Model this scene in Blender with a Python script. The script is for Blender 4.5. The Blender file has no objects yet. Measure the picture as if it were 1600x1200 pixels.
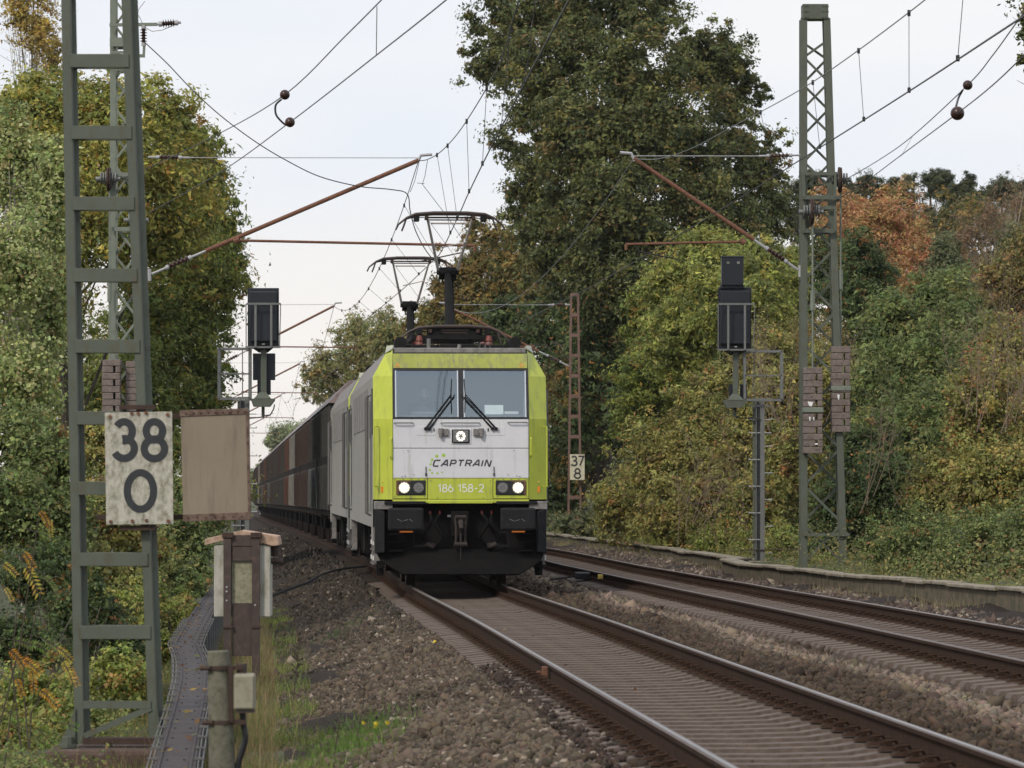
import bpy, math, random
import numpy as np
from mathutils import Vector, Matrix

SC = bpy.context.scene
COL = SC.collection
F = 6900.0          # focal length in photo pixels (1600 wide)
HZ = 712.0          # row of the horizon
CZ = 2.3            # camera height
# ------------------------------------------------------------------ camera
cam_d = bpy.data.cameras.new('camera')
cam = bpy.data.objects.new('camera', cam_d); COL.objects.link(cam)
cam.location = (0, 0, CZ); cam.rotation_euler = (math.radians(90), 0, 0)
cam_d.sensor_width = 36; cam_d.lens = F/1600*36; cam_d.shift_y = (HZ-600)/1600
cam_d.clip_start = 0.5; cam_d.clip_end = 6000
cam_d.dof.use_dof = True; cam_d.dof.focus_distance = 74; cam_d.dof.aperture_fstop = 9.0
SC.camera = cam
# ------------------------------------------------------------------ sky and sun
world = bpy.data.worlds.new('World'); SC.world = world; world.use_nodes = True
wn = world.node_tree; wn.nodes.clear()
def N(t, typ, **kw):
    n = t.nodes.new(typ)
    for k, v in kw.items():
        setattr(n, k, v)
    return n
SUN_EL, SUN_AZ = 42.0, 215.0     # azimuth clockwise from +Y: behind the camera, to the left
wo = N(wn, 'ShaderNodeOutputWorld')
sky = N(wn, 'ShaderNodeTexSky', sky_type='NISHITA'); sky.sun_disc = False
sky.sun_elevation = math.radians(SUN_EL); sky.sun_rotation = math.radians(SUN_AZ)
b1 = N(wn, 'ShaderNodeBackground'); b1.inputs[1].default_value = 0.10
wn.links.new(sky.outputs[0], b1.inputs[0])
tc = N(wn, 'ShaderNodeTexCoord'); sep = N(wn, 'ShaderNodeSeparateXYZ'); wn.links.new(tc.outputs['Generated'], sep.inputs[0])
cr = N(wn, 'ShaderNodeValToRGB'); wn.links.new(sep.outputs[2], cr.inputs[0])
e = cr.color_ramp.elements
e[0].position = 0.0; e[0].color = (0.79, 0.72, 0.67, 1)
e[1].position = 1.0; e[1].color = (0.70, 0.80, 1.0, 1)
for p_, c_ in ((0.025, (0.86, 0.80, 0.76, 1)), (0.06, (0.79, 0.83, 0.90, 1)), (0.12, (0.74, 0.80, 0.92, 1)), (0.5, (0.80, 0.86, 0.98, 1))):
    k = e.new(p_); k.color = c_
nz = N(wn, 'ShaderNodeTexNoise'); nz.inputs['Scale'].default_value = 3.0; nz.inputs['Detail'].default_value = 3
mpw = N(wn, 'ShaderNodeMapping'); mpw.inputs['Scale'].default_value = (1.6, 1.6, 7)
wn.links.new(tc.outputs['Generated'], mpw.inputs[0]); wn.links.new(mpw.outputs[0], nz.inputs[0])
cr2 = N(wn, 'ShaderNodeValToRGB'); wn.links.new(nz.outputs[0], cr2.inputs[0])
cr2.color_ramp.elements[0].position = .35; cr2.color_ramp.elements[0].color = (0, 0, 0, 1)
cr2.color_ramp.elements[1].position = .7; cr2.color_ramp.elements[1].color = (.8, .8, .8, 1)
mxw = N(wn, 'ShaderNodeMixRGB'); mxw.inputs[2].default_value = (.95, .92, .89, 1)
wn.links.new(cr2.outputs[0], mxw.inputs[0]); wn.links.new(cr.outputs[0], mxw.inputs[1])
b2 = N(wn, 'ShaderNodeBackground'); b2.inputs[1].default_value = 1.09
wn.links.new(mxw.outputs[0], b2.inputs[0])
mw = N(wn, 'ShaderNodeMixShader'); mw.inputs[0].default_value = 0.93
wn.links.new(b1.outputs[0], mw.inputs[1]); wn.links.new(b2.outputs[0], mw.inputs[2]); wn.links.new(mw.outputs[0], wo.inputs[0])
sl = bpy.data.lights.new('sun', 'SUN'); sl.energy = 2.3; sl.angle = math.radians(9); sl.color = (1, .92, .80)
so = bpy.data.objects.new('sun', sl); COL.objects.link(so)
az, el = math.radians(SUN_AZ), math.radians(SUN_EL)
sdir = Vector((math.sin(az)*math.cos(el), math.cos(az)*math.cos(el), math.sin(el)))
so.rotation_euler = sdir.to_track_quat('Z', 'Y').to_euler()
SC.view_settings.view_transform = 'Standard'; SC.view_settings.look = 'None'
SC.view_settings.exposure = 0.0; SC.view_settings.gamma = 1.0; SC.view_settings.use_curve_mapping = False
SC.render.engine = 'CYCLES'
cy = SC.cycles
cy.use_denoising = True; cy.max_bounces = 6; cy.diffuse_bounces = 3; cy.glossy_bounces = 3
cy.transmission_bounces = 4; cy.transparent_max_bounces = 6; cy.volume_bounces = 0
cy.caustics_reflective = False; cy.caustics_refractive = False

# ------------------------------------------------------------------ helpers: materials
MATS = {}
def mat(name, c1, c2=None, rough=.7, metal=0.0, scale=4.0, stretch=(1, 1, 1), bump=0.0, bscale=None, c3=None, amt3=.35, spec=.4, s3=None, st3=(1, 1, 1)):
    """procedural paint/stone/metal: two mixed tones, an optional third tone of dirt or rust, fine relief"""
    m = bpy.data.materials.new(name); m.use_nodes = True; t = m.node_tree; t.nodes.clear()
    out = N(t, 'ShaderNodeOutputMaterial'); p = N(t, 'ShaderNodeBsdfPrincipled')
    p.inputs['Roughness'].default_value = rough; p.inputs['Metallic'].default_value = metal
    p.inputs['Specular IOR Level'].default_value = spec
    t.links.new(p.outputs[0], out.inputs[0])
    co = N(t, 'ShaderNodeTexCoord'); mp = N(t, 'ShaderNodeMapping'); mp.inputs['Scale'].default_value = stretch
    t.links.new(co.outputs['Object'], mp.inputs[0])
    n = N(t, 'ShaderNodeTexNoise'); n.inputs['Scale'].default_value = scale; n.inputs['Detail'].default_value = 6
    n.inputs['Roughness'].default_value = .65
    t.links.new(mp.outputs[0], n.inputs[0])
    r = N(t, 'ShaderNodeValToRGB'); r.color_ramp.elements[0].position = .32; r.color_ramp.elements[1].position = .68
    r.color_ramp.elements[0].color = (*c1, 1); r.color_ramp.elements[1].color = (*(c2 or c1), 1)
    t.links.new(n.outputs[0], r.inputs[0]); last = r.outputs[0]
    if c3 is not None:
        mp3 = N(t, 'ShaderNodeMapping'); mp3.inputs['Scale'].default_value = st3
        t.links.new(co.outputs['Object'], mp3.inputs[0])
        n3 = N(t, 'ShaderNodeTexNoise'); n3.inputs['Scale'].default_value = s3 or scale*2.3; n3.inputs['Detail'].default_value = 8
        n3.inputs['Roughness'].default_value = .7
        t.links.new(mp3.outputs[0], n3.inputs[0])
        r3 = N(t, 'ShaderNodeValToRGB'); r3.color_ramp.elements[0].position = .62-amt3*.35; r3.color_ramp.elements[1].position = .80-amt3*.25
        r3.color_ramp.elements[0].color = (0, 0, 0, 1); r3.color_ramp.elements[1].color = (1, 1, 1, 1)
        t.links.new(n3.outputs[0], r3.inputs[0])
        mx = N(t, 'ShaderNodeMixRGB'); mx.inputs[2].default_value = (*c3, 1)
        t.links.new(r3.outputs[0], mx.inputs[0]); t.links.new(last, mx.inputs[1]); last = mx.outputs[0]
    t.links.new(last, p.inputs['Base Color'])
    if bump:
        bn = N(t, 'ShaderNodeTexNoise'); bn.inputs['Scale'].default_value = bscale or scale*6; bn.inputs['Detail'].default_value = 5
        t.links.new(co.outputs['Object'], bn.inputs[0])
        b = N(t, 'ShaderNodeBump'); b.inputs['Strength'].default_value = bump; b.inputs['Distance'].default_value = .02
        t.links.new(bn.outputs[0], b.inputs['Height']); t.links.new(b.outputs[0], p.inputs['Normal'])
    MATS[name] = m
    return m

def leaf_mat(name, trans=.42, rough=.55):
    m = bpy.data.materials.new(name); m.use_nodes = True; t = m.node_tree; t.nodes.clear()
    out = N(t, 'ShaderNodeOutputMaterial'); a = N(t, 'ShaderNodeAttribute'); a.attribute_name = 'tint'
    p = N(t, 'ShaderNodeBsdfPrincipled'); p.inputs['Roughness'].default_value = rough; p.inputs['Specular IOR Level'].default_value = .3
    tr = N(t, 'ShaderNodeBsdfTranslucent'); mx = N(t, 'ShaderNodeMixShader'); mx.inputs[0].default_value = trans
    t.links.new(a.outputs['Color'], p.inputs['Base Color']); t.links.new(a.outputs['Color'], tr.inputs[0])
    t.links.new(p.outputs[0], mx.inputs[1]); t.links.new(tr.outputs[0], mx.inputs[2]); t.links.new(mx.outputs[0], out.inputs[0])
    return m

def tint_mat(name, rough=.85):
    m = bpy.data.materials.new(name); m.use_nodes = True; t = m.node_tree; t.nodes.clear()
    out = N(t, 'ShaderNodeOutputMaterial'); a = N(t, 'ShaderNodeAttribute'); a.attribute_name = 'tint'
    p = N(t, 'ShaderNodeBsdfPrincipled'); p.inputs['Roughness'].default_value = rough; p.inputs['Specular IOR Level'].default_value = .25
    t.links.new(a.outputs['Color'], p.inputs['Base Color']); t.links.new(p.outputs[0], out.inputs[0])
    return m

def emit_mat(name, col, s):
    m = bpy.data.materials.new(name); m.use_nodes = True; t = m.node_tree; t.nodes.clear()
    out = N(t, 'ShaderNodeOutputMaterial'); em = N(t, 'ShaderNodeEmission'); em.inputs[0].default_value = (*col, 1); em.inputs[1].default_value = s
    t.links.new(em.outputs[0], out.inputs[0]); return m

# ------------------------------------------------------------------ helpers: geometry
class MB:
    """collects faces, builds ONE mesh object"""
    def __init__(s): s.v = []; s.f = []; s.mi = []; s.m = 0
    def add(s, vs, fs):
        b = len(s.v); s.v += [tuple(v) for v in vs]; s.f += [tuple(b+i for i in f) for f in fs]; s.mi += [s.m]*len(fs); return s
    def box(s, x0, x1, y0, y1, z0, z1):
        return s.add([(x0,y0,z0),(x1,y0,z0),(x1,y1,z0),(x0,y1,z0),(x0,y0,z1),(x1,y0,z1),(x1,y1,z1),(x0,y1,z1)],
                     [(0,3,2,1),(4,5,6,7),(0,1,5,4),(1,2,6,5),(2,3,7,6),(3,0,4,7)])
    def beam(s, p, q, w, h, up=(0, 0, 1)):
        """rectangular bar from p to q, w across, h along 'up'"""
        p = Vector(p); q = Vector(q); d = (q-p); 
        if d.length < 1e-6: return s
        d.normalize(); up = Vector(up)
        if abs(d.dot(up)) > .98: up = Vector((0, 1, 0))
        a = d.cross(up).normalized(); b = a.cross(d).normalized(); a *= w/2; b *= h/2
        return s.add([p-a-b, p+a-b, p+a+b, p-a+b, q-a-b, q+a-b, q+a+b, q-a+b],
                     [(0,1,2,3),(4,7,6,5),(0,4,5,1),(1,5,6,2),(2,6,7,3),(3,7,4,0)])
    def tube(s, pts, r, n=8, cap=True):
        pts = [Vector(p) for p in pts]; rs = r if isinstance(r, (list, tuple)) else [r]*len(pts)
        vs = []; fs = []; ref = None
        for i, p in enumerate(pts):
            d = (pts[min(i+1, len(pts)-1)] - pts[max(i-1, 0)])
            if d.length < 1e-9: d = Vector((0, 0, 1))
            d.normalize()
            if ref is None: ref = Vector((0, 0, 1)) if abs(d.z) < .9 else Vector((1, 0, 0))
            a = d.cross(ref)
            if a.length < 1e-5: a = d.orthogonal()
            a.normalize(); b = a.cross(d).normalized(); ref = b
            for k in range(n):
                t = 2*math.pi*k/n; vs.append(p + a*(math.cos(t)*rs[i]) + b*(math.sin(t)*rs[i]))
        for i in range(len(pts)-1):
            for k in range(n):
                fs.append((i*n+k, i*n+(k+1) % n, (i+1)*n+(k+1) % n, (i+1)*n+k))
        if cap and n > 2:
            fs.append(tuple(range(n))[::-1]); fs.append(tuple((len(pts)-1)*n+k for k in range(n)))
        return s.add(vs, fs)
    def cyl(s, c, axis, r, h, n=20, r2=None):
        c = Vector(c); ax = Vector(axis).normalized()
        return s.tube([c-ax*h/2, c+ax*h/2], [r, r if r2 is None else r2], n)
    def prism(s, poly, axis, a0, a1):
        """extrude a 2D polygon along axis 0/1/2 from a0 to a1; poly in the other two coords in order"""
        def P3(a, q):
            o = [0, 0, 0]; o[axis] = a; r = [i for i in range(3) if i != axis]; o[r[0]] = q[0]; o[r[1]] = q[1]; return tuple(o)
        n = len(poly)
        return s.add([P3(a0, q) for q in poly]+[P3(a1, q) for q in poly],
                     [tuple(range(n))[::-1], tuple(range(n, 2*n))]+[(i, (i+1) % n, n+(i+1) % n, n+i) for i in range(n)])
    def build(s, name, m, parent=None, bevel=0, smooth=False, loc=None, kind=None):
        me = bpy.data.meshes.new(name); me.from_pydata(s.v, [], s.f)
        for mm in (m if isinstance(m, (list, tuple)) else [m]): me.materials.append(mm)
        if max(s.mi or [0]) > 0: me.polygons.foreach_set('material_index', s.mi)
        if smooth: me.polygons.foreach_set('use_smooth', [True]*len(me.polygons))
        me.update()
        o = bpy.data.objects.new(name, me); COL.objects.link(o)
        if parent is not None: o.parent = parent
        if loc is not None: o.location = loc
        if kind: o['kind'] = kind
        if bevel:
            b = o.modifiers.new('bevel', 'BEVEL'); b.width = bevel; b.segments = 2; b.limit_method = 'ANGLE'; b.angle_limit = math.radians(40)
        return o

def np_mesh(name, verts, faces_idx, nper, m, parent=None, tint=None, kind=None, smooth=False):
    """fast mesh: verts (n,3), faces_idx flat, nper verts in each face"""
    me = bpy.data.meshes.new(name); nv = len(verts); nf = len(faces_idx)//nper
    me.vertices.add(nv); me.vertices.foreach_set('co', np.ascontiguousarray(verts, dtype=np.float32).ravel())
    me.loops.add(nf*nper); me.loops.foreach_set('vertex_index', np.ascontiguousarray(faces_idx, dtype=np.int32))
    me.polygons.add(nf); me.polygons.foreach_set('loop_start', np.arange(0, nf*nper, nper, dtype=np.int32))
    me.update(calc_edges=True)
    if smooth: me.polygons.foreach_set('use_smooth', np.ones(nf, dtype=bool))
    me.materials.append(m)
    if tint is not None:
        a = me.attributes.new('tint', 'FLOAT_COLOR', 'POINT')
        c = np.ones((nv, 4), dtype=np.float32); c[:, :3] = tint; a.data.foreach_set('color', c.ravel())
    o = bpy.data.objects.new(name, me); COL.objects.link(o)
    if parent is not None: o.parent = parent
    if kind: o['kind'] = kind
    return o

def span(pts, n=14):
    """smooth curve through points (Catmull-Rom)"""
    pts = [Vector(p) for p in pts]; out = []
    for i in range(len(pts)-1):
        a = pts[max(i-1, 0)]; b_ = pts[i]; c = pts[i+1]; d = pts[min(i+2, len(pts)-1)]
        for k in range(n):
            t_ = k/n; out.append(.5*((2*b_)+(-a+c)*t_+(2*a-5*b_+4*c-d)*t_*t_+(-a+3*b_-3*c+d)*t_**3))
    return out+[pts[-1]]
def tag(o, label=None, cat=None, group=None, kind=None):
    if label: o['label'] = label
    if cat: o['category'] = cat
    if group: o['group'] = group
    if kind: o['kind'] = kind
    return o
def empty(name, loc=(0, 0, 0), rot=(0, 0, 0), **kw):
    o = bpy.data.objects.new(name, None); COL.objects.link(o); o.location = loc; o.rotation_euler = rot; o.empty_display_size = .3
    return tag(o, **kw)
def copy_tree(o, parent=None):
    c = o.copy(); COL.objects.link(c)
    if parent is not None: c.parent = parent
    for ch in list(o.children): copy_tree(ch, c)
    return c
def relink(o, loc, parent=None, rot=None):
    c = o.copy(); COL.objects.link(c); c.location = loc; c.parent = parent
    if rot is not None: c.rotation_euler = rot
    return c

def P(x, y, D):
    """a point of the place at distance D seen at photo pixel x, y"""
    return Vector(((x-800)*D/F, D, (HZ-y)*D/F+CZ))

# ------------------------------------------------------------------ the line of the railway
_d = np.arange(-40, 1200, .5)
def smooth_curve(D, V, w=12):
    a = np.interp(_d, D, V); k = int(w/.5); ker = np.hanning(2*k+1); ker /= ker.sum()
    ap = np.concatenate([a[0]+(a[0]-a[1])*np.arange(k, 0, -1), a, a[-1]+(a[-1]-a[-2])*np.arange(1, k+1)])
    return np.convolve(ap, ker, 'valid')
CX = smooth_curve([-40, 25.3, 40, 55, 75, 94, 113, 156, 200, 280, 345, 420, 520, 700, 1200],
                  [5.6, 1.981, 1.165, .346, -.87, -1.98, -3.18, -6.04, -8.97, -14.28, -18.6, -23.2, -28, -34, -40], 9)
RZ = smooth_curve([-40, 25.3, 75, 94, 113, 156, 200, 345, 420, 700, 1200],
                  [-1.06, -1.735, -2.25, -2.35, -2.47, -2.86, -3.3, -4.8, -5.5, -7.5, -9], 9)+CZ
def cx(D): return np.interp(D, _d, CX)
def rz(D): return np.interp(D, _d, RZ)
def rz2(D): return rz(D) + np.interp(D, [75, 95], [.09, 0.0])
def heading(D): return math.atan2(-(float(cx(D+1))-float(cx(D-1))), 2.0)
def grade(D): return math.atan2(float(rz(D+1))-float(rz(D-1)), 2.0)

# cross profile of the ground, height above rail top as a function of the offset u from track 1
PU = [-400, -60, -20, -9, -6.5, -5.2, -4.3, -3.3, -2.6, -1.75, -1.35, -1.25, 1.25, 1.4, 2.0, 2.6, 2.75, 5.25, 5.4, 5.9, 6.5, 7.2, 9, 13, 22, 60, 400]
PZ = [3, 1.6, .1, -.75, -.8, -.76, -.74, -.66, -.48, -.26, -.20, -.245, -.245, -.19, -.16, -.19, -.245, -.245, -.19, -.14, -.07, -.02, .05, .4, 2.2, 5, 8]
def gz(X, D):
    u = X - cx(D); return rz(D) + np.interp(u, PU, PZ)

# ------------------------------------------------------------------ materials
M = MATS
mat('steel_green', (0.077, 0.088, 0.067), (0.096, 0.110, 0.083), rough=.55, scale=3, c3=(0.088, 0.071, 0.044), amt3=.3, s3=14, st3=(1, 1, .35), bump=.05)
mat('steel_green_pale', (0.146, 0.167, 0.135), (0.189, 0.210, 0.167), rough=.55, scale=4, c3=(0.097, 0.076, 0.054), amt3=.15)
mat('steel_red', (0.127, 0.075, 0.057), (0.172, 0.103, 0.081), rough=.8, scale=5)
mat('steel_grey', (0.136, 0.140, 0.136), (0.192, 0.192, 0.184), rough=.55, metal=.3, scale=8)
mat('rust', (.13, .055, .03), (.20, .09, .05), rough=.8, scale=9, c3=(.06, .035, .03), amt3=.4)
mat('rust_dark', (.045, .032, .027), (.075, .048, .038), rough=.85, scale=14, bump=.1, spec=.15)
mat('rail_side', (0.034, 0.020, 0.014), (0.053, 0.032, 0.022), rough=.95, scale=10, spec=.08)
mat('rail_top', (0.225, 0.210, 0.203), (0.300, 0.277, 0.262), rough=.32, metal=.8, scale=3, stretch=(8, .3, 1), spec=.3)
mat('rail_top_dull', (0.078, 0.063, 0.054), (0.114, 0.090, 0.078), rough=.45, metal=.6, scale=3, stretch=(8, .3, 1))
mat('sleeper_concrete', (0.102, 0.075, 0.060), (0.150, 0.114, 0.093), rough=.9, scale=4, c3=(0.060, 0.043, 0.034), amt3=.45, bump=.15)
mat('rail_shoulder', (.085, .062, .050), (.13, .10, .085), rough=.6, metal=.3, spec=.2, scale=5)
mat('sleeper_dirty_shaded', (0.033, 0.025, 0.020), (0.050, 0.039, 0.032), rough=.95, scale=4, spec=.1)  # far sleepers: brake dust plus the train's shade put into the colour
mat('ballast_ground', (0.017, 0.013, 0.011), (0.041, 0.032, 0.026), rough=.95, scale=14, c3=(0.074, 0.062, 0.053), amt3=.3, bump=.9, bscale=22, s3=26, spec=.1)
mat('soil', (.035, .035, .018), (.07, .065, .035), rough=.95, scale=2.5, c3=(.05, .075, .02), amt3=.5, bump=.4, bscale=14)
mat('concrete_old', (0.213, 0.185, 0.140), (0.301, 0.262, 0.204), rough=.9, scale=2, c3=(0.116, 0.097, 0.058), amt3=.55, bump=.2)
mat('concrete_mossy', (0.106, 0.079, 0.054), (0.163, 0.125, 0.086), rough=.95, scale=3, c3=(0.048, 0.053, 0.029), amt3=.6, bump=.3)
mat('concrete_brown', (.07, .045, .035), (.11, .075, .06), rough=.95, scale=4, c3=(.22, .2, .19), amt3=.12, bump=.3)
mat('weight_concrete', (0.147, 0.116, 0.103), (0.207, 0.164, 0.147), rough=.9, scale=7, c3=(0.078, 0.064, 0.052), amt3=.4, bump=.2)
mat('lime', (0.423, 0.483, 0.044), (0.483, 0.532, 0.059), rough=.38, scale=2.5, c3=(0.256, 0.286, 0.068), amt3=.30, bump=.03, bscale=1.5, st3=(3, 3, .5), s3=2.2, spec=.5)
mat('lime_dirty', (0.296, 0.328, 0.056), (0.360, 0.384, 0.080), rough=.45, scale=4, c3=(0.192, 0.192, 0.112), amt3=.4, st3=(3, 3, 1), s3=5)
mat('loco_silver', (0.594, 0.594, 0.616), (0.659, 0.659, 0.679), rough=.42, scale=2, c3=(0.468, 0.456, 0.456), amt3=.25, bump=.03, bscale=1.5, st3=(4, 4, .5), s3=1.6)
mat('loco_side_grey', (0.238, 0.223, 0.205), (0.295, 0.281, 0.259), rough=.5, scale=1.5, stretch=(1, .6, .35), c3=(0.158, 0.144, 0.126), amt3=.36, st3=(2, 2.5, .35), s3=2.4)
mat('ridge_pale', (.40, .41, .30), (.48, .48, .38), rough=.5, scale=5, c3=(.25, .25, .2), amt3=.3)
mat('handrail_dark', (.09, .085, .08), (.13, .125, .12), rough=.6)
mat('roof_grey', (.19, .18, .17), (.27, .25, .24), rough=.6, scale=4, c3=(.11, .10, .09), amt3=.5)
mat('black_frame', (.012, .012, .013), (.018, .018, .02), rough=.4)
mat('black_plastic', (0.010, 0.010, 0.011), (0.016, 0.016, 0.018), rough=.75, spec=.2, scale=6, c3=(0.045, 0.041, 0.038), amt3=.15)
mat('underframe', (0.008, 0.008, 0.008), (0.015, 0.013, 0.013), rough=.9, scale=4, spec=.1)
mat('plow_dark', (0.004, 0.004, 0.004), (0.007, 0.006, 0.006), rough=.8, spec=.12, scale=3, c3=(0.014, 0.011, 0.009), amt3=.3, st3=(1, 1, 3), s3=2)
mat('rubber', (0.004, 0.004, 0.004), (0.007, 0.007, 0.007), rough=.85, spec=.1)
mat('hose_red', (.30, .03, .02), rough=.5)
mat('orange_reflector', (.75, .20, .02), rough=.3)
mat('lamp_glass', (.12, .125, .125), (.2, .2, .2), rough=.15, scale=30)
mat('logo_dark', (.055, .055, .065), rough=.5)
mat('logo_green', (.33, .52, .05), rough=.5)
mat('paint_white', (.72, .73, .70), rough=.5)
mat('chrome', (.62, .63, .65), rough=.3, metal=.6)
mat('insulator_brown', (0.033, 0.013, 0.010), (0.054, 0.021, 0.013), rough=.3)
mat('insulator_red', (.16, .035, .022), rough=.5)
mat('insulator_grey', (.35, .35, .36), rough=.5)
mat('panto_black', (0.010, 0.010, 0.010), (0.017, 0.016, 0.016), rough=.75, spec=.12)
mat('panto_tube', (0.433, 0.396, 0.369), (0.561, 0.510, 0.485), rough=.4, metal=.1, scale=8)
mat('panto_strip', (.05, .035, .03), rough=.6)
mat('wire_dark', (.035, .036, .036), rough=.5, metal=.4)
mat('wire_pale', (.20, .21, .20), rough=.5, metal=.4)
mat('sign_white', (.40, .38, .31), (.50, .48, .41), rough=.7, scale=12, c3=(.16, .15, .10), amt3=.52, st3=(1.4, 1, .9), s3=13, bump=.1)
mat('sign_white_far', (.52, .48, .34), (.60, .56, .42), rough=.7, scale=5, c3=(.3, .27, .18), amt3=.4)
mat('sign_black', (.022, .024, .027), (.035, .037, .04), rough=.6, scale=20)
mat('sign_back', (.215, .175, .125), (.25, .205, .15), rough=.6, scale=2.5, stretch=(1, 1, .6), c3=(0.167, 0.128, 0.097), amt3=.3, st3=(5, 5, .6), s3=2)
mat('sign_rust', (.14, .095, .07), (.19, .13, .10), rough=.8, scale=9, c3=(.07, .04, .03), amt3=.6)
mat('box_white', (.36, .35, .30), (.46, .44, .38), rough=.7, scale=5, c3=(.22, .21, .14), amt3=.5, st3=(1, 1, .4), s3=8)
mat('box_mossy', (.22, .21, .14), (.31, .29, .20), rough=.85, scale=9, c3=(.15, .14, .08), amt3=.5)
mat('roof_wood', (.36, .24, .17), (.46, .33, .24), rough=.8, scale=7, c3=(.18, .10, .06), amt3=.4)
mat('bracket_brown', (.05, .036, .032), (.075, .055, .048), rough=.85, scale=7, c3=(.13, .08, .06), amt3=.25)
mat('trough_plastic', (0.030, 0.022, 0.023), (0.042, 0.032, 0.032), rough=.75, scale=6, c3=(0.054, 0.042, 0.037), amt3=.4)
mat('trough_dark', (.012, .011, .012), (.02, .018, .018), rough=.7)
mat('post_concrete', (0.111, 0.106, 0.076), (0.162, 0.153, 0.115), rough=.95, scale=7, c3=(0.060, 0.064, 0.034), amt3=.45, bump=.3)
mat('beige_box', (0.238, 0.221, 0.162), (0.306, 0.285, 0.212), rough=.7, scale=6, c3=(0.170, 0.145, 0.093), amt3=.3)
mat('signal_black', (.010, .012, .018), (.014, .017, .024), rough=.45)
mat('wagon_brown', (0.049, 0.036, 0.031), (0.076, 0.054, 0.047), rough=.85, spec=.12, scale=2, stretch=(1, 1, .3), c3=(0.057, 0.040, 0.034), amt3=.5, st3=(1, 2, .3), s3=3)
mat('wagon_rust', (.085, .045, .034), (.12, .062, .046), rough=.85, spec=.12, scale=2, stretch=(1, 1, .3), c3=(.07, .045, .035), amt3=.5, st3=(1, 2, .3), s3=3)
mat('wagon_dark', (0.046, 0.043, 0.039), (0.067, 0.062, 0.056), rough=.85, spec=.12, scale=2, c3=(0.034, 0.034, 0.032), amt3=.4)
mat('wagon_beam', (.018, .015, .014), (.03, .025, .022), rough=.95, spec=.05)
mat('wagon_pale', (0.161, 0.155, 0.138), (0.218, 0.207, 0.184), rough=.8, spec=.15, scale=2, c3=(0.115, 0.109, 0.092), amt3=.4)
mat('wagon_rib', (.05, .038, .034), (.10, .075, .066), rough=.85, spec=.1)
mat('wagon_lid', (0.170, 0.128, 0.123), (0.230, 0.178, 0.174), rough=.55, scale=2, c3=(0.102, 0.076, 0.072), amt3=.4)
mat('wagon_lid_grey', (.13, .125, .12), (.2, .19, .185), rough=.55, scale=2)
mat('bark', (.045, .036, .026), (.085, .068, .05), rough=.95, scale=5, stretch=(3, 3, .5))
mat('bark_pale', (.28, .25, .21), (.38, .34, .30), rough=.9, scale=5, c3=(.1, .08, .06), amt3=.4)
mat('bark_red', (.16, .085, .05), (.24, .13, .08), rough=.9, scale=4)
mat('skin', (.40, .25, .18), rough=.6)
mat('cloth_dark', (.03, .035, .05), rough=.8)
mat('paper', (.75, .75, .72), rough=.7)
mat('desk', (.12, .13, .14), rough=.6)
mat('cab_wall', (.26, .29, .30), rough=.8)
mat('yellow_sticker', (.7, .5, .1), rough=.5)
M['leaf'] = leaf_mat('leaf')
M['tint'] = tint_mat('stone_tint')
M['grassblade'] = leaf_mat('grassblade', .3, .7)
M['lamp_white'] = emit_mat('lamp_white', (1, .88, .66), 1.5)
M['lamp_led'] = emit_mat('lamp_led', (1, .90, .80), 1.5)
# windscreen: clear tinted pane that mirrors the sky
gm = bpy.data.materials.new('windscreen_glass'); gm.use_nodes = True; t = gm.node_tree; t.nodes.clear()
o_ = N(t, 'ShaderNodeOutputMaterial'); tr_ = N(t, 'ShaderNodeBsdfTransparent'); tr_.inputs[0].default_value = (.84, .92, .94, 1)
gl_ = N(t, 'ShaderNodeBsdfGlossy'); gl_.inputs['Roughness'].default_value = .04; gl_.inputs[0].default_value = (.80, .93, 1, 1)
mx_ = N(t, 'ShaderNodeMixShader'); mx_.inputs[0].default_value = .25
t.links.new(tr_.outputs[0], mx_.inputs[1]); t.links.new(gl_.outputs[0], mx_.inputs[2]); t.links.new(mx_.outputs[0], o_.inputs[0])
M['glass'] = gm

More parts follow.
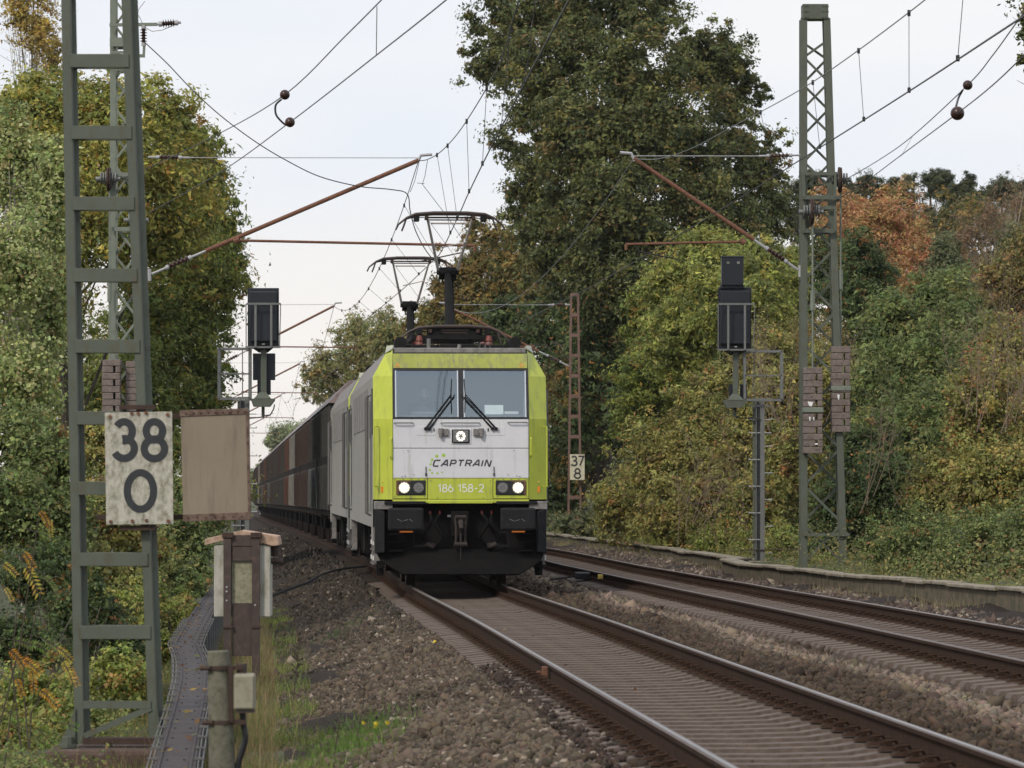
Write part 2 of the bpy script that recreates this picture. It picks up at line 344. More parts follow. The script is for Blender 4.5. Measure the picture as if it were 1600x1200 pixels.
# ------------------------------------------------------------------ stroke lettering
def arc(cx_, cy_, rx, ry, a0, a1, n=14):
    return [(cx_+rx*math.cos(math.radians(a0+(a1-a0)*i/n)), cy_+ry*math.sin(math.radians(a0+(a1-a0)*i/n))) for i in range(n+1)]
GL = {
 '0': (.62, [arc(.31, .5, .31, .5, 0, 360, 32)]),
 '1': (.36, [[(.0, .74), (.26, 1.0), (.26, 0)]]),
 '2': (.60, [arc(.30, .70, .29, .30, 165, -25, 14)+[(.0, .0), (.60, .0)]]),
 '3': (.58, [arc(.27, .74, .25, .26, 150, -90, 14)+[(.22, .48)], [(.22, .53)]+arc(.27, .27, .31, .27, 90, -155, 16)]),
 '5': (.60, [[(.55, 1.0), (.08, 1.0), (.05, .55)]+arc(.28, .31, .31, .31, 115, -150, 16)]),
 '6': (.62, [arc(.31, .31, .31, .31, 0, 360, 24), [(.005, .36), (.10, .66), (.36, 1.0)]]),
 '7': (.56, [[(.0, 1.0), (.56, 1.0), (.17, 0)]]),
 '8': (.62, [arc(.31, .75, .25, .25, 0, 360, 24), arc(.31, .26, .31, .27, 0, 360, 24)]),
 '-': (.45, [[(.05, .45), (.42, .45)]]),
 ' ': (.32, []),
 'C': (.74, [[(.74, 1.0), (.22, 1.0)]+arc(.22, .78, .22, .22, 90, 180, 6)+arc(.22, .22, .22, .22, 180, 270, 6)+[(.70, 0.0)]]),
 'A': (.80, [[(.0, 0), (.46, 1.0), (.60, 1.0), (.80, 0)], [(.22, .30), (.72, .30)]]),
 'P': (.70, [[(.06, 0), (.06, 1.0), (.50, 1.0)]+arc(.50, .76, .20, .24, 90, -90, 8)+[(.10, .52)][:0]+[(.50, .52), (.12, .36)][:1]+[(.06, .40)][:0], [(.52, .40), (.10, .40)][:2]]),
 'T': (.70, [[(.0, 1.0), (.70, 1.0)], [(.35, .96), (.35, 0)]]),
 'R': (.72, [[(.06, 0), (.06, 1.0), (.50, 1.0)]+arc(.50, .74, .20, .26, 90, -90, 8)+[(.12, .48)], [(.40, .46), (.72, 0)]]),
 'I': (.12, [[(.06, 1.0), (.06, 0)]]),
 'N': (.74, [[(.06, 0), (.06, 1.0), (.14, 1.0), (.62, .0), (.70, 0), (.70, 1.0)]]),
}
GL['P'] = (.70, [[(.06, 0), (.06, 1.0), (.50, 1.0)]+arc(.50, .72, .20, .28, 90, -90, 8)+[(.12, .44)]])
def ribbon(mb, pts, w, fn):
    pts = [Vector((p[0], p[1])) for p in pts]; n = len(pts); closed = (pts[0]-pts[-1]).length < 1e-4
    L = []; R = []
    for i in range(n):
        if closed:
            a = pts[i]-pts[(i-1) if i > 0 else n-2]; b = pts[(i+1) if i < n-1 else 1]-pts[i]
        else:
            a = pts[i]-pts[i-1] if i > 0 else pts[1]-pts[0]; b = pts[i+1]-pts[i] if i < n-1 else pts[-1]-pts[-2]
        if a.length < 1e-6: a = b
        if b.length < 1e-6: b = a
        a = a.normalized(); b = b.normalized(); t_ = (a+b)
        t_ = t_.normalized() if t_.length > .2 else a
        nn = Vector((-t_.y, t_.x)); k = w/2/max(.45, abs(nn.dot(Vector((-a.y, a.x)))))
        L.append(pts[i]+nn*k); R.append(pts[i]-nn*k)
    vs = [fn(*q) for q in L]+[fn(*q) for q in R]
    mb.add(vs, [(i, n+i, n+i+1, i+1) for i in range(n-1)])
def lettering(mb, text, place, height, stroke, gap=.2, shear=0.0, widen=1.0):
    """place(u, v, k): metres right and up from the text's lower left, k a small step proud"""
    x = 0; k = 0
    for ch in text:
        w, strokes = GL[ch]
        for st in strokes:
            k += 1
            ribbon(mb, [((x+p[0]*widen+p[1]*shear)*height, p[1]*height) for p in st], stroke, lambda u, v, kk=k: place(u, v, (kk % 3)*.0006))
        x += w*widen+gap
    return (x-gap)*height
def text_width(text, height, gap=.2, widen=1.0): return (sum(GL[c][0]*widen+gap for c in text)-gap)*height

# ------------------------------------------------------------------ ground
us = np.array(sorted(set([-400, -200, -100, -60, -40, -30, -24, -20, -16, -13, -11]+list(np.arange(-9, 9.01, .25))+[10, 11, 13, 15, 18, 22, 28, 36, 48, 60, 100, 200, 400])))
ds = np.concatenate([np.arange(-30, 160, .6), np.arange(160, 400, 4), np.arange(400, 1201, 40)])
U, Dg = np.meshgrid(us, ds)
Xg = cx(Dg)+U; Zg = rz(np.minimum(Dg, 1190))+np.interp(U, PU, PZ)
rng = np.random.default_rng(5)
off = np.abs(U) > 9
Zg = Zg + np.where((U < -2.6) | (U > 5.7), .05*np.sin(Dg*1.3+U*2.1)+.04*np.sin(Dg*.6-U*3.3)+rng.normal(0, .012, U.shape), rng.normal(0, .006, U.shape))
V = np.stack([Xg, Dg, Zg], -1).reshape(-1, 3); nu = len(us)
ii, jj = np.meshgrid(np.arange(len(ds)-1), np.arange(nu-1), indexing='ij')
q = (ii*nu+jj).ravel(); fi = np.stack([q, q+1, q+nu+1, q+nu], -1).ravel()
g = np_mesh('ground', V, fi, 4, M['soil'], smooth=True); g['kind'] = 'structure'
g.data.materials.append(M['ballast_ground'])
um = ((us[:-1]+us[1:])/2)[jj.ravel()]
bal = ((um > -3.3) & (um < 7.1)).astype(np.int32)
g.data.polygons.foreach_set('material_index', bal); g.data.update()

# ------------------------------------------------------------------ tracks
def rail_obj(off, zf, top, parent, d0, d1, cant=0.0, step=2.0):
    D = np.arange(d0, d1, step)
    prof = [(-.062, -.172), (.062, -.172), (.062, -.160), (.012, -.145), (.010, -.045), (.036, -.034), (.037, -.006), (.030, -.0012), (.017, 0), (-.015, 0), (-.030, -.0012), (-.037, -.006), (-.036, -.034), (-.010, -.045), (-.012, -.145), (-.062, -.160)]
    n = len(prof); vs = []
    for d in D:
        X = float(cx(d))+off; Z = float(zf(d))+cant
        vs += [(X+p[0], float(d), Z+p[1]) for p in prof]
    fs = []; mi = []
    for i in range(len(D)-1):
        for k in range(n):
            fs.append((i*n+k, i*n+(k+1) % n, (i+1)*n+(k+1) % n, (i+1)*n+k)); mi.append(1 if k == 8 else (2 if k in (7, 9, 10) else 0))
    fs.append(tuple(range(n))); mi.append(0)
    me = bpy.data.meshes.new('rail'); me.from_pydata(vs, [], fs); me.materials.append(M['rail_side']); me.materials.append(top); me.materials.append(M['rail_shoulder'])
    me.polygons.foreach_set('material_index', mi); me.update()
    o = bpy.data.objects.new('rail', me); COL.objects.link(o); o.parent = parent; return o
def sleeper_mesh():
    mb = MB(); st = [(-1.30, -.235, .125), (-1.27, -.198, .11), (-.98, -.174, .10), (-.60, -.174, .10), (-.44, -.197, .085), (0, -.204, .08), (.44, -.197, .085), (.60, -.174, .10), (.98, -.174, .10), (1.27, -.198, .11), (1.30, -.235, .125)]
    vs = []
    for x, z, w in st: vs += [(x, -w-.03, -.36), (x, -w, z), (x, w, z), (x, w+.03, -.36)]
    fs = [(4*i+k, 4*(i+1)+k, 4*(i+1)+k+1, 4*i+k+1) for i in range(len(st)-1) for k in range(3)]+[(0, 1, 2, 3), (43, 42, 41, 40)]
    mb.add(vs, fs); me = bpy.data.meshes.new('sleeper'); me.from_pydata(mb.v, [], [f[::-1] for f in mb.f]); me.materials.append(M['sleeper_concrete']); me.update(); return me
SLM = sleeper_mesh()
def clip_mb(mb, x, d, z, s):
    """sloping guide plate and spring clip beside the rail foot"""
    mb.add([(x+s*.065, d-.09, z-.172), (x+s*.20, d-.09, z-.172), (x+s*.065, d+.09, z-.172), (x+s*.20, d+.09, z-.172), (x+s*.075, d-.08, z-.135), (x+s*.17, d-.08, z-.150), (x+s*.075, d+.08, z-.135), (x+s*.17, d+.08, z-.150)],
           [(0, 1, 5, 4), (1, 3, 7, 5), (3, 2, 6, 7), (2, 0, 4, 6), (4, 5, 7, 6)])
    for dy in (-.055, .055):
        mb.tube([(x+s*.055, d+dy*.4, z-.150), (x+s*.09, d+dy, z-.105), (x+s*.15, d+dy*1.1, z-.112), (x+s*.17, d+dy*.5, z-.135)], .011, 4, cap=False)
    mb.box(x+s*.125-.02, x+s*.125+.02, d-.02, d+.02, z-.14, z-.085)
def track(name, coff, zf, tops, s0, s1, d_end, cant=0.0):
    tr = empty(name, kind='structure')
    rail_obj(coff-.8, zf, tops[0], tr, -12, 700); rail_obj(coff+.8, zf, tops[1], tr, -12, 700, cant)
    rr = random.Random(3); k = 0; d = s0-12; far = MB(); clips = MB()
    while d < d_end:
        X = float(cx(d))+coff; Z = float(zf(d)); th = heading(d)
        if s0 <= d < s1:
            o = bpy.data.objects.new('sleeper', SLM); COL.objects.link(o); o.parent = tr
            o.location = (X+rr.uniform(-.015, .015), d+rr.uniform(-.012, .012), Z+rr.uniform(-.004, .004)); o.rotation_euler = (0, -math.atan2(cant, 1.6), th+rr.uniform(-.004, .004))
        else:
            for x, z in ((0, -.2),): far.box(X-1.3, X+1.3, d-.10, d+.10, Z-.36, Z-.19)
        if d < s1+10:
            for rx in (-.8, .8):
                for s in (-1, 1): clip_mb(clips, X+rx, d-(0 if rx < 0 else -.0)+rx*math.sin(th), Z+(cant if rx > 0 else 0), s)
        d += .6
    far.build('sleeper_run', M['sleeper_dirty_shaded'], tr, kind='stuff'); clips.build('rail_fastening', M['rail_side'], tr, kind='stuff')
    return tr
track('railway_track', 0.0, rz, (M['rail_top'], M['rail_top']), 24, 88, 420, .02)
track('railway_track', 4.0, rz2, (M['rail_top_dull'], M['rail_top']), 34, 168, 420, .0)
# joint clamp on the near rail, and the yellow leaf on a sleeper end
mb = MB(); dj = 40.2; xj = float(cx(dj))-.8; zj = float(rz(dj))
mb.box(xj-.085, xj-.03, dj-.06, dj+.06, zj-.13, zj-.03).box(xj-.075, xj+.075, dj-.05, dj+.05, zj-.2, zj-.165).box(xj-.13, xj-.085, dj-.03, dj+.03, zj-.15, zj-.07)
tag(mb.build('rail_clamp', M['rust'], bevel=.006), 'rusty clamp block on the outer side of the rail in front of the train', 'clamp')

# ------------------------------------------------------------------ ballast stones
def rocks(name, n, us_fn, d0, d1, size, col_fn, seed, ico=True, dpow=1.0, dz=0.0):
    r = np.random.default_rng(seed)
    d = d0+(d1-d0)*r.random(n)**dpow; u = us_fn(r, d, n)
    X = cx(d)+u; Z = rz(d)+np.interp(u, PU, PZ)+dz
    if ico:
        t = (1+5**.5)/2
        bv = np.array([(-1,t,0),(1,t,0),(-1,-t,0),(1,-t,0),(0,-1,t),(0,1,t),(0,-1,-t),(0,1,-t),(t,0,-1),(t,0,1),(-t,0,-1),(-t,0,1)])/1.9
        bf = np.array([(0,11,5),(0,5,1),(0,1,7),(0,7,10),(0,10,11),(1,5,9),(5,11,4),(11,10,2),(10,7,6),(7,1,8),(3,9,4),(3,4,2),(3,2,6),(3,6,8),(3,8,9),(4,9,5),(2,4,11),(6,2,10),(8,6,7),(9,8,1)])
    else:
        bv = np.array([(1,0,0),(-1,0,0),(0,1,0),(0,-1,0),(0,0,1),(0,0,-1)], float); bf = np.array([(0,2,4),(2,1,4),(1,3,4),(3,0,4),(2,0,5),(1,2,5),(3,1,5),(0,3,5)])
    nb = len(bv)
    v = bv[None]*(1+r.uniform(-.5, .5, (n, nb, 1)))
    v = v*r.uniform(.45, 1.45, (n, 1, 3))
    s = size*r.lognormal(0, .32, n)*.5
    ax = r.normal(size=(n, 3)); ax /= np.linalg.norm(ax, axis=1)[:, None]; an = r.uniform(0, 6.28, n)
    c, sn = np.cos(an)[:, None, None], np.sin(an)[:, None, None]; A = ax[:, None, :]
    v = v*c+np.cross(A, v)*sn+A*(A*v).sum(-1, keepdims=True)*(1-c)
    v = v*s[:, None, None]; v += np.stack([X, d, Z+s*.35], -1)[:, None, :]
    col = np.repeat(col_fn(r, u, d, n), nb, 0)
    fi = (bf[None]+(np.arange(n)*nb)[:, None, None]).ravel()
    return v.reshape(-1, 3), fi, col
def stone_cols(r, u, d, n, base, pale):
    c = np.array(base)[None]*.66*r.uniform(.45, 1.55, (n, 1))*r.normal(1, .04, (n, 3))
    m = r.random(n) < pale; c[m] = np.array((.20, .17, .15))*r.uniform(.7, 1.5, (m.sum(), 1))
    return np.clip(c*np.array([1.04, 1.0, .88]), .01, .6)
def merge(parts, name, m, kind='stuff'):
    V_ = []; F_ = []; C_ = []; b = 0
    for v, f, c in parts: V_.append(v); F_.append(f+b); C_.append(c); b += len(v)
    return np_mesh(name, np.concatenate(V_), np.concatenate(F_), 3, m, tint=np.concatenate(C_), kind=kind)
shoulder = lambda r, d, n: np.where(r.random(n) < .12, r.uniform(-3.9, -3.2, n), r.uniform(-3.3, -1.28, n))
lump = lambda r, d, n: np.clip(-1.25+np.abs(r.normal(0, .18, n)), -1.3, -.98)
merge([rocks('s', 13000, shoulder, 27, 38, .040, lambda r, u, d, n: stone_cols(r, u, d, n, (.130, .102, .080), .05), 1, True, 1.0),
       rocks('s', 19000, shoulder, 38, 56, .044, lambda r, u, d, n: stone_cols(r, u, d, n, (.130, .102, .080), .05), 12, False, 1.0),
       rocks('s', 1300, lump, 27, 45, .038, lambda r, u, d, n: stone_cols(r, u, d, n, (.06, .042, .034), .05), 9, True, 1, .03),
       rocks('s', 17000, shoulder, 56, 105, .06, lambda r, u, d, n: stone_cols(r, u, d, n, (.105, .084, .068), .04)*np.interp(d, [60, 76], [1, .55])[:, None], 2, False, 1.0),  # darkens with distance: shade beside the train painted into the stones
       rocks('s', 6000, shoulder, 105, 240, .09, lambda r, u, d, n: stone_cols(r, u, d, n, (.05, .041, .035), .02), 11, False, 1.0)],  # far stones carry the same painted shade in their base colour
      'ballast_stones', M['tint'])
def mid_u(r, d, n): return r.uniform(1.25, 2.85, n)
def mid_c(r, u, d, n):
    k = np.exp(-((u-2.3-.15*np.sin(d*.35))/.28)**2)[:, None]
    c = np.array((.055, .039, .029))[None]*(1-k)+np.array((.16, .125, .105))[None]*k
    c = c*r.uniform(.5, 1.5, (n, 1))*r.normal(1, .045, (n, 3)); return np.clip(c*np.array([1.03, 1.0, .88]), .01, .6)
merge([rocks('s', 6000, mid_u, 28, 42, .047, mid_c, 3, True, 1.0), rocks('s', 11000, mid_u, 42, 64, .052, mid_c, 13, False), rocks('s', 9000, mid_u, 64, 110, .07, mid_c, 4, False)], 'ballast_stones', M['tint'])
def right_u(r, d, n): return r.uniform(5.25, 6.45, n)
merge([rocks('s', 15000, right_u, 50, 130, .065, lambda r, u, d, n: stone_cols(r, u, d, n, (.125, .095, .085), .12), 6, False)], 'ballast_stones', M['tint'])
def crib_u(r, d, n): return np.where(r.random(n) < .5, r.uniform(-1.2, 1.2, n), r.uniform(2.8, 5.2, n))
def crib(n, d0, d1, seed):
    r = np.random.default_rng(seed); v, f, c = rocks('s', n, crib_u, d0, d1, .045, lambda r, u, d, n: stone_cols(r, u, d, n, (.05, .037, .03), .02), seed, False, 1, -.03)
    v = v.reshape(n, 6, 3); ctr = v.mean(1)[:, 1]; ph = np.round((ctr-24)/.6)*.6+24+.3
    v[:, :, 1] += (ph-ctr+r.uniform(-.1, .1, n))[:, None]; return v.reshape(-1, 3), f, c
merge([crib(4500, 26, 95, 7)], 'ballast_stones', M['tint'])
for o in [o for o in COL.objects if o.name.startswith('ballast_stones')]: tag(o, cat='stones')
for nm, lb in (('ballast_stones', 'greyish brown ballast stones on the shoulder left of the train'), ('ballast_stones.001', 'dark brown and pale pink ballast heaped between the two tracks'),
               ('ballast_stones.002', 'pinkish brown ballast stones between the far track and the low concrete wall'), ('ballast_stones.003', 'small dark stones lying between the sleepers of both tracks')):
    bpy.data.objects[nm]['label'] = lb

mat('wagon_pale_blue', (.085, .09, .092), (.13, .13, .125), rough=.85, spec=.12, scale=2, c3=(.05, .045, .04), amt3=.5, st3=(1, 2, .3), s3=3)
mat('coupling_dark', (.022, .017, .015), (.04, .028, .023), rough=.8, scale=10)
# ------------------------------------------------------------------ locomotive
def xf(o, D):
    o.location = (float(cx(D)), D, float(rz(D))); return o
def place_vehicle(o, D, L):
    xa, xb = float(cx(D)), float(cx(D+L)); za, zb = float(rz(D)), float(rz(D+L))
    o.location = (xa, D, za+.0); o.rotation_euler = (math.atan2(zb-za, L), 0, math.atan2(-(xb-xa), L)); return o
# levels: z, front half width, front y, side half width, side start y
LV = [(1.50, 1.16, 0.0, 1.48, .32), (2.87, 1.16, 0.0, 1.48, .32), (3.60, 1.16, .20, 1.48, .55), (3.98, 1.15, .31, 1.27, .62), (4.06, 1.15, .36, 1.22, .64)]
def fy(z):
    zz = [a[0] for a in LV]; return float(np.interp(z, zz, [a[2] for a in LV]))
LEN = 18.7
def loco(front_detail=True):
    R = empty('electric_locomotive')
    # ---- body shell
    mb = MB()
    # left half and right half of nose corner facets + sides, lime for the nose, grey for the side
    def strip(pa, pb, m):
        mb.m = m; n = len(pa)
        mb.add(pa+pb, [(i, i+1, n+i+1, n+i) for i in range(n-1)])
    for s in (-1, 1):
        A = [(s*a[1], a[2], a[0]) for a in LV]; B = [(s*a[3], a[4], a[0]) for a in LV]
        mir = lambda Q: [(p[0], LEN-p[1], p[2]) for p in Q]
        strip(A, B, 0); strip(mir(A), mir(B), 0)
        S1 = [(p[0], p[1]+.10, p[2]) for p in B]
        strip(B[:3], S1[:3], 0); strip(S1[:3], mir(B)[:3], 1); strip(B[2:], mir(B)[2:], 2)
    # front base plane behind the panels
    mb.m = 3
    fr = [(-a[1], a[2]+.012, a[0]) for a in LV]; fr2 = [(a[1], a[2]+.012, a[0]) for a in LV]; 
    n = len(fr); mb.add(fr+fr2, [(i+1, i, n+i, n+i+1) for i in range(n-1) if not (LV[i][0] >= 2.87 and LV[i][0] < 3.7)])
    mb.add([(-a[1], LEN-a[2], a[0]) for a in LV]+[(a[1], LEN-a[2], a[0]) for a in LV], [(i, i+1, n+i+1, n+i) for i in range(n-1)])
    # roof
    a = LV[-1]; mb.m = 4
    top = [(-a[1], a[2]), (-a[3], a[4]), (-a[3], LEN-a[4]), (-a[1], LEN-a[2]), (a[1], LEN-a[2]), (a[3], LEN-a[4]), (a[3], a[4]), (a[1], a[2])]
    mb.add([(p[0], p[1], a[0]) for p in top], [tuple(range(8))])
    mb.build('body', [M['lime'], M['loco_side_grey'], M['roof_grey'], M['black_frame'], M['roof_grey']], R)
    # roof corner ridges and front lip
    mb = MB()
    for s in (-1, 1):
        mb.add([(s*1.16, .36, 4.06), (s*1.27, .62, 4.0), (s*1.10, .62, 4.06), (s*1.13, .40, 4.13), (s*1.24, .70, 4.13), (s*1.12, 1.6, 4.10), (s*1.28, 1.6, 4.0)],
               [(0, 1, 4, 3), (3, 4, 2), (1, 6, 5, 4), (0, 3, 2), (4, 5, 2)])
    mb.build('roof_ridge', M['ridge_pale'], R)
    mb = MB(); mb.box(-1.12, 1.12, .33, .42, 4.00, 4.085); mb.build('roof_lip', M['roof_grey'], R, bevel=.012)
    if not front_detail:
        mb = MB()
        mb.box(-1.15, 1.15, -.0, .30, 1.5, 3.9); mb.build('cab_front', M['lime'], R)
    def fpt(x, z, pr=0.0): return (x, fy(z)-pr, z)
    def panel(name, x0, x1, z0, z1, m, pr=.012, bevel=.004, par=None):
        b = MB(); zs = [z0]+[zz for zz in (2.87, 3.60) if z0 < zz < z1]+[z1]
        fs = []; vs = []
        for z in zs: vs += [fpt(x0, z, pr), fpt(x1, z, pr), (x1, fy(z)+.02, z), (x0, fy(z)+.02, z)]
        for i in range(len(zs)-1):
            for k in range(4): fs.append((4*i+k, 4*i+(k+1) % 4, 4*(i+1)+(k+1) % 4, 4*(i+1)+k))
        fs += [(3, 2, 1, 0), tuple(4*(len(zs)-1)+k for k in range(4))]
        b.add(vs, fs); return b.build(name, m, par or R, bevel=bevel)
    if front_detail:
        panel('brow_panel', -1.145, 1.145, 3.735, 3.985, M['lime_dirty'])
        panel('upper_nose_panel', -1.15, 1.15, 2.375, 2.862, M['loco_silver'])
        panel('middle_nose_panel', -1.15, 1.15, 1.865, 2.365, M['loco_silver'])
        panel('number_panel', -.56, .54, 1.505, 1.857, M['lime'])
        for s in (-1, 1): panel('lamp_panel', min(s*.57, s*1.15) + (.0 if s < 0 else -.02), max(s*.57, s*1.15), 1.515, 1.857, M['lime'])
        mb = MB(); mb.box(-1.16, 1.16, -.005, .3, 1.44, 1.50); mb.box(-.56, .54, -.03, .02, 1.43, 1.49); mb.build('nose_sill', M['lime'], R, bevel=.01)
        # window surround
        def frame(x0, x1, z0, z1, w, name, m, pr):
            f = MB()
            for (a0, a1, c0, c1) in ((x0, x1, z0, z0+w), (x0, x1, z1-w, z1), (x0, x0+w, z0+w, z1-w), (x1-w, x1, z0+w, z1-w)):
                zs = [c0]+[3.60]*(c0 < 3.6 < c1)+[c1]; vs = []; fs = []
                for z in zs: vs += [fpt(a0, z, pr), fpt(a1, z, pr), (a1, fy(z)+.03, z), (a0, fy(z)+.03, z)]
                for i in range(len(zs)-1):
                    for k in range(4): fs.append((4*i+k, 4*i+(k+1) % 4, 4*(i+1)+(k+1) % 4, 4*(i+1)+k))
                fs += [(3, 2, 1, 0), tuple(4*(len(zs)-1)+k for k in range(4))]; f.add(vs, fs)
            return f.build(name, m, R)
        frame(-1.155, 1.155, 2.868, 3.728, .035, 'window_surround', M['black_frame'], .014)
        f = MB()
        for (a0, a1) in ((-.035, .045),):
            vs = []; zs = [2.90, 3.60, 3.70]
            for z in zs: vs += [fpt(a0, z, .016), fpt(a1, z, .016), (a1, fy(z)+.03, z), (a0, fy(z)+.03, z)]
            fs = [(4*i+k, 4*i+(k+1) % 4, 4*(i+1)+(k+1) % 4, 4*(i+1)+k) for i in range(2) for k in range(4)]
            f.add(vs, fs)
        f.build('window_post', M['black_frame'], R)
        for (x0, x1) in ((-1.12, -.035), (.045, 1.12)):
            b = MB(); zs = [2.90, 3.60, 3.695]; vs = []
            for z in zs: vs += [fpt(x0, z, .004), fpt(x1, z, .004)]
            b.add(vs, [(0, 1, 3, 2), (2, 3, 5, 4)]); pane = b.build('windscreen', M['glass'], R)
            for xx in ((x0+.008, x0+.024), (x1-.024, x1-.008)):
                e_ = MB(); vs = []
                for z in zs: vs += [fpt(xx[0], z, .017), fpt(xx[1], z, .017), fpt(xx[1], z, .002), fpt(xx[0], z, .002)]
                e_.add(vs, [(4*i+k, 4*i+(k+1) % 4, 4*(i+1)+(k+1) % 4, 4*(i+1)+k) for i in range(2) for k in range(4)]+[(0, 1, 2, 3), (8, 9, 10, 11)])
                e_.build('window_trim', M['chrome'], pane)
        # cab inside
        mb = MB(); mb.box(-1.14, 1.14, 1.75, 1.80, 1.6, 4.0); mb.box(-1.14, -1.11, .55, 1.75, 1.6, 3.9); mb.box(1.11, 1.14, .55, 1.75, 1.6, 3.9); mb.box(-1.14, 1.14, .5, 1.75, 3.9, 3.94)
        mb.build('cab_interior', M['cab_wall'], R)
        mb = MB(); mb.box(-1.1, 1.1, .22, .75, 2.3, 2.93); mb.box(-.85, -.35, .5, .7, 2.93, 3.0); mb.build('driver_desk', M['desk'], R, bevel=.03)
        mb = MB(); mb.add([(.42, .30, 2.95), (.74, .30, 2.95), (.74, .36, 3.11), (.42, .36, 3.11)], [(0, 1, 2, 3)]); mb.build('paper_sheet', M['paper'], R)
        mb = MB(); mb.box(.76, 1.0, .30, .45, 2.95, 3.0); mb.build('paper_stack', M['paper'], R, bevel=.01)
        # wipers
        for s, piv, tip in ((-1, -.60, -.17), (1, .60, .08)):
            w = MB(); pz = 2.70
            for k in (0, .07):
                w.tube([(piv+s*(-.0)-s*k*.9+0, -.035, pz), (tip-s*k, fy(3.28)-.07, 3.28+.0*k)], [.018, .010], 6)
            w.tube([(tip-s*.015, fy(2.98)-.05, 2.98), (tip-s*.005, fy(3.3)-.055, 3.3), (tip-s*.02-.02*0, fy(3.55)-.045, 3.55)], .009, 5)
            w.cyl((piv, -.03, pz), (0, 1, 0), .03, .05, 10); w.cyl((piv-s*.065, -.03, pz), (0, 1, 0), .03, .05, 10)
            w.build('wiper', M['black_plastic'], R)
        # handrails on the nose
        def grab(x0, x1, z, ydep=.05, m=M['steel_grey'], r=.010):
            b = MB(); b.tube([(x0, -.005, z), (x0, -ydep, z), (x0+.03*(1 if x1 > x0 else -1), -ydep-.012, z), (x1-.03*(1 if x1 > x0 else -1), -ydep-.012, z), (x1, -ydep, z), (x1, -.005, z)], r, 7); return b.build('handrail', m, R)
        grab(-1.13, -.82, 2.80); grab(.80, 1.12, 2.81); grab(-.34, .31, 2.80)
        def vgrab(x, z0, z1, y=-.0, m=M['lime'], dx=0):
            b = MB(); b.tube([(x+dx, y, z0), (x, y-.05, z0+.03), (x, y-.05, z1-.03), (x+dx, y, z1)], .013, 7); return b.build('handrail', m, R)
        vgrab(-1.19, 2.20, 2.55); vgrab(1.19, 2.22, 2.55); 
        for s in (-1, 1):
            b = MB(); b.tube([(s*1.40, .20, 2.74), (s*1.47, .10, 2.74), (s*1.47, .10, 1.72), (s*1.42, .22, 1.72)], .014, 7); b.build('handrail', M['lime'], R)
        # top headlight
        mb = MB(); mb.box(-.175, .175, -.022, 0.0, 2.44, 2.70); t_ = mb.build('headlight_panel', M['loco_silver'], R, bevel=.006)
        hl = MB(); hl.box(-.155, .145, -.045, -.018, 2.46, 2.69); hl = hl.build('headlight', M['black_plastic'], R, bevel=.01)
        b = MB(); b.box(-.135, .125, -.055, -.040, 2.475, 2.672); b.build('lens', M['lamp_glass'], hl, bevel=.006)
        b = MB()
        for k in range(10):
            an = 2*math.pi*k/10; b.cyl((-.005+.062*math.cos(an), -.058, 2.573+.068*math.sin(an)), (0, 1, 0), .022, .012, 10)
        for k in range(5):
            an = 2*math.pi*k/5+.3; b.cyl((-.005+.033*math.cos(an), -.058, 2.573+.034*math.sin(an)), (0, 1, 0), .011, .012, 8)
        b.build('lamp_leds', M['lamp_led'], hl)
        # sockets beside it
        for s in (-1, 1):
            b = MB(); b.box(s*.26-.05, s*.26+.05, -.055, -.01, 2.58, 2.70); b.cyl((s*.345, -.05, 2.66), (0, 0, 1), .045, .10, 12); b.cyl((s*.345, -.06, 2.60), (0, 0, 1), .032, .09, 12)
            b.build('socket', M['roof_grey'], R, bevel=.01)
            b = MB(); b.box(min(s*.42, s*.75), max(s*.42, s*.75), -.0165, -.012, 2.59, 2.735); b.build('hatch', M['loco_silver'], R, bevel=.002)
            b = MB(); b.box(s*.46-.008, s*.46+.008, -.03, -.014, 2.66, 2.71); b.build('latch', M['black_plastic'], R)
        # light clusters
        for s in (-1, 1):
            xa, xb = (-1.095, -.60) if s < 0 else (.59, 1.10)
            hb = MB(); hb.box(xa, xb, -.03, -.008, 1.575, 1.825); hb = hb.build('headlight_housing', M['black_frame'], R, bevel=.012)
            xo, xi = (xa+.13, xb-.12) if s < 0 else (xb-.13, xa+.12)
            b = MB(); b.cyl((xo, -.032, 1.70), (0, 1, 0), .104, .03, 28); b.build('lamp_bowl', M['lamp_glass'], hb)
            b = MB(); b.cyl((xo, -.050, 1.70), (0, 1, 0), .066, .01, 20)
            for k in range(12): an = math.pi*k/6; b.cyl((xo+.070*math.cos(an), -.049, 1.70+.070*math.sin(an)), (0, 1, 0), .021, .01, 10)
            b.build('headlight', M['lamp_white'], hb)
            b = MB(); b.cyl((xi, -.034, 1.70), (0, 1, 0), .088, .02, 24); b.build('marker_lamp', M['lamp_glass'], hb)
            b = MB()
            for k in range(8):
                an = math.pi*k/4; b.cyl((xi+.055*math.cos(an), -.047, 1.70+.055*math.sin(an)), (0, 1, 0), .017, .008, 8)
            b.cyl((xi, -.047, 1.70), (0, 1, 0), .018, .008, 8); b.build('led_ring', M['roof_grey'], hb)
            b = MB(); b.box(xa-.005 if s < 0 else xb-.03, xa+.035 if s < 0 else xb+.005, -.034, -.0305, 1.58, 1.82); b.box(xo-.12, xo+.12, -.0335, -.0308, 1.795, 1.815); b.build('lamp_trim', M['rust'], hb)
        # rivets / screws around the panels
        b = MB()
        for s in (-1, 1):
            for px, pz in ((.62, 1.84), (.72, 1.845), (.85, 1.845), (.98, 1.845), (1.12, 1.84), (.62, 1.55), (.85, 1.54), (1.12, 1.55), (.95, 1.90), (.80, 1.92), (.9, 2.33), (1.0, 1.89)):
                b.cyl((s*px, -.018, pz), (0, 1, 0), .009, .012, 6)
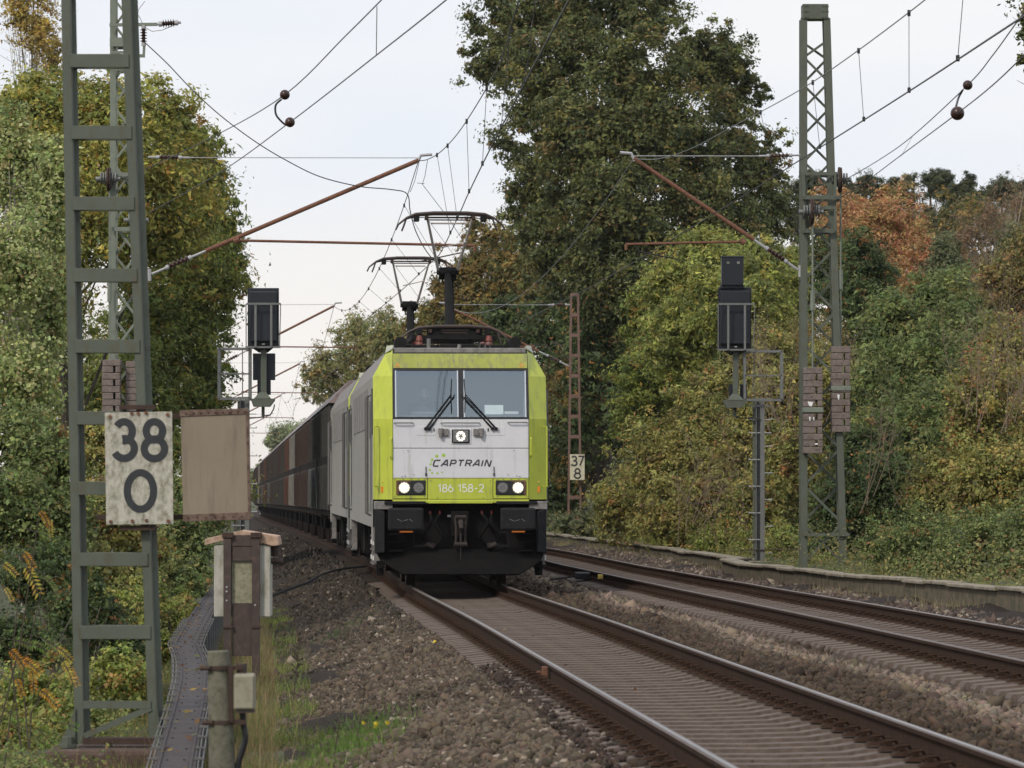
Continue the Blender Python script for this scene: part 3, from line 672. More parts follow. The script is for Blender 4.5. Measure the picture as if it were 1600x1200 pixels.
        for px, pz in ((-.52, 1.82), (.5, 1.82), (-.4, 1.53), (.38, 1.53)): b.cyl((px, -.018, pz), (0, 1, 0), .009, .012, 6)
        b.build('panel_screws', M['roof_grey'], R)
        for x in (-.595, .56):
            b = MB(); b.box(x-.005, x+.005, -.03, -.013, 1.95, 2.06); b.box(x-.012, x+.012, -.035, -.013, 1.90, 1.95); b.build('latch', M['black_plastic'], R)
        # triangle stickers
        for x in (-1.07, 1.05):
            b = MB(); b.add([(x-.045, fy(3.76)-.0145, 3.755), (x+.045, fy(3.76)-.0145, 3.755), (x, fy(3.84)-.0145, 3.835)], [(0, 1, 2)]); w = b.build('warning_triangle', M['orange_reflector'], R)
            b = MB(); b.add([(x-.028, fy(3.76)-.0165, 3.763), (x+.028, fy(3.76)-.0165, 3.763), (x, fy(3.82)-.0165, 3.815)], [(0, 1, 2)]); b.build('triangle_field', M['lime_dirty'], w)
        # lettering and logo
        b = MB(); lettering(b, 'CAPTRAIN', lambda u, v, k: (-.475+u, -.0135-k, 2.065+v), .100, .025, gap=.38, shear=.28, widen=1.32)
        b.build('lettering', M['logo_dark'], R)
        b = MB(); lettering(b, '186 158-2', lambda u, v, k: (-.385+u, -.0135-k, 1.63+v), .125, .017, gap=.21, widen=.98)
        b.build('number_lettering', M['paint_white'], R)
        b = MB()
        for (lx, lz, lr) in ((-.49, 2.175, .022), (-.41, 2.235, .027), (-.295, 2.25, .03), (-.515, 2.095, .018), (-.53, 2.0, .02), (-.49, 2.06-.11, .018), (-.40, 1.985-.04, .018), (-.32, 1.99-.03, .014), (-.505, 2.13, .012)):
            b.add([(lx+lr*math.cos(2*math.pi*k/14), -.0135, lz+lr*math.sin(2*math.pi*k/14)) for k in range(14)], [tuple(range(14))[::-1]])
        b.build('logo_dots', M['logo_green'], R)
        # small stickers on the corner facets
        for s in (-1, 1):
            b = MB(); b.beam((s*1.33, .16, 1.72), (s*1.33, .16, 1.62), .045, .01, (0, 1, 0)); b.build('sticker', M['orange_reflector'], R)
            b = MB(); b.cyl((s*1.33, .155, 1.80), (0, 1, 0), .02, .01, 3); b.build('sticker', M['yellow_sticker'], R)
        # grey steps below the nose
        for s in (-1, 1):
            b = MB(); b.box(min(s*1.16, s*1.47), max(s*1.16, s*1.47), .02, .40, 1.33, 1.47); b.build('step_block', M['roof_grey'], R, bevel=.01)
            b = MB(); b.box(min(s*.60, s*1.30), max(s*.60, s*1.30), -.02, .05, 1.42, 1.47); b.build('foot_board', M['black_plastic'], R, bevel=.006)
    # ---- front beam, buffers, plough
    mb = MB(); mb.box(-1.40, 1.40, .25, .5, .55, 1.44); mb.build('buffer_beam', M['underframe'], R)
    if front_detail:
        for s in (-1, 1):
            bf = MB(); bf.cyl((s*.95, .12, 1.155), (0, 1, 0), .17, .35, 20); bf = bf.build('buffer', M['underframe'], R)
            b = MB(); b.box(s*.95-.30, s*.95+.30, -.34, -.26, .975, 1.36); b.build('buffer_plate', M['black_plastic'], bf, bevel=.045)
            b = MB(); b.box(s*.95-.10, s*.95+.12, -.30, -.285, .945, .97); b.build('reflector', M['orange_reflector'], bf)
            b = MB()
            for q_ in range(3): b.tube([(s*.95-.14+.1*q_, -.342, 1.17-.03*(q_ % 2)), (s*.95-.06+.09*q_, -.343, 1.13+.03*(q_ % 2))], .004, 4)
            b.build('scratch', M['roof_grey'], bf)
            b = MB(); b.add([(s*1.30, -.10, .60), (s*1.46, .05, .58), (s*1.46, .05, 1.34), (s*1.30, -.10, 1.30), (s*1.30, .3, .60), (s*1.46, .3, .58), (s*1.46, .3, 1.34), (s*1.30, .3, 1.30)],
                            [(0, 1, 2, 3), (1, 5, 6, 2), (3, 2, 6, 7), (0, 4, 5, 1), (0, 3, 7, 4)]); b.build('corner_shield', M['black_plastic'], R, bevel=.02)
            b = MB()
            for z in (.62, .76, .9): b.box(min(s*.98, s*1.22), max(s*.98, s*1.22), -.05, .15, z, z+.02)
            b.build('foot_step', M['underframe'], R)
            b = MB()
            for (x0, x1, z0, z1) in ((-.09, .09, .70, .73), (-.09, .09, .93, .96), (-.09, -.07, .70, .96), (.07, .09, .70, .96)): b.box(s*.72+x0, s*.72+x1, -.10, -.07, z0, z1)
            b.build('socket_frame', M['black_plastic'], R)
            # hoses: two per side
            for dx in (.40, .56):
                b = MB(); x = s*dx; hh = 1.22
                b.tube(span([(x-s*.04, .22, hh+.05), (x-s*.04, .02, hh+.02), (x+s*.05*(1 if dx > .5 else -1)*-1, -.12, hh-.12), (x+s*.08*(1 if dx > .5 else -1), -.12, hh-.35), (x+s*.02, -.05, hh-.50), (x-s*.06*(1 if dx > .5 else -1), -.03, hh-.56)], 4), .028, 8)
                h_ = b.build('brake_hose', M['rubber'], R)
                b = MB(); b.tube([(x-s*.09*(1 if dx > .5 else -1), -.05, hh-.52), (x+s*.06, -.06, hh-.47)], [.045, .04], 8); b.build('hose_end', M['coupling_dark'], h_)
                b = MB(); b.tube([(x-s*.04, .0, hh+.02), (x-s*.04, .0, hh+.09)], .007, 6); b.build('hose_tap', M['hose_red'], h_)
        b = MB(); b.box(-.16, .14, .05, .26, .86, 1.30); b.build('coupler_mount', M['underframe'], R, bevel=.02)
        b = MB(); b.tube([(-.01, .05, 1.12), (-.01, -.12, 1.12), (-.01, -.25, 1.10), (-.01, -.30, 1.02), (-.01, -.24, .96), (-.01, -.17, .98)], [.05, .05, .045, .04, .035, .025], 8); b.build('draw_hook', M['coupling_dark'], R)
        b = MB()
        for s in (-1, 1):
            b.tube([(-.01+s*.09, -.05, 1.20), (-.01+s*.075, -.12, 1.0), (-.01+s*.08, -.12, .78), (-.01+s*.10, -.1, .70)], .022, 7)
        b.tube([(-.12, -.12, .74), (.10, -.12, .74)], .04, 8); b.tube([(-.10, -.1, 1.2), (.08, -.1, 1.2)], .035, 8); b.tube([(-.01, -.12, 1.16), (-.01, -.13, .78)], .02, 8)
        b.tube([(-.01, -.12, .70), (-.01, -.12, .46)], .008, 5)
        b.build('screw_coupling', M['coupling_dark'], R)
        b = MB(); b.box(-.22, -.11, -.005+.245, .248, 1.20, 1.235); b.build('data_plate', M['paint_white'], R)
        # plough
        b = MB(); out = []
        prof = [(.66, -.02), (.48, -.10), (.33, -.20), (.24, -.30)]
        vs = []; nx = 12
        for z, y in prof:
            hw = 1.46 if z > .5 else (1.38 if z > .4 else (1.16 if z > .3 else .98))
            for k in range(nx+1):
                x = -hw+2*hw*k/nx; vs.append((x, y+.22*abs(x/1.46)**2, z+(.006*math.sin(k*2.1) if z < .3 else 0)))
        fs = [(r_*(nx+1)+k, (r_+1)*(nx+1)+k, (r_+1)*(nx+1)+k+1, r_*(nx+1)+k+1) for r_ in range(3) for k in range(nx)]
        b.add(vs, fs); po = b.build('snow_plough', M['plow_dark'], R); so_ = po.modifiers.new('solid', 'SOLIDIFY'); so_.thickness = .03
    # ---- side details (left and right)
    for s in (-1, 1):
        X = s*1.482
        def side(name, y0, y1, z0, z1, m, pr=.006, par=R, bev=0):
            b = MB(); b.box(min(X, X+s*pr), max(X, X+s*pr), y0, y1, z0, z1); return b.build(name, m, par, bevel=bev)
        side('lower_skirt', .42, LEN-.42, 1.02, 1.50, M['loco_side_grey'], .002)
        b = MB(); b.box(min(X, X-s*.1), max(X, X-s*.1), .42, 1.5, .80, 1.02); b.box(min(X, X-s*.1), max(X, X-s*.1), LEN-1.5, LEN-.42, .80, 1.02); b.build('skirt_corner', M['loco_side_grey'], R)
        for y0 in (1.55, LEN-2.3):
            d_ = side('door', y0, y0+.72, 1.30, 3.35, M['loco_side_grey'], .014, bev=.006)
            side('door_window', y0+.14, y0+.58, 2.55, 3.2, M['black_frame'], .018, par=d_)
            for yy in (y0-.10, y0+.82):
                b = MB(); b.tube([(X, yy, 3.30), (X+s*.07, yy, 3.28), (X+s*.07, yy, 1.25), (X, yy, 1.22)], .024, 6); b.build('handrail', M['handrail_dark'], R)
        b = MB()
        for yy in (.9, LEN-1.0): b.box(min(X-s*.02, X+s*.012), max(X-s*.02, X+s*.012), yy-.25, yy+.40, 2.62, 3.40)
        b.build('side_window', M['black_frame'], R)
        b = MB()
        for k in range(6): b.box(min(X, X+s*.012), max(X, X+s*.012), 4.2+k*1.75, 4.2+k*1.75+1.5, 2.75, 3.45)
        b.build('grille', M['roof_grey'], R)
        b = MB()
        for yy in (.75, 2.7, 3.6): b.box(min(X, X+s*.006), max(X, X+s*.006), yy, yy+.07, 1.28, 1.42)
        b.build('step_slot', M['black_frame'], R)
        b = MB()
        for yy in (.55, 1.72, LEN-1.9):
            b.box(min(X-s*.12, X-s*.02), max(X-s*.12, X-s*.02), yy, yy+.03, .38, 1.02); b.box(min(X-s*.12, X-s*.02), max(X-s*.12, X-s*.02), yy+.40, yy+.43, .38, 1.02)
            for z in (.38, .62, .85): b.box(min(X-s*.12, X), max(X-s*.12, X), yy, yy+.43, z, z+.025)
        b.build('steps', M['roof_grey'], R)
        b = MB()
        for yy in (.56, 1.74): b.box(min(X-s*.02, X+s*.004), max(X-s*.02, X+s*.004), yy, yy+.05, .46, .54); b.box(min(X-s*.02, X+s*.004), max(X-s*.02, X+s*.004), yy, yy+.05, .72, .8)
        b.build('step_mark', M['paint_white'], R)
        b = MB(); b.tube([(s*1.36, .35, .35), (s*1.36, .8, .28), (s*1.36, 1.6, .32)], .03, 6); b.box(min(s*1.3, s*1.42), max(s*1.3, s*1.42), .5, .75, .2, .45); b.build('sand_pipe', M['underframe'], R)
    # mirrors on the right edge
    b = MB(); b.box(1.482, 1.55, .95, 1.0, 2.3, 3.4); b.tube([(1.49, .9, 2.7), (1.56, .9, 2.68), (1.56, .9, 2.45), (1.49, .9, 2.43)], .012, 6); b.tube([(1.49, .9, 2.15), (1.56, .9, 2.13), (1.56, .9, 1.9), (1.49, .9, 1.88)], .012, 6)
    b.build('mirror_bracket', M['roof_grey'], R)
    # ---- bogies and wheels
    for yb in (3.4, LEN-3.4):
        b = MB()
        for s in (-1, 1):
            b.box(s*1.12-.08, s*1.12+.08, yb-2.0, yb+2.0, .55, .85); b.box(s*1.14-.13, s*1.14+.13, yb-.45, yb+.45, .35, .95)
            for yw in (-1.3, 1.3): b.box(s*1.14-.14, s*1.14+.14, yb+yw-.22, yb+yw+.22, .42, .85); b.cyl((s*1.14, yb+yw+.0, .98), (0, 0, 1), .13, .3, 10)
        b.box(-1.0, 1.0, yb-1.9, yb+1.9, .5, .8); bg = b.build('bogie', M['underframe'], R)
        for yw in (-1.3, 1.3):
            w = MB()
            for s in (-1, 1): w.cyl((s*.80, yb+yw, .60), (1, 0, 0), .60, .13, 32); w.cyl((s*.735, yb+yw, .60), (1, 0, 0), .63, .03, 32)
            w.cyl((0, yb+yw, .6), (1, 0, 0), .09, 1.6, 12); w.build('wheelset', M['rust_dark'], bg)
    mb = MB(); mb.box(-1.2, 1.2, 6.6, LEN-6.6, .35, 1.3); mb.box(-1.38, 1.38, .6, LEN-.6, 1.25, 1.5); mb.build('underframe', M['underframe'], R)
    # ---- roof equipment
    z0 = 4.06
    for bx_ in ((-.95, .95, 1.7, 2.2, z0, z0+.12), (-.5, .5, 5.2, 6.8, z0, z0+.22), (-.8, .8, 8, 12, z0, z0+.30), (-.30, .30, 1.2, 1.6, z0, z0+.12)):
        b = MB(); b.box(*bx_); b.build('roof_box', M['panto_black'], R, bevel=.02)
    for x in (-.98, 1.0): b = MB(); b.cyl((x, 1.6, z0+.14), (0, 1, 0), .11, .5, 16); b.build('air_reservoir', M['panto_black'], R)
    for x in (-.62, .60):
        for y in (2.3, 4.2):
            b = MB(); b.tube([(x, y, z0), (x, y, z0+.06), (x, y, z0+.07), (x, y, z0+.13), (x, y, z0+.14), (x, y, z0+.2), (x, y, z0+.21), (x, y, z0+.30)], [.07, .045, .07, .045, .07, .045, .065, .04], 12)
            b.build('roof_insulator', M['insulator_red'], R)
    b = MB()
    for x in (.28, .38, .48): b.tube([(x, 1.4, z0), (x+.02, 1.35, z0+.14), (x+.08, 1.4, z0+.15), (x+.1, 1.5, z0)], .010, 6)
    for x in (-.5,): b.cyl((x, 1.2, z0+.1), (0, 0, 1), .035, .22, 10)
    b.build('roof_cable', M['steel_grey'], R)
    b = MB(); b.tube([(.0, .9, z0), (.02, .9, z0+.10)], .03, 8); b.build('antenna', M['roof_grey'], R)
    return R
def pantograph(y0, up, z_head):
    """half-scissor current collector; y0 its foot on the roof, z_head the height of its strips above the rail"""
    R = empty('pantograph'); zb = 4.30
    b = MB(); b.box(-.75, .75, y0-.75, y0-.68, zb, zb+.07); b.box(-.75, .75, y0+.68, y0+.75, zb, zb+.07); b.box(-.75, -.68, y0-.7, y0+.7, zb, zb+.07); b.box(.68, .75, y0-.7, y0+.7, zb, zb+.07)
    b.box(-.3, .3, y0-.3, y0+.5, zb, zb+.12); b.cyl((0, y0-.1, zb+.12), (1, 0, 0), .10, .8, 12)
    for x in (-.35, -.2, .25, .42): b.tube([(x, y0-.4, zb+.05), (x, y0-.1, zb+.16), (x+.03, y0+.4, zb+.06)], .03, 6)
    b.build('base_frame', M['panto_black'], R)
    if up:
        knee = (0, y0+.75, z_head-1.00); foot = (0, y0-.1, zb+.12); hy = y0-.15
        b = MB(); b.tube([foot, knee], [.085, .065], 10); b.tube([(0.09, foot[1]+.3, foot[2]-.05), (.09, knee[1]+.18, knee[2]-.12)], .022, 6); b.build('lower_arm', M['panto_black'], R)
        b = MB(); b.cyl(knee, (1, 0, 0), .09, .30, 14); b.tube([(-.20, knee[1], knee[2]+.0), (.20, knee[1], knee[2])], .055, 10); b.tube([(-.16, knee[1]+.1, knee[2]-.09), (.16, knee[1]+.1, knee[2]-.09)], .04, 8)
        for x in (-.12, .12): b.tube([(x, knee[1], knee[2]-.06), (x*.6, knee[1]+.05, knee[2]-.22)], .018, 6)
        b.build('knee_joint', M['panto_black'], R)
        b = MB()
        for s in (-1, 1): b.tube([(s*.17, knee[1], knee[2]+.02), (s*.40, hy, z_head-.10)], [.030, .022], 8)
        b.build('upper_arm', M['panto_tube'], R)
        b = MB(); b.tube([(-.155, (knee[1]+hy)/2+.1, knee[2]+.42), (.31, (knee[1]+hy)/2-.1, knee[2]+.52)], .013, 6); b.tube([(-.33, hy+.15, z_head-.16), (.33, hy+.15, z_head-.16)], .018, 6)
        b.tube([(-.38, hy, z_head-.12), (.30, knee[1], knee[2]+.05)], .006, 4); b.build('stay', M['panto_tube'], R)
    else:
        hy = y0-.35
        b = MB(); b.tube([(0, y0-.1, zb+.1), (0, y0+1.2, zb+.17)], .07, 8); b.tube([(-.3, y0+1.2, zb+.2), (-.45, hy, z_head-.08)], .03, 6); b.tube([(.3, y0+1.2, zb+.2), (.45, hy, z_head-.08)], .03, 6)
        for x in (-.35, .38): b.box(x-.12, x+.12, y0-.5, y0-.3, zb+.04, zb+.18)
        b.build('folded_arm', M['panto_black'], R)
    hd = MB()
    for dy in (-.19, .19):
        hd.tube([(-.98 if dy < 0 else -.86, hy+dy, z_head-.30), (-.93 if dy < 0 else -.82, hy+dy, z_head-.20), (-.78, hy+dy, z_head-.08), (-.62, hy+dy, z_head-.015), (-.3, hy+dy, z_head+.01), (.3, hy+dy, z_head+.01), (.62, hy+dy, z_head-.015), (.78, hy+dy, z_head-.08), (.93 if dy < 0 else .82, hy+dy, z_head-.20), (.98 if dy < 0 else .86, hy+dy, z_head-.30)],
                [.016, .018, .02, .028, .03, .03, .028, .02, .018, .016], 7)
    hd = hd.build('collector_head', M['panto_strip'], R)
    b = MB(); b.tube([(-.42, hy-.1, z_head-.07), (.42, hy-.1, z_head-.07)], .018, 6); b.tube([(-.42, hy+.12, z_head-.10), (.42, hy+.12, z_head-.10)], .014, 6)
    for x in (-.42, .42): b.box(x-.03, x+.03, hy-.2, hy+.2, z_head-.10, z_head-.04)
    b.build('head_bar', M['rust_dark'], hd)
    b = MB()
    for x in (-.60, .60): b.box(x-.045, x+.045, hy-.22, hy+.22, z_head-.13, z_head-.03); b.tube([(x-.13, hy-.2, z_head-.09), (x+.13, hy-.2, z_head-.075)], .008, 5)
    b.build('spring_box', M['panto_black'], hd)
    return R
L1 = loco(True); tag(L1, 'yellow-green and silver electric locomotive with lit headlights leading the train', 'locomotive', 'locomotives at the head of the train')
for o in (pantograph(4.3, True, 6.60), pantograph(3.1, False, 4.52)):
    o.parent = L1
place_vehicle(L1, 75.0, LEN)
L2 = loco(False); tag(L2, 'second electric locomotive with grey sides, coupled right behind the lit one', 'locomotive', 'locomotives at the head of the train')
pp = pantograph(4.3, True, 6.76); pp.parent = L2
place_vehicle(L2, 75.0+18.95, LEN)

# ---- the driver behind the left pane
dv = empty('person', label='train driver in dark clothes seated behind the left windscreen', cat='person')
ob_me = bpy.data.meshes.new('figure')
J = [((0, 0, 0), .17), ((0, 0, .22), .16), ((0, 0, .42), .17), ((0, -.01, .52), .07), ((0, -.02, .60), .065), ((0, -.03, .68), .088), ((0, -.02, .78), .085),
     ((-.19, 0, .44), .07), ((-.25, -.08, .20), .05), ((-.20, -.34, .16), .038), ((-.17, -.42, .17), .035), ((.19, 0, .44), .07), ((.25, -.08, .20), .05), ((.20, -.34, .16), .038), ((.17, -.42, .17), .035),
     ((-.12, -.10, -.02), .10), ((-.14, -.45, .0), .075), ((.12, -.10, -.02), .10), ((.14, -.45, .0), .075)]
E_ = [(0, 1), (1, 2), (2, 3), (3, 4), (4, 5), (5, 6), (2, 7), (7, 8), (8, 9), (9, 10), (2, 11), (11, 12), (12, 13), (13, 14), (0, 15), (15, 16), (0, 17), (17, 18)]
ob_me.from_pydata([j[0] for j in J], E_, [])
fo = bpy.data.objects.new('figure', ob_me); COL.objects.link(fo)
sk = fo.modifiers.new('skin', 'SKIN'); sk.use_smooth_shade = True
if not ob_me.skin_vertices: ob_me.attributes  # layer is made by the modifier
try:
    lay = ob_me.skin_vertices[0].data
except Exception:
    bpy.context.view_layer.objects.active = fo; lay = None
if lay is None:
    import bmesh
    bm = bmesh.new(); bm.from_mesh(ob_me); bm.verts.layers.skin.verify(); bm.to_mesh(ob_me); bm.free(); lay = ob_me.skin_vertices[0].data
for i, j in enumerate(J): lay[i].radius = (j[1], j[1]*.9); lay[i].use_root = (i == 0)
fo.modifiers.new('sub', 'SUBSURF').levels = 1
ob_me.materials.append(M['cloth_dark']); fo.parent = dv
hd_ = MB()
vs = []; nseg, nring = 16, 12
for i in range(nring+1):
    ph = math.pi*i/nring
    for k in range(nseg):
        th = 2*math.pi*k/nseg; r_ = math.sin(ph); x = .078*r_*math.cos(th); y = .095*r_*math.sin(th); z = .12*math.cos(ph)
        if y < -.07 and abs(x) < .02 and abs(z+.01) < .03: y -= .02
        if z < -.05: x *= .85; 
        vs.append((x, y-.03, .75+z))
hd_.add(vs, [(i*nseg+k, i*nseg+(k+1) % nseg, (i+1)*nseg+(k+1) % nseg, (i+1)*nseg+k) for i in range(nring) for k in range(nseg)])
for s in (-1, 1): hd_.tube([(s*.078, -.01, .72), (s*.088, -.0, .75), (s*.080, .0, .78)], [.008, .014, .01], 6)
hd_.build('head', M['skin'], dv, smooth=True)
b = MB(); 
for s in (-1, 1): b.cyl((s*.03, -.122, .765), (0, 1, 0), .011, .008, 8)
b.tube([(-.024, -.118, .70), (0, -.123, .698), (.024, -.118, .70)], .005, 5); b.build('face', M['cloth_dark'], dv)
b = MB(); b.tube([(0, .0, .80), (0, -.005, .86), (0, -.01, .885)], [.098, .075, .03], 12); b.build('hair', M['bark'], dv, smooth=True)
for s in (-1, 1):
    h = MB(); bx = s*.16
    h.tube([(bx, -.40, .175), (bx, -.45, .178), (bx, -.48, .178)], [.03, .042, .036], 8)
    for k, (dx, ln) in enumerate(((-.027, .055), (-.009, .068), (.010, .063), (.028, .048))):
        h.tube([(bx+dx, -.47, .18), (bx+dx*1.1, -.47-ln*.6, .182), (bx+dx*1.1, -.47-ln, .166)], [.0095, .009, .007], 6)
    h.tube([(bx-s*.03, -.43, .178), (bx-s*.055, -.455, .178), (bx-s*.06, -.485, .172)], [.012, .011, .008], 6)
    h.build('hand', M['skin'], dv)
mw_ = Matrix.LocRotScale(L1.location, L1.rotation_euler, None)
dv.location = mw_ @ Vector((-.60, .80, 2.55)); dv.rotation_euler = L1.rotation_euler
b = MB(); b.box(-.26, .26, .12, .24, -.1, .62); b.box(-.26, .26, -.35, .24, -.22, -.1); b.tube([(0, 0, -.2), (0, 0, -.8)], .06, 8); st = b.build('driver_seat', M['cloth_dark'], L1, bevel=.03); st.location = (-.60, .90, 2.55)

# ------------------------------------------------------------------ hopper wagons
WL = 12.54
def wagon():
    R = empty('hopper_wagon'); hw = 1.48
    b = MB()   # tub: upper sides slightly out, bottom funnel
    ring = lambda y: [(-1.05, y, 1.15), (-hw, y, 2.42), (-hw, y, 3.78), (-.95, y, 4.36), (0, y, 4.42), (.95, y, 4.36), (hw, y, 3.78), (hw, y, 2.42), (1.05, y, 1.15)]
    ys = [.62, WL-.72]; vs = [p for y in ys for p in ring(y)]
    b.add(vs, [(k, k+1, 9+k+1, 9+k) for k in range(8)]+[tuple(range(9))[::-1], tuple(range(9, 18))]); b.build('tub', M['wagon_brown'], R)
    for s in (-1, 1):
        b = MB(); x = s*(hw+.02)
        for k in range(13):
            y = .45+(WL-1.0)*k/12; b.box(min(x, x+s*.018), max(x, x+s*.018), y-.03, y+.03, 2.5, 3.72)
        b.build('side_rib', M['wagon_brown'], R)
        b = MB(); b.box(min(x-s*.05, x+s*.03), max(x-s*.05, x+s*.03), .40, WL-.5, 2.26, 2.48); b.build('side_beam', M['wagon_beam'], R)
        for k in range(4):
            y0 = .9+k*2.75
            b = MB(); b.add([(x-s*.02, y0, 2.26), (x-s*.02, y0+2.5, 2.26), (x-s*.06, y0+2.5, 1.08), (x-s*.06, y0, 1.08), (x+s*.05, y0, 2.26), (x+s*.05, y0+2.5, 2.26), (x+s*.0, y0+2.5, 1.08), (x+s*.0, y0, 1.08)],
                            [(4, 5, 6, 7), (0, 3, 2, 1), (0, 4, 7, 3), (1, 2, 6, 5), (0, 1, 5, 4), (3, 7, 6, 2)]); f_ = b.build('discharge_flap', M['wagon_brown'], R)
            b = MB()
            for q_ in range(2): b.box(min(x+s*.03, x+s*.065), max(x+s*.03, x+s*.055), y0+.3+q_*1.6, y0+.34+q_*1.6, 1.1, 2.2)
            b.build('flap_rib', M['wagon_brown'], f_)
        b = MB(); b.box(min(s*1.30, s*1.42), max(s*1.30, s*1.42), .15, WL-.15, .92, 1.10); b.build('sole_bar', M['wagon_beam'], R)
    b = MB(); 
    for y0, y1 in ((.42, WL/2-.04), (WL/2+.04, WL-.52)):
        b.add([(p[0]*1.015, y, p[2]+.05) for y in (y0, y1) for p in ring(0)[2:7]], [(k, k+1, 5+k+1, 5+k) for k in range(4)]+[(0, 1, 2, 3, 4)[::-1], (5, 6, 7, 8, 9)])
    b.build('roof_lid', M['wagon_lid'], R)
    b = MB(); b.box(-1.3, 1.3, .05, .3, .85, 1.25)
    for s in (-1, 1): b.cyl((s*.875, -.15, 1.05), (0, 1, 0), .22, .06, 16); b.cyl((s*.875, 0, 1.05), (0, 1, 0), .1, .4, 10)
    for x in (-1.25, 1.25): b.tube([(x, .2, 1.2), (x, .3, 3.6)], .03, 6)
    for z in (1.6, 2.0, 2.4, 2.8, 3.2): b.tube([(.85, .25, z), (1.25, .25, z)], .02, 6)
    b.build('end_frame', M['wagon_dark'], R)
    for yb in (2.2, WL-2.2):
        b = MB()
        for s in (-1, 1): b.box(s*1.0-.07, s*1.0+.07, yb-1.1, yb+1.1, .45, .75)
        b.box(-.9, .9, yb-.3, yb+.3, .5, .9); bg = b.build('bogie', M['underframe'], R)
        for yw in (-.9, .9):
            b = MB()
            for s in (-1, 1): b.cyl((s*.8, yb+yw, .46), (1, 0, 0), .46, .13, 20)
            b.cyl((0, yb+yw, .46), (1, 0, 0), .08, 1.5, 8); b.build('wheelset', M['rust_dark'], bg)
    return R
def recolour(R, mm, lid):
    for o in R.children_recursive:
        if o.type == 'MESH' and (o.data.materials[0] in (M['wagon_brown'], M['wagon_lid'])):
            new = mm if o.data.materials[0] == M['wagon_brown'] else lid
            key = (o.data.name, new.name)
            if key not in RC: d_ = o.data.copy(); d_.materials.clear(); d_.materials.append(new); RC[key] = d_
            o.data = RC[key]
RC = {}
W0 = wagon()
seq = ['dark', 'dark', 'brown', 'brown', 'pale', 'rust', 'dark', 'brown', 'dark', 'brown', 'dark', 'brown', 'rust', 'dark', 'brown', 'pale', 'brown', 'dark', 'brown', 'dark', 'brown', 'brown']
words_ = {'dark': 'charcoal grey', 'brown': 'dark brown', 'pale': 'pale grey', 'rust': 'rust red'}
order = ['first', 'second', 'third', 'fourth', 'fifth', 'sixth', 'seventh', 'eighth', 'ninth', 'tenth', 'eleventh', 'twelfth', 'thirteenth', 'fourteenth', 'fifteenth', 'sixteenth', 'seventeenth', 'eighteenth', 'nineteenth', 'twentieth', 'twenty-first', 'twenty-second']
D = 75+18.95*2
allw = [W0]+[copy_tree(W0) for _ in seq[1:]]
for i, c in enumerate(seq):
    w = allw[i]; place_vehicle(w, D, WL); D += WL
    lid = M['wagon_lid_grey'] if c == 'pale' or i == 1 else M['wagon_lid']
    lower = {'dark': 'wagon_pale_blue', 'brown': 'wagon_dark', 'pale': 'wagon_brown', 'rust': 'wagon_pale'}[c] if i % 3 == 1 else None
    if lower:
        for o in w.children_recursive:
            if o.name.startswith('discharge_flap') or o.name.startswith('flap_rib'):
                key = (o.data.name, lower)
                if key not in RC: d_ = o.data.copy(); d_.materials.clear(); d_.materials.append(M[lower]); RC[key] = d_
                o.data = RC[key]
    recolour(w, {'dark': M['wagon_dark'], 'brown': M['wagon_brown'], 'pale': M['wagon_pale'], 'rust': M['wagon_rust']}[c], lid)
    tag(w, '%s hopper wagon, %s behind the two locomotives' % (words_[c], order[i]), 'wagon', 'hopper wagons of the train')

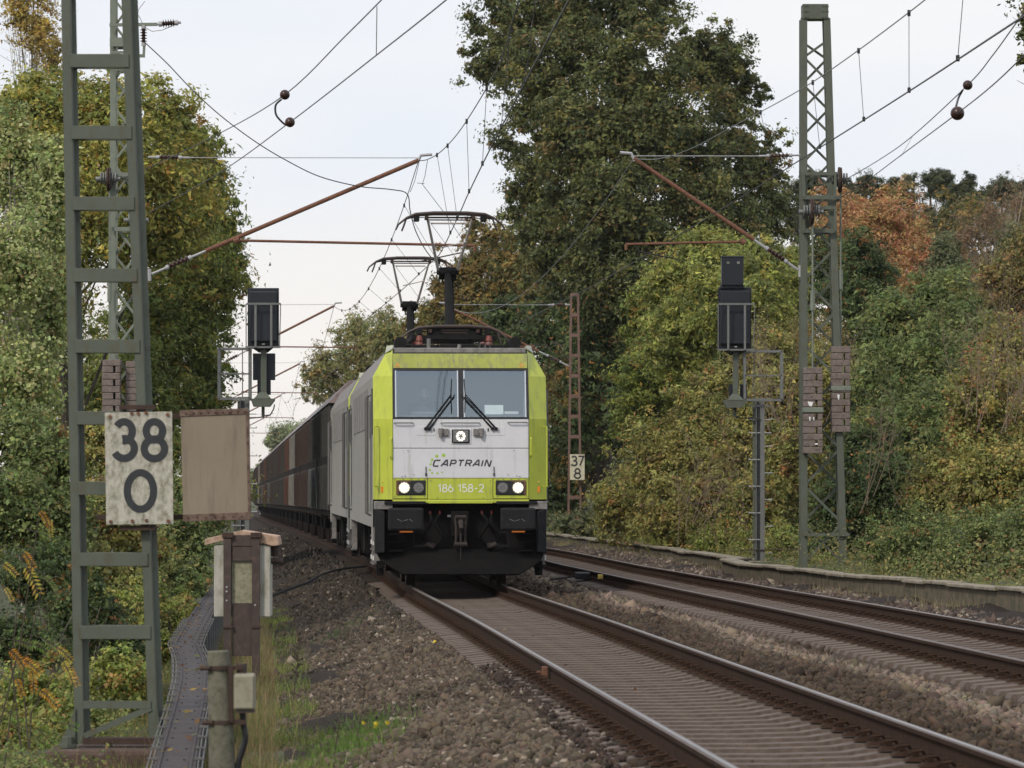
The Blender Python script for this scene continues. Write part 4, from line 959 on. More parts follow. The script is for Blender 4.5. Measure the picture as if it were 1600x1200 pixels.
# ------------------------------------------------------------------ overhead line masts
def insulator(mb_core, mb_shed, p, q, r=.055, n=5, body=.30):
    """ribbed insulator in the middle of the bar p-q"""
    p = Vector(p); q = Vector(q); d = (q-p).normalized(); c = (p+q)/2; L = (q-p).length*body
    mb_core.tube([p, c-d*L/2], r*.45, 6); mb_core.tube([c+d*L/2, q], r*.45, 6)
    mb_core.tube([c-d*(L/2+.07), c-d*L/2], r*.8, 10); mb_core.tube([c+d*L/2, c+d*(L/2+.07)], r*.8, 10)
    pts = []; rs = []
    for k in range(n*4+1):
        pts.append(c+d*L*(k/(n*4)-.5)); rs.append(r*(.55 if k % 4 in (0, 1) else (1.35 if k % 4 == 2 else .7)))
    mb_shed.tube(pts, rs, 10)
def cantilever(R, foot, tip, tie_from, tube_a, tube_b, s, rustm='rust', r=.045):
    """main tube with insulator at the mast, steady tube, top tie"""
    foot, tip, tie_from, tube_a, tube_b = map(Vector, (foot, tip, tie_from, tube_a, tube_b))
    d = (tip-foot).normalized(); L = (tip-foot).length; a = foot+d*min(1.25, L*.28)
    c = MB(); sh = MB(); insulator(c, sh, foot+d*.05, a, .062, 5, .36); arm = MB(); arm.tube([a, tip], r, 8)
    m_ = a+(tip-a)*.35; arm.cyl(tube_a, d, r*1.5, .12, 8)
    arm = arm.build('cantilever_tube', M[rustm], R)
    c.tube([foot-Vector((0, 0, .12)), foot+Vector((0, 0, .12))], .04, 8)
    ic = c.build('cantilever_insulator', M['insulator_grey'], R); sh.build('insulator_sheds', M['insulator_brown'], ic)
    b = MB(); b.tube([tube_a, tube_b], r*.62, 7); b.tube([tube_b+Vector((-.0, 0, 0)), tube_b+Vector((0, 0, -.12))], r*.8, 6); b.build('steady_tube', M[rustm], R)
    b = MB(); b.tube([tube_b+Vector((-s*.2, 0, -.0)), tube_b+Vector((-s*.25, 0, -.14)), tube_b+Vector((-s*1.1, 0, -.32))], .014, 5); b.build('steady_arm', M['wire_dark'], R)
    c = MB(); sh = MB(); tie_e = tie_from+(tip-tie_from).normalized()*.85
    insulator(c, sh, tie_from, tie_e, .05, 5, .45); c.tube([tie_e, tip+Vector((0, 0, .05))], .009, 5)
    c.tube([tip+Vector((-.02*s, 0, -.05)), tip+Vector((s*.05, 0, .10)), tip+Vector((s*.28, 0, .12))], .035, 6)
    ic = c.build('top_tie', M['insulator_grey'], R); sh.build('insulator_sheds', M['insulator_brown'], ic)
def lattice(R, base, wb, wt, db, dt, H, leg, m, lean_left=True, cross=(.48, .78), bw=.05, x_left=0.0):
    """four legs with zigzag bracing on all faces. base: Vector of the foot centre of the LEFT leg line"""
    b = MB(); leg_b = leg
    def pt(ix, iy, z):
        t_ = z/H; w = wb+(wt-wb)*t_; d = db+(dt-db)*t_
        return Vector((ix*w, (iy-.5)*d, z))
    for ix in (0, 1):
        l = MB()
        for iy in (0, 1): l.beam(pt(ix, iy, 0), pt(ix, iy, H), leg_b, .02 if False else leg_b*.35, (0, 1, 0)); 
        l.beam(pt(ix, 0, 0)+Vector((0, leg_b*.5, 0)), pt(ix, 0, H)+Vector((0, leg_b*.5, 0)), .018, leg_b, (0, 1, 0))
        l.build('mast_leg', m, R)
    z = .15; k = 0; br = [MB(), MB(), MB(), MB()]
    while z < H-.55:
        st = cross[1]+(cross[0]-cross[1])*z/H; z2 = min(z+st, H-.45)
        a, c = (0, 1) if k % 2 == 0 else (1, 0)
        br[0].beam(pt(a, 0, z), pt(c, 0, z2), bw, .012, (0, 1, 0)); br[1].beam(pt(c, 1, z), pt(a, 1, z2), bw, .012, (0, 1, 0))
        br[2].beam(pt(0, k % 2, z), pt(0, 1-k % 2, z2), .012, bw, (0, 1, 0)); br[3].beam(pt(1, k % 2, z), pt(1, 1-k % 2, z2), .012, bw, (0, 1, 0))
        z = z2; k += 1
    for q_ in br: q_.build('lattice_brace', m, R)
    return pt
def weights(R, x, y, ztop, n, w, rh=.13, m='weight_concrete'):
    for k in range(n):
        z1 = ztop-k*rh; z0 = z1-rh+.008; dx = random.Random(k*7+int(x*100)).uniform(-.008, .008)
        if k % 2 == 0 or k == n-1:
            b = MB(); b.box(x-w/2+dx, x+w/2+dx, y-.17, y+.17, z0, z1); b.build('concrete_weight', M[m], R, bevel=.012)
        else:
            for (a0, a1) in ((x-w/2+dx, x+.04), (x+.085, x+w/2+dx)):
                b = MB(); b.box(a0, a1, y-.17, y+.17, z0, z1); b.build('concrete_weight', M[m], R, bevel=.012)
def pulley(R, x, y, z, r=.28, rod_to=None):
    b = MB(); b.cyl((x, y, z), (1, 0, 0), r, .035, 24); b.cyl((x+.04, y, z), (1, 0, 0), r*.98, .02, 24); w = b.build('tension_wheel', M['rust_dark'], R)
    b = MB()
    for k in range(6): b.cyl((x-.14+.055*k+(.02 if k > 2 else 0), y, z+.02), (1, 0, 0), .12+.03*(k in (2, 3)), .03, 14)
    b.cyl((x, y, z), (1, 0, 0), .05, .5, 8); b.build('wheel_drum', M['steel_grey'], w)
    if rod_to is not None:
        b = MB(); b.tube([(x+.03, y, z-.2), (x+.03, y, rod_to)], .02, 6); b.tube([(x+.03, y, rod_to+1.6), (x+.03, y, rod_to+1.2)], .05, 6); b.build('weight_rod', M['steel_green_pale'], R)

# --- mast right of the far track, beside its signal (D 90)
D0 = 90.0; S = D0/F
def L_(x, y, D=D0): return P(x, y, D)
base = P(1255, 890, D0); R = empty('catenary_mast', base, label='green lattice mast right of the tracks with two stacks of concrete weights', cat='mast', group='masts of the overhead line')
H = (890-30)*S
lattice(R, base, 62*S, 36*S, .55, .42, H, 10.5*S, M['steel_green'], cross=(.47, .80))
b = MB(); z1 = (890-8)*S; b.box(-.03, 38*S, -.26, .26, H-.02, z1); b.build('head_plate', M['steel_green'], R, bevel=.01)
b = MB()
for ix in (.02, .07, .38, .44):
    for iz in (.04, .16, .27): b.cyl((ix, -.27, H+iz-.02), (0, 1, 0), .014, .03, 6)
for iz in (.04, .16, .27): b.cyl((-.035, -.1, H+iz-.02), (1, 0, 0), .014, .03, 6); b.cyl((38*S+.005, -.1, H+iz-.02), (1, 0, 0), .014, .03, 6)
b.build('bolt', M['steel_green'], R)
loc = lambda x, y, dy=0.0: (P(x, y, D0)-base)+Vector((0, dy, 0))
def hbar(x0, x1, y, h, dy, par=R, m='steel_green', D=D0):
    b = MB(); p = loc(x0, y, dy); q = loc(x1, y, dy); b.beam(p, q, .06, h*S, (0, 0, 1)); return b
for (x0, x1, y, h) in ((1252, 1306, 273, 5), (1252, 1312, 310, 6), (1252, 1304, 326, 5), (1252, 1304, 362, 6), (1254, 1326, 835, 4)):
    b = MB()
    for dy in (-.36, .36): b.beam(loc(x0, y, dy), loc(x1, y, dy), .03, h*S, (0, 0, 1))
    b.beam(loc(x0+2, y, -.36), loc(x0+2, y, .36), .03, h*S); b.beam(loc(x1-2, y, -.36), loc(x1-2, y, .36), .03, h*S)
    b.build('cross_bar', M['steel_green'], R)
for (x0, y0, y1) in ((1254, 273, 310), (1303, 273, 310), (1254, 326, 362), (1303, 326, 362)):
    b = MB(); b.beam(loc(x0, y0, -.37), loc(x0, y1, -.37), 4*S, .03, (0, 1, 0)); b.build('bracket_post', M['steel_green'], R)
p = loc(1310, 282, -.2); pulley(R, p.x, p.y, p.z, 20*S, loc(0, 545).z)
p = loc(1265, 333, -.45); pulley(R, p.x, p.y, p.z, 20*S, loc(0, 578).z)
p = loc(1267.5, 575, -.47); weights(R, p.x, p.y, p.z, 13, 29*S, 10.3*S)
p = loc(1312, 542, -.2); weights(R, p.x, p.y, p.z, 13, 29*S, 10.3*S)
for (x, y) in ((1267.5, 641), (1312, 607)):
    b = MB(); p = loc(x, y, -.47 if x < 1300 else -.2); b.box(p.x-.205, p.x+.205, p.y-.19, p.y+.19, p.z-.05, p.z+.05); b.build('weight_clamp', M['steel_green_pale'], R, bevel=.01)
for (x, y, w_, h_) in ((1263, 632, 9, 8), (1272, 694, 6, 3), (1308, 621, 4, 9), (1262, 655, 3, 7), (1268, 655, 2, 6)):
    b = MB(); p = loc(x, y, -.655 if x < 1300 else -.385); b.add([(p.x-w_*S/2, p.y, p.z+h_*S/2), (p.x+w_*S/2, p.y, p.z+h_*S*.4), (p.x+w_*S*.2, p.y, p.z-h_*S/2), (p.x-w_*S*.25, p.y, p.z-h_*S*.3)], [(0, 3, 2, 1)]); b.build('paint_splash', M['paint_white'], R)
cantilever(R, loc(1250, 424, -.1), loc(990, 248, -.1), loc(1250, 243, -.1), loc(1160, 378, -.1), loc(978, 382, -.1), -1, r=.042)

# --- mast left of the train behind the kilometre board (D 90)
base = P(178, 900, D0); R = empty('catenary_mast', base, label='green lattice mast standing behind the kilometre board mast at the left', cat='mast', group='masts of the overhead line')
H = (900+60)*S
lattice(R, base, 46*S, 30*S, .5, .42, H, 9*S, M['steel_green_pale'], cross=(.50, .78))
for (x0, x1, y, h) in ((174, 214, 68, 14), (176, 216, 84, 4), (178, 216, 110, 5), (176, 222, 274, 6), (176, 222, 359, 6)):
    b = MB()
    for dy in (-.34, .34): b.beam(loc(x0, y, dy), loc(x1, y, dy), .04, h*S, (0, 0, 1))
    b.build('cross_bar', M['steel_green_pale'], R)
b = MB(); b.beam(loc(174, 42, -.4), loc(248, 41, -.4), .06, 5*S); b.beam(loc(210, 90, -.4), loc(229, 90, -.4), .05, 5*S); b.beam(loc(227, 92, -.4), loc(228, 72, -.4), .05, 5*S, (0, 1, 0)); b.build('side_arm', M['steel_green_pale'], R)
c = MB(); sh = MB(); insulator(c, sh, loc(246, 41, -.4), loc(285, 38, -.4), .07, 5, .5); insulator(c, sh, loc(227, 74, -.4), loc(227, 43, -.4), .06, 5, .7)
c.tube([loc(228, 45, -.4), loc(240, 52, -.4), loc(256, 50, -.4), loc(270, 44, -.4), loc(282, 39, -.4)], .008, 5); c.tube([loc(208, 8, -.4), loc(214, 20, -.4), loc(222, 32, -.4), loc(227, 45, -.4)], .009, 5); c.tube([loc(229, 5, -.4), loc(219, 18, -.4), loc(217, 32, -.4)], .008, 5)
ic = c.build('feeder_insulator', M['insulator_grey'], R); sh.build('insulator_sheds', M['insulator_brown'], ic)
p = loc(172, 282, -.45); pulley(R, p.x, p.y, p.z, 18*S, loc(0, 565).z)
p = loc(214, 345, -.2); pulley(R, p.x, p.y, p.z, 18*S, loc(0, 565).z)
p = loc(178, 563, -.45); weights(R, p.x, p.y, p.z, 13, 28*S, 10.3*S)
p = loc(212, 565, -.2); weights(R, p.x, p.y, p.z, 13, 26*S, 10.3*S)
cantilever(R, loc(234, 430, -.1), loc(654, 251, -.1), loc(232, 246, -.1), loc(370, 376, -.1), loc(742, 384, -.1), 1, r=.045)

# --- further masts: slim channel masts with battens
def far_mast(side, D, label, with_sign=False, arm=True):
    s = D/F; c = float(cx(D))+(0 if side < 0 else 4.0); z0 = float(rz(D))
    X = c-4.6 if side < 0 else c+4.25
    base = Vector((X, D, z0-.15)); R = empty('catenary_mast', base, label=label, cat='mast', group='masts of the overhead line')
    H = 8.75; w0, w1 = .46, .24; m = M['steel_red'] if side > 0 else M['steel_green']
    for ix in (-1, 1):
        b = MB(); b.beam((ix*w0/2, 0, 0), (ix*w1/2, 0, H), .075, .16, (0, 1, 0)); b.build('mast_leg', m, R)
    n = 12
    for k in range(n+1):
        z = .1+(H-.15)*k/n; w = w0+(w1-w0)*z/H
        b = MB(); b.box(-w/2, w/2, -.09, -.075, z-.06, z+.06); b.build('batten', m, R)
    if arm:
        sg = -1 if side > 0 else 1
        lz = lambda zz: zz+z0-base.z
        tipx = (c-.25)-X
        cantilever(R, (sg*.15, 0, lz(6.0)), (tipx, 0, lz(8.15)), (sg*.1, 0, lz(8.2)), (sg*1.5+0*tipx, 0, lz(6.72)), (tipx+sg*.8, 0, lz(6.68)), sg, r=.04)
    return R, base
m37, b37 = far_mast(1, 156, 'brown channel mast with the small white board 37 8, right of the train')
far_mast(-1, 156, 'green mast just behind the left signal, its arm reaching over the train'); far_mast(-1, 222, 'slim mast beyond the left signal, second one over the train of wagons')
far_mast(-1, 288, 'distant thin mast left of the wagons, third after the left signal'); far_mast(-1, 354, 'tiny far mast at the end of the wagons, the farthest one'); 
far_mast(1, 222, 'brown channel mast hidden by the locomotive roof, second on the right side')
# km board 37 8
s = 156/F
sg = empty('kilometre_sign', P(902, 730, 155.7), label='small white board with the black figures 37 and 8 on the brown mast', cat='sign')
b = MB(); b.box(-11.5*s, 11.5*s, -.01, .02, -20*s, 20*s); b.build('board', M['sign_white_far'], sg, bevel=.005)
b = MB(); lettering(b, '37', lambda u, v, k: (-9*s+u, -.014-k, 2.5*s+v), 14.5*s, 2.5*s, gap=.16); lettering(b, '8', lambda u, v, k: (-4.2*s+u, -.014-k, -17*s+v), 14.5*s, 2.5*s)
b.build('figures', M['sign_black'], sg)

# --- near flat mast with the board 38 0 (D 36)
D1 = 36.0; s = D1/F
base = P(183, 1166, D1); R = empty('catenary_mast', base, label='nearest green mast with wide battens like a ladder, carrying the board 38 0', cat='mast', group='masts of the overhead line')
def q1(x, y, dy=0.0): return (P(x, y, D1)-base)+Vector((0, dy, 0))
for (xt, xb, nm) in ((103.5, 124.0, 0), (196.5, 240.0, 1)):
    b = MB(); e0 = q1(xb, 1162); e1 = q1(xt-1.9, -60)
    b.beam(e0, e1, 13.5*s, .012, (0, 1, 0))
    for sx in (-1, 1): b.beam(e0+Vector((sx*6.2*s, .075, 0)), e1+Vector((sx*6.2*s, .075, 0)), .010, .15, (0, 1, 0))
    b.build('channel', M['steel_green'], R)
b = MB(); b.beam(q1(250, 1162, .16), q1(206, -60, .16), 9*s, .012, (0, 1, 0)); b.beam(q1(134, 1162, .16), q1(110, -60, .16), 9*s, .012, (0, 1, 0)); b.build('rear_flange', M['steel_green_pale'], R)
for y in (-18, 95, 207, 318, 430, 541, 653, 763, 874, 988):
    t_ = y/1102; xa = 104+20*t_+4; xb = 194+42*t_+4
    for dy in (-.012, .155):
        b = MB(); b.box(q1(xa, y).x, q1(xb, y).x, dy-.006, dy+.006, q1(0, y+10.5).z, q1(0, y-10.5).z); b.build('batten', M['steel_green'], R, bevel=.003)
b = MB(); b.box(q1(130, 0).x, q1(236, 0).x, -.018, -.006, q1(0, 1107).z, q1(0, 1095).z); b.build('batten', M['steel_green'], R)
b = MB(); b.beam(q1(131, 1150, -.01), q1(236, 1106, -.01), 9*s, .012, (0, 1, 0)); b.build('diagonal_strut', M['steel_green'], R)
b = MB(); b.box(q1(130, 0).x, q1(240, 0).x, -.03, .15, q1(0, 1163).z, q1(0, 1153).z); b.build('foot_bar', M['rust_dark'], R)
for (xa, xb, xc) in ((92, 118, 118), (256, 246, 246)):
    for dy in (-.03, .17):
        b = MB(); w = .012; pts = [(q1(xa, 1166).x, q1(0, 1166).z), (q1(xb, 1166).x, q1(0, 1166).z), (q1(xc, 1105).x, q1(0, 1105).z), (q1(xa+(xb-xa)*.3, 1150).x, q1(0, 1150).z)]
        b.add([(x, dy, z) for x, z in pts]+[(x, dy+w, z) for x, z in pts], [(0, 1, 2, 3), (7, 6, 5, 4), (0, 4, 5, 1), (1, 5, 6, 2), (2, 6, 7, 3), (3, 7, 4, 0)]); b.build('gusset', M['steel_green'], R)
for x in (108, 252):
    b = MB(); b.cyl(q1(x, 1160, -.08), (0, 0, 1), .05, .10, 10); b.cyl(q1(x, 1164, -.08), (0, 0, 1), .075, .03, 6); b.build('anchor_bolt', M['steel_green'], R)
b = MB(); fx0, fx1 = q1(76, 0).x, q1(262, 0).x; b.box(fx0, fx1, -.32, .5, q1(0, 1290).z, q1(0, 1168).z); b.build('foundation', M['concrete_brown'], R, bevel=.04)
for ya, yb_ in ((828, 821), (640, 633)): b = MB(); b.box(q1(188, 0).x, q1(243, 0).x, -.09, -.02, q1(0, ya).z, q1(0, yb_).z); b.build('board_bracket', M['rust_dark'], R)
# board 38 0
sg = empty('kilometre_sign', P(217, 732, D1-.12), (0, 0, 0), label='large weathered white board with black figures 38 and 0', cat='sign')
def q2(x, y): v = P(x, y, D1-.12)-P(217, 732, D1-.12); return v.x, v.z
b = MB(); pr = [q2(163.5, 645), q2(269, 643), q2(271, 819), q2(166, 820)]; b.prism(pr, 1, 0, .012); b.build('board', M['sign_white'], sg, bevel=.003)
b = MB(); u0 = q2(180, 716); lettering(b, '38', lambda u, v, k: (u0[0]+u, -.003-k, u0[1]+v), 57*s, 11.4*s, gap=.27, widen=.90)
u0 = q2(198, 795); 
ribbon(b, [(q2(219.5, 0)[0]+20.5*s*math.cos(t_*math.pi/18), q2(0, 767)[1]+28.5*s*math.sin(t_*math.pi/18)) for t_ in range(37)], 11.2*s, lambda u, v: (u, -.0035, v))
b.build('figures', M['sign_black'], sg)
b = MB()
for (x, y) in ((172, 651), (206, 646), (216, 646), (228, 645), (262, 648), (173, 815), (207, 814), (229, 813), (263, 814)):
    a_ = q2(x, y); b.cyl((a_[0], -.006, a_[1]), (0, 1, 0), 2.7*s, .012, 10)
b.build('bolt', M['rust'], sg)
# brown sheet beside it
sb = empty('sign_back_box', P(336, 727, D1-.05), label='plain brown weathered sheet metal box right of the board 38 0', cat='sheet metal box')
def q3(x, y): v = P(x, y, D1-.05)-P(336, 727, D1-.05); return v.x, v.z
b = MB(); b.prism([q3(282, 647), q3(387, 642), q3(391, 811), q3(286, 814)], 1, 0, .05); b.build('sheet', M['sign_back'], sb, bevel=.008)
b = MB(); b.prism([q3(281, 641), q3(387, 638), q3(387, 647), q3(281, 651)], 1, -.008, .055); b.build('top_rim', M['sign_rust'], sb, bevel=.003)
b = MB(); b.prism([q3(286, 804), q3(391, 800), q3(391, 812), q3(286, 815)], 1, -.008, .055); b.build('bottom_rim', M['sign_rust'], sb, bevel=.003)
b = MB(); b.prism([q3(384, 642), q3(389, 642), q3(392, 811), q3(388, 811)], 1, -.006, .054); b.build('side_rim', M['sign_rust'], sb, bevel=.002)
b = MB()
for k in range(9): a_ = q3(291+k*11.5, 646-k*.35); b.cyl((a_[0], -.010, a_[1]), (0, 1, 0), 1.4*s, .01, 8)
for k in range(7): a_ = q3(294+k*14, 809-k*.35); b.cyl((a_[0], -.010, a_[1]), (0, 1, 0), 1.1*s, .01, 8)
b.build('rivet', M['rust_dark'], sb)
b = MB()
for y in (650, 808): a_ = q3(150, y); c_ = q3(300, y); b.box(a_[0], c_[0], .055, .085, a_[1]-.02, a_[1]+.02)
b.build('carrier_rail', M['rust_dark'], sb)

# ------------------------------------------------------------------ wires
def wire(name, runs, r, m, label, drop=None, group='overhead wires'):
    """runs: list of polylines; the first is the object's own mesh"""
    mb = MB()
    for pts in runs: mb.tube(pts, r, 5)
    o = mb.build(name, M[m]); tag(o, label, 'wire', group)
    return o
def sagline(p, q, sag, n=16):
    p = Vector(p); q = Vector(q)
    return [p+(q-p)*(k/n)-Vector((0, 0, 4*sag*(k/n)*(1-k/n))) for k in range(n+1)]
def span(pts, n=14):
    """smooth curve through points (Catmull-Rom)"""
    pts = [Vector(p) for p in pts]; out = []
    for i in range(len(pts)-1):
        a = pts[max(i-1, 0)]; b_ = pts[i]; c = pts[i+1]; d = pts[min(i+2, len(pts)-1)]
        for k in range(n):
            t_ = k/n; out.append(.5*((2*b_)+(-a+c)*t_+(2*a-5*b_+4*c-d)*t_*t_+(-a+3*b_-3*c+d)*t_**3))
    return out+[pts[-1]]
def at_depth(line, D):
    for a, c in zip(line, line[1:]):
        if min(a.y, c.y) <= D <= max(a.y, c.y) and abs(c.y-a.y) > 1e-6: return a+(c-a)*((D-a.y)/(c.y-a.y))
    return None
def droppers(par, up, lo, Ds, m='wire_dark', name='dropper'):
    for D in Ds:
        a = at_depth(up, D); c = at_depth(lo, D)
        if a is None or c is None: continue
        b = MB(); b.tube([a, c], .0045, 4); b.box(a.x-.02, a.x+.02, a.y-.03, a.y+.03, a.z-.05, a.z+.03); b.box(c.x-.02, c.x+.02, c.y-.03, c.y+.03, c.z-.02, c.z+.05); b.build(name, M[m], par)
# track 1
def supp(off, D, dz): return Vector((float(cx(D))+off, D, float(rz(D))+dz))
m1 = [P(875, -110, 46), P(812, 0, 55), P(780, 100, 62), P(725, 195, 74), P(691, 235, 82), P(668, 249, 87.5), P(654, 251, 90)]
msg1 = span(m1)+sagline(P(654, 251, 90), supp(-.25, 156, 8.15), 1.15)[1:]
for a_, b_ in ((156, 222), (222, 288), (288, 354), (354, 420)): msg1 += sagline(supp(-.25, a_, 8.15), supp(-.25, b_, 8.15), 1.1)[1:]
w1 = wire('messenger_wire', [msg1], .009, 'wire_dark', 'upper messenger wire sagging above the train')
con1 = span([P(889, 0, 40), P(775, 215, 60), P(733, 300, 73), P(717, 336, 79), P(690, 392, 90), P(678, 406, 98), P(635, 447, 109), P(603, 474, 120), P(560, 513, 140), supp(.3, 156, 6.35), supp(-.3, 222, 6.3), supp(.3, 288, 6.3), supp(-.3, 354, 6.3), supp(.3, 420, 6.3)], 8)
w2 = wire('contact_wire', [con1], .010, 'wire_dark', 'lower contact wire touching both raised pantographs')
droppers(w2, msg1, con1, (50, 58, 66, 73, 80, 84, 97, 104, 112, 120, 128, 137, 146, 165, 176, 188, 200, 212, 232, 245, 258, 270, 300, 315, 330))
# track 2
m2 = [P(1520, -75, 50), P(1445, 0, 57), P(1270, 128, 73), P(1150, 195, 83), P(1080, 232, 87), P(1030, 248, 89), P(990, 248, 90)]
t2 = lambda D, dz, o=0: Vector((float(cx(D))+4+o, D, float(rz(D))+dz))
msg2 = span(m2)+sagline(P(990, 248, 90), t2(156, 8.15, -.25), 1.3)[1:]+sagline(t2(156, 8.15, -.25), t2(222, 8.15, -.25), 1.1)[1:]+sagline(t2(222, 8.15, -.25), t2(288, 8.1, -.25), 1.1)[1:]
w3 = wire('messenger_wire', [msg2], .009, 'wire_pale', 'upper messenger wire of the far track, crossing in front of the big tree')
con2 = span([P(1660, -12, 38), P(1600, 25, 42), P(1440, 130, 57), P(1330, 200, 68), P(1250, 250, 76), P(1173, 299, 83), P(1000, 404, 98), P(916, 452, 115), P(836, 492, 145), P(800, 512, 170), t2(222, 6.2)], 8)
w4 = wire('contact_wire', [con2], .011, 'wire_dark', 'thick contact wire of the far track running past the right lattice mast')
droppers(w4, msg2, con2, (51, 59, 66, 73, 80, 104, 115, 128))
# anchored tails with ball insulators
def ball(parent, p, r, d):
    b = MB(); d = Vector(d).normalized(); pts = []; rs = []
    for k in range(13):
        ph = math.pi*k/12; pts.append(Vector(p)+d*(-math.cos(ph)*r)); rs.append(max(.004, r*math.sin(ph)))
    b.tube(pts, rs, 18); o = b.build('ball_insulator', M['insulator_brown'], parent, smooth=True)
    b = MB(); b.tube([Vector(p)-d*(r+.12), Vector(p)-d*r*.7], .03, 7); b.tube([Vector(p)+d*r*.7, Vector(p)+d*(r+.12)], .03, 7); b.build('end_fitting', M['rust_dark'], o)
def tail(label, pts, bi, br, m='wire_dark'):
    w = wire('anchor_wire', [span(pts, 6)], .008, m, label)
    ball(w, pts[bi], br, Vector(pts[bi+1])-Vector(pts[bi-1])); return w
ta = tail('upper anchoring wire with a round insulator, left of the train', [P(640, -45, 46), P(595, 1, 49), P(540, 56, 54), P(445, 148, 62), P(340, 210, 74), P(225, 265, 86), P(178, 283, 89.6)], 3, 8*62/F)
tb = tail('lower anchoring wire with a round insulator, left of the train', [P(760, -55, 42), P(697, 0, 45), P(600, 77, 51), P(453, 191, 62), P(340, 272, 74), P(228, 335, 87), P(216, 343, 89.8)], 3, 8*62/F)
b = MB(); b.tube(span([P(440, 155, 62.2), P(431, 164, 62.2), P(431, 178, 62.2), P(438, 188, 62.2), P(447, 196, 62.2)], 5), .016, 6); b.build('jumper', M['wire_dark'], ta)
b = MB(); b.tube([P(589, 10, 49.5), P(588, 85, 50)], .005, 4); b.build('dropper', M['wire_pale'], ta)
tc_ = tail('upper anchoring wire with a small round insulator, right of the lattice mast', [P(1600, 20, 47), P(1585, 40, 49), P(1550, 88, 54), P(1512, 133, 60), P(1424, 214, 73), P(1370, 252, 82), P(1313, 285, 89.6)], 3, 7.8*60/F, 'wire_dark')
td = tail('lower anchoring wire with a larger round insulator, right of the lattice mast', [P(1660, 30, 44), P(1600, 87, 47), P(1550, 134, 52), P(1496, 177, 58), P(1410, 241, 72), P(1340, 292, 83), P(1268, 333, 89.3)], 3, 11*58/F, 'wire_dark')
b = MB(); b.tube(span([P(1504, 141, 60), P(1498, 152, 60), P(1494, 166, 59)], 5), .016, 6); b.build('jumper', M['wire_dark'], tc_)
b = MB(); b.tube([P(1427, 211, 72.5), P(1408, 244, 72.2)], .005, 4); b.build('dropper', M['wire_pale'], tc_)
wire('feeder_wire', [span([P(226, 66, 89.5), P(262, 100, 89.5), P(300, 140, 89.5), P(345, 181, 89.5), P(400, 222, 89.6), P(450, 252, 89.7), P(500, 276, 89.7), P(560, 291, 89.8), P(610, 296, 89.8), P(636, 303, 90), P(641, 330, 90.3), P(650, 362, 91), P(668, 395, 92), P(692, 420, 93)], 6)], .011, 'wire_dark', 'thick feeder wire hanging from the left lattice mast down to the contact wire')
wire('jumper_wire', [[P(655, 253, 90), P(648, 283, 90), P(641, 300, 90)], [P(668, 250, 89), P(664, 275, 89.3), P(660, 288, 89.5), P(700, 340, 91), P(738, 398, 94)], [P(652, 286, 90.2), P(663, 287, 90)]], .006, 'wire_dark', 'thin jumper wires tied together just below the tip of the left arm')

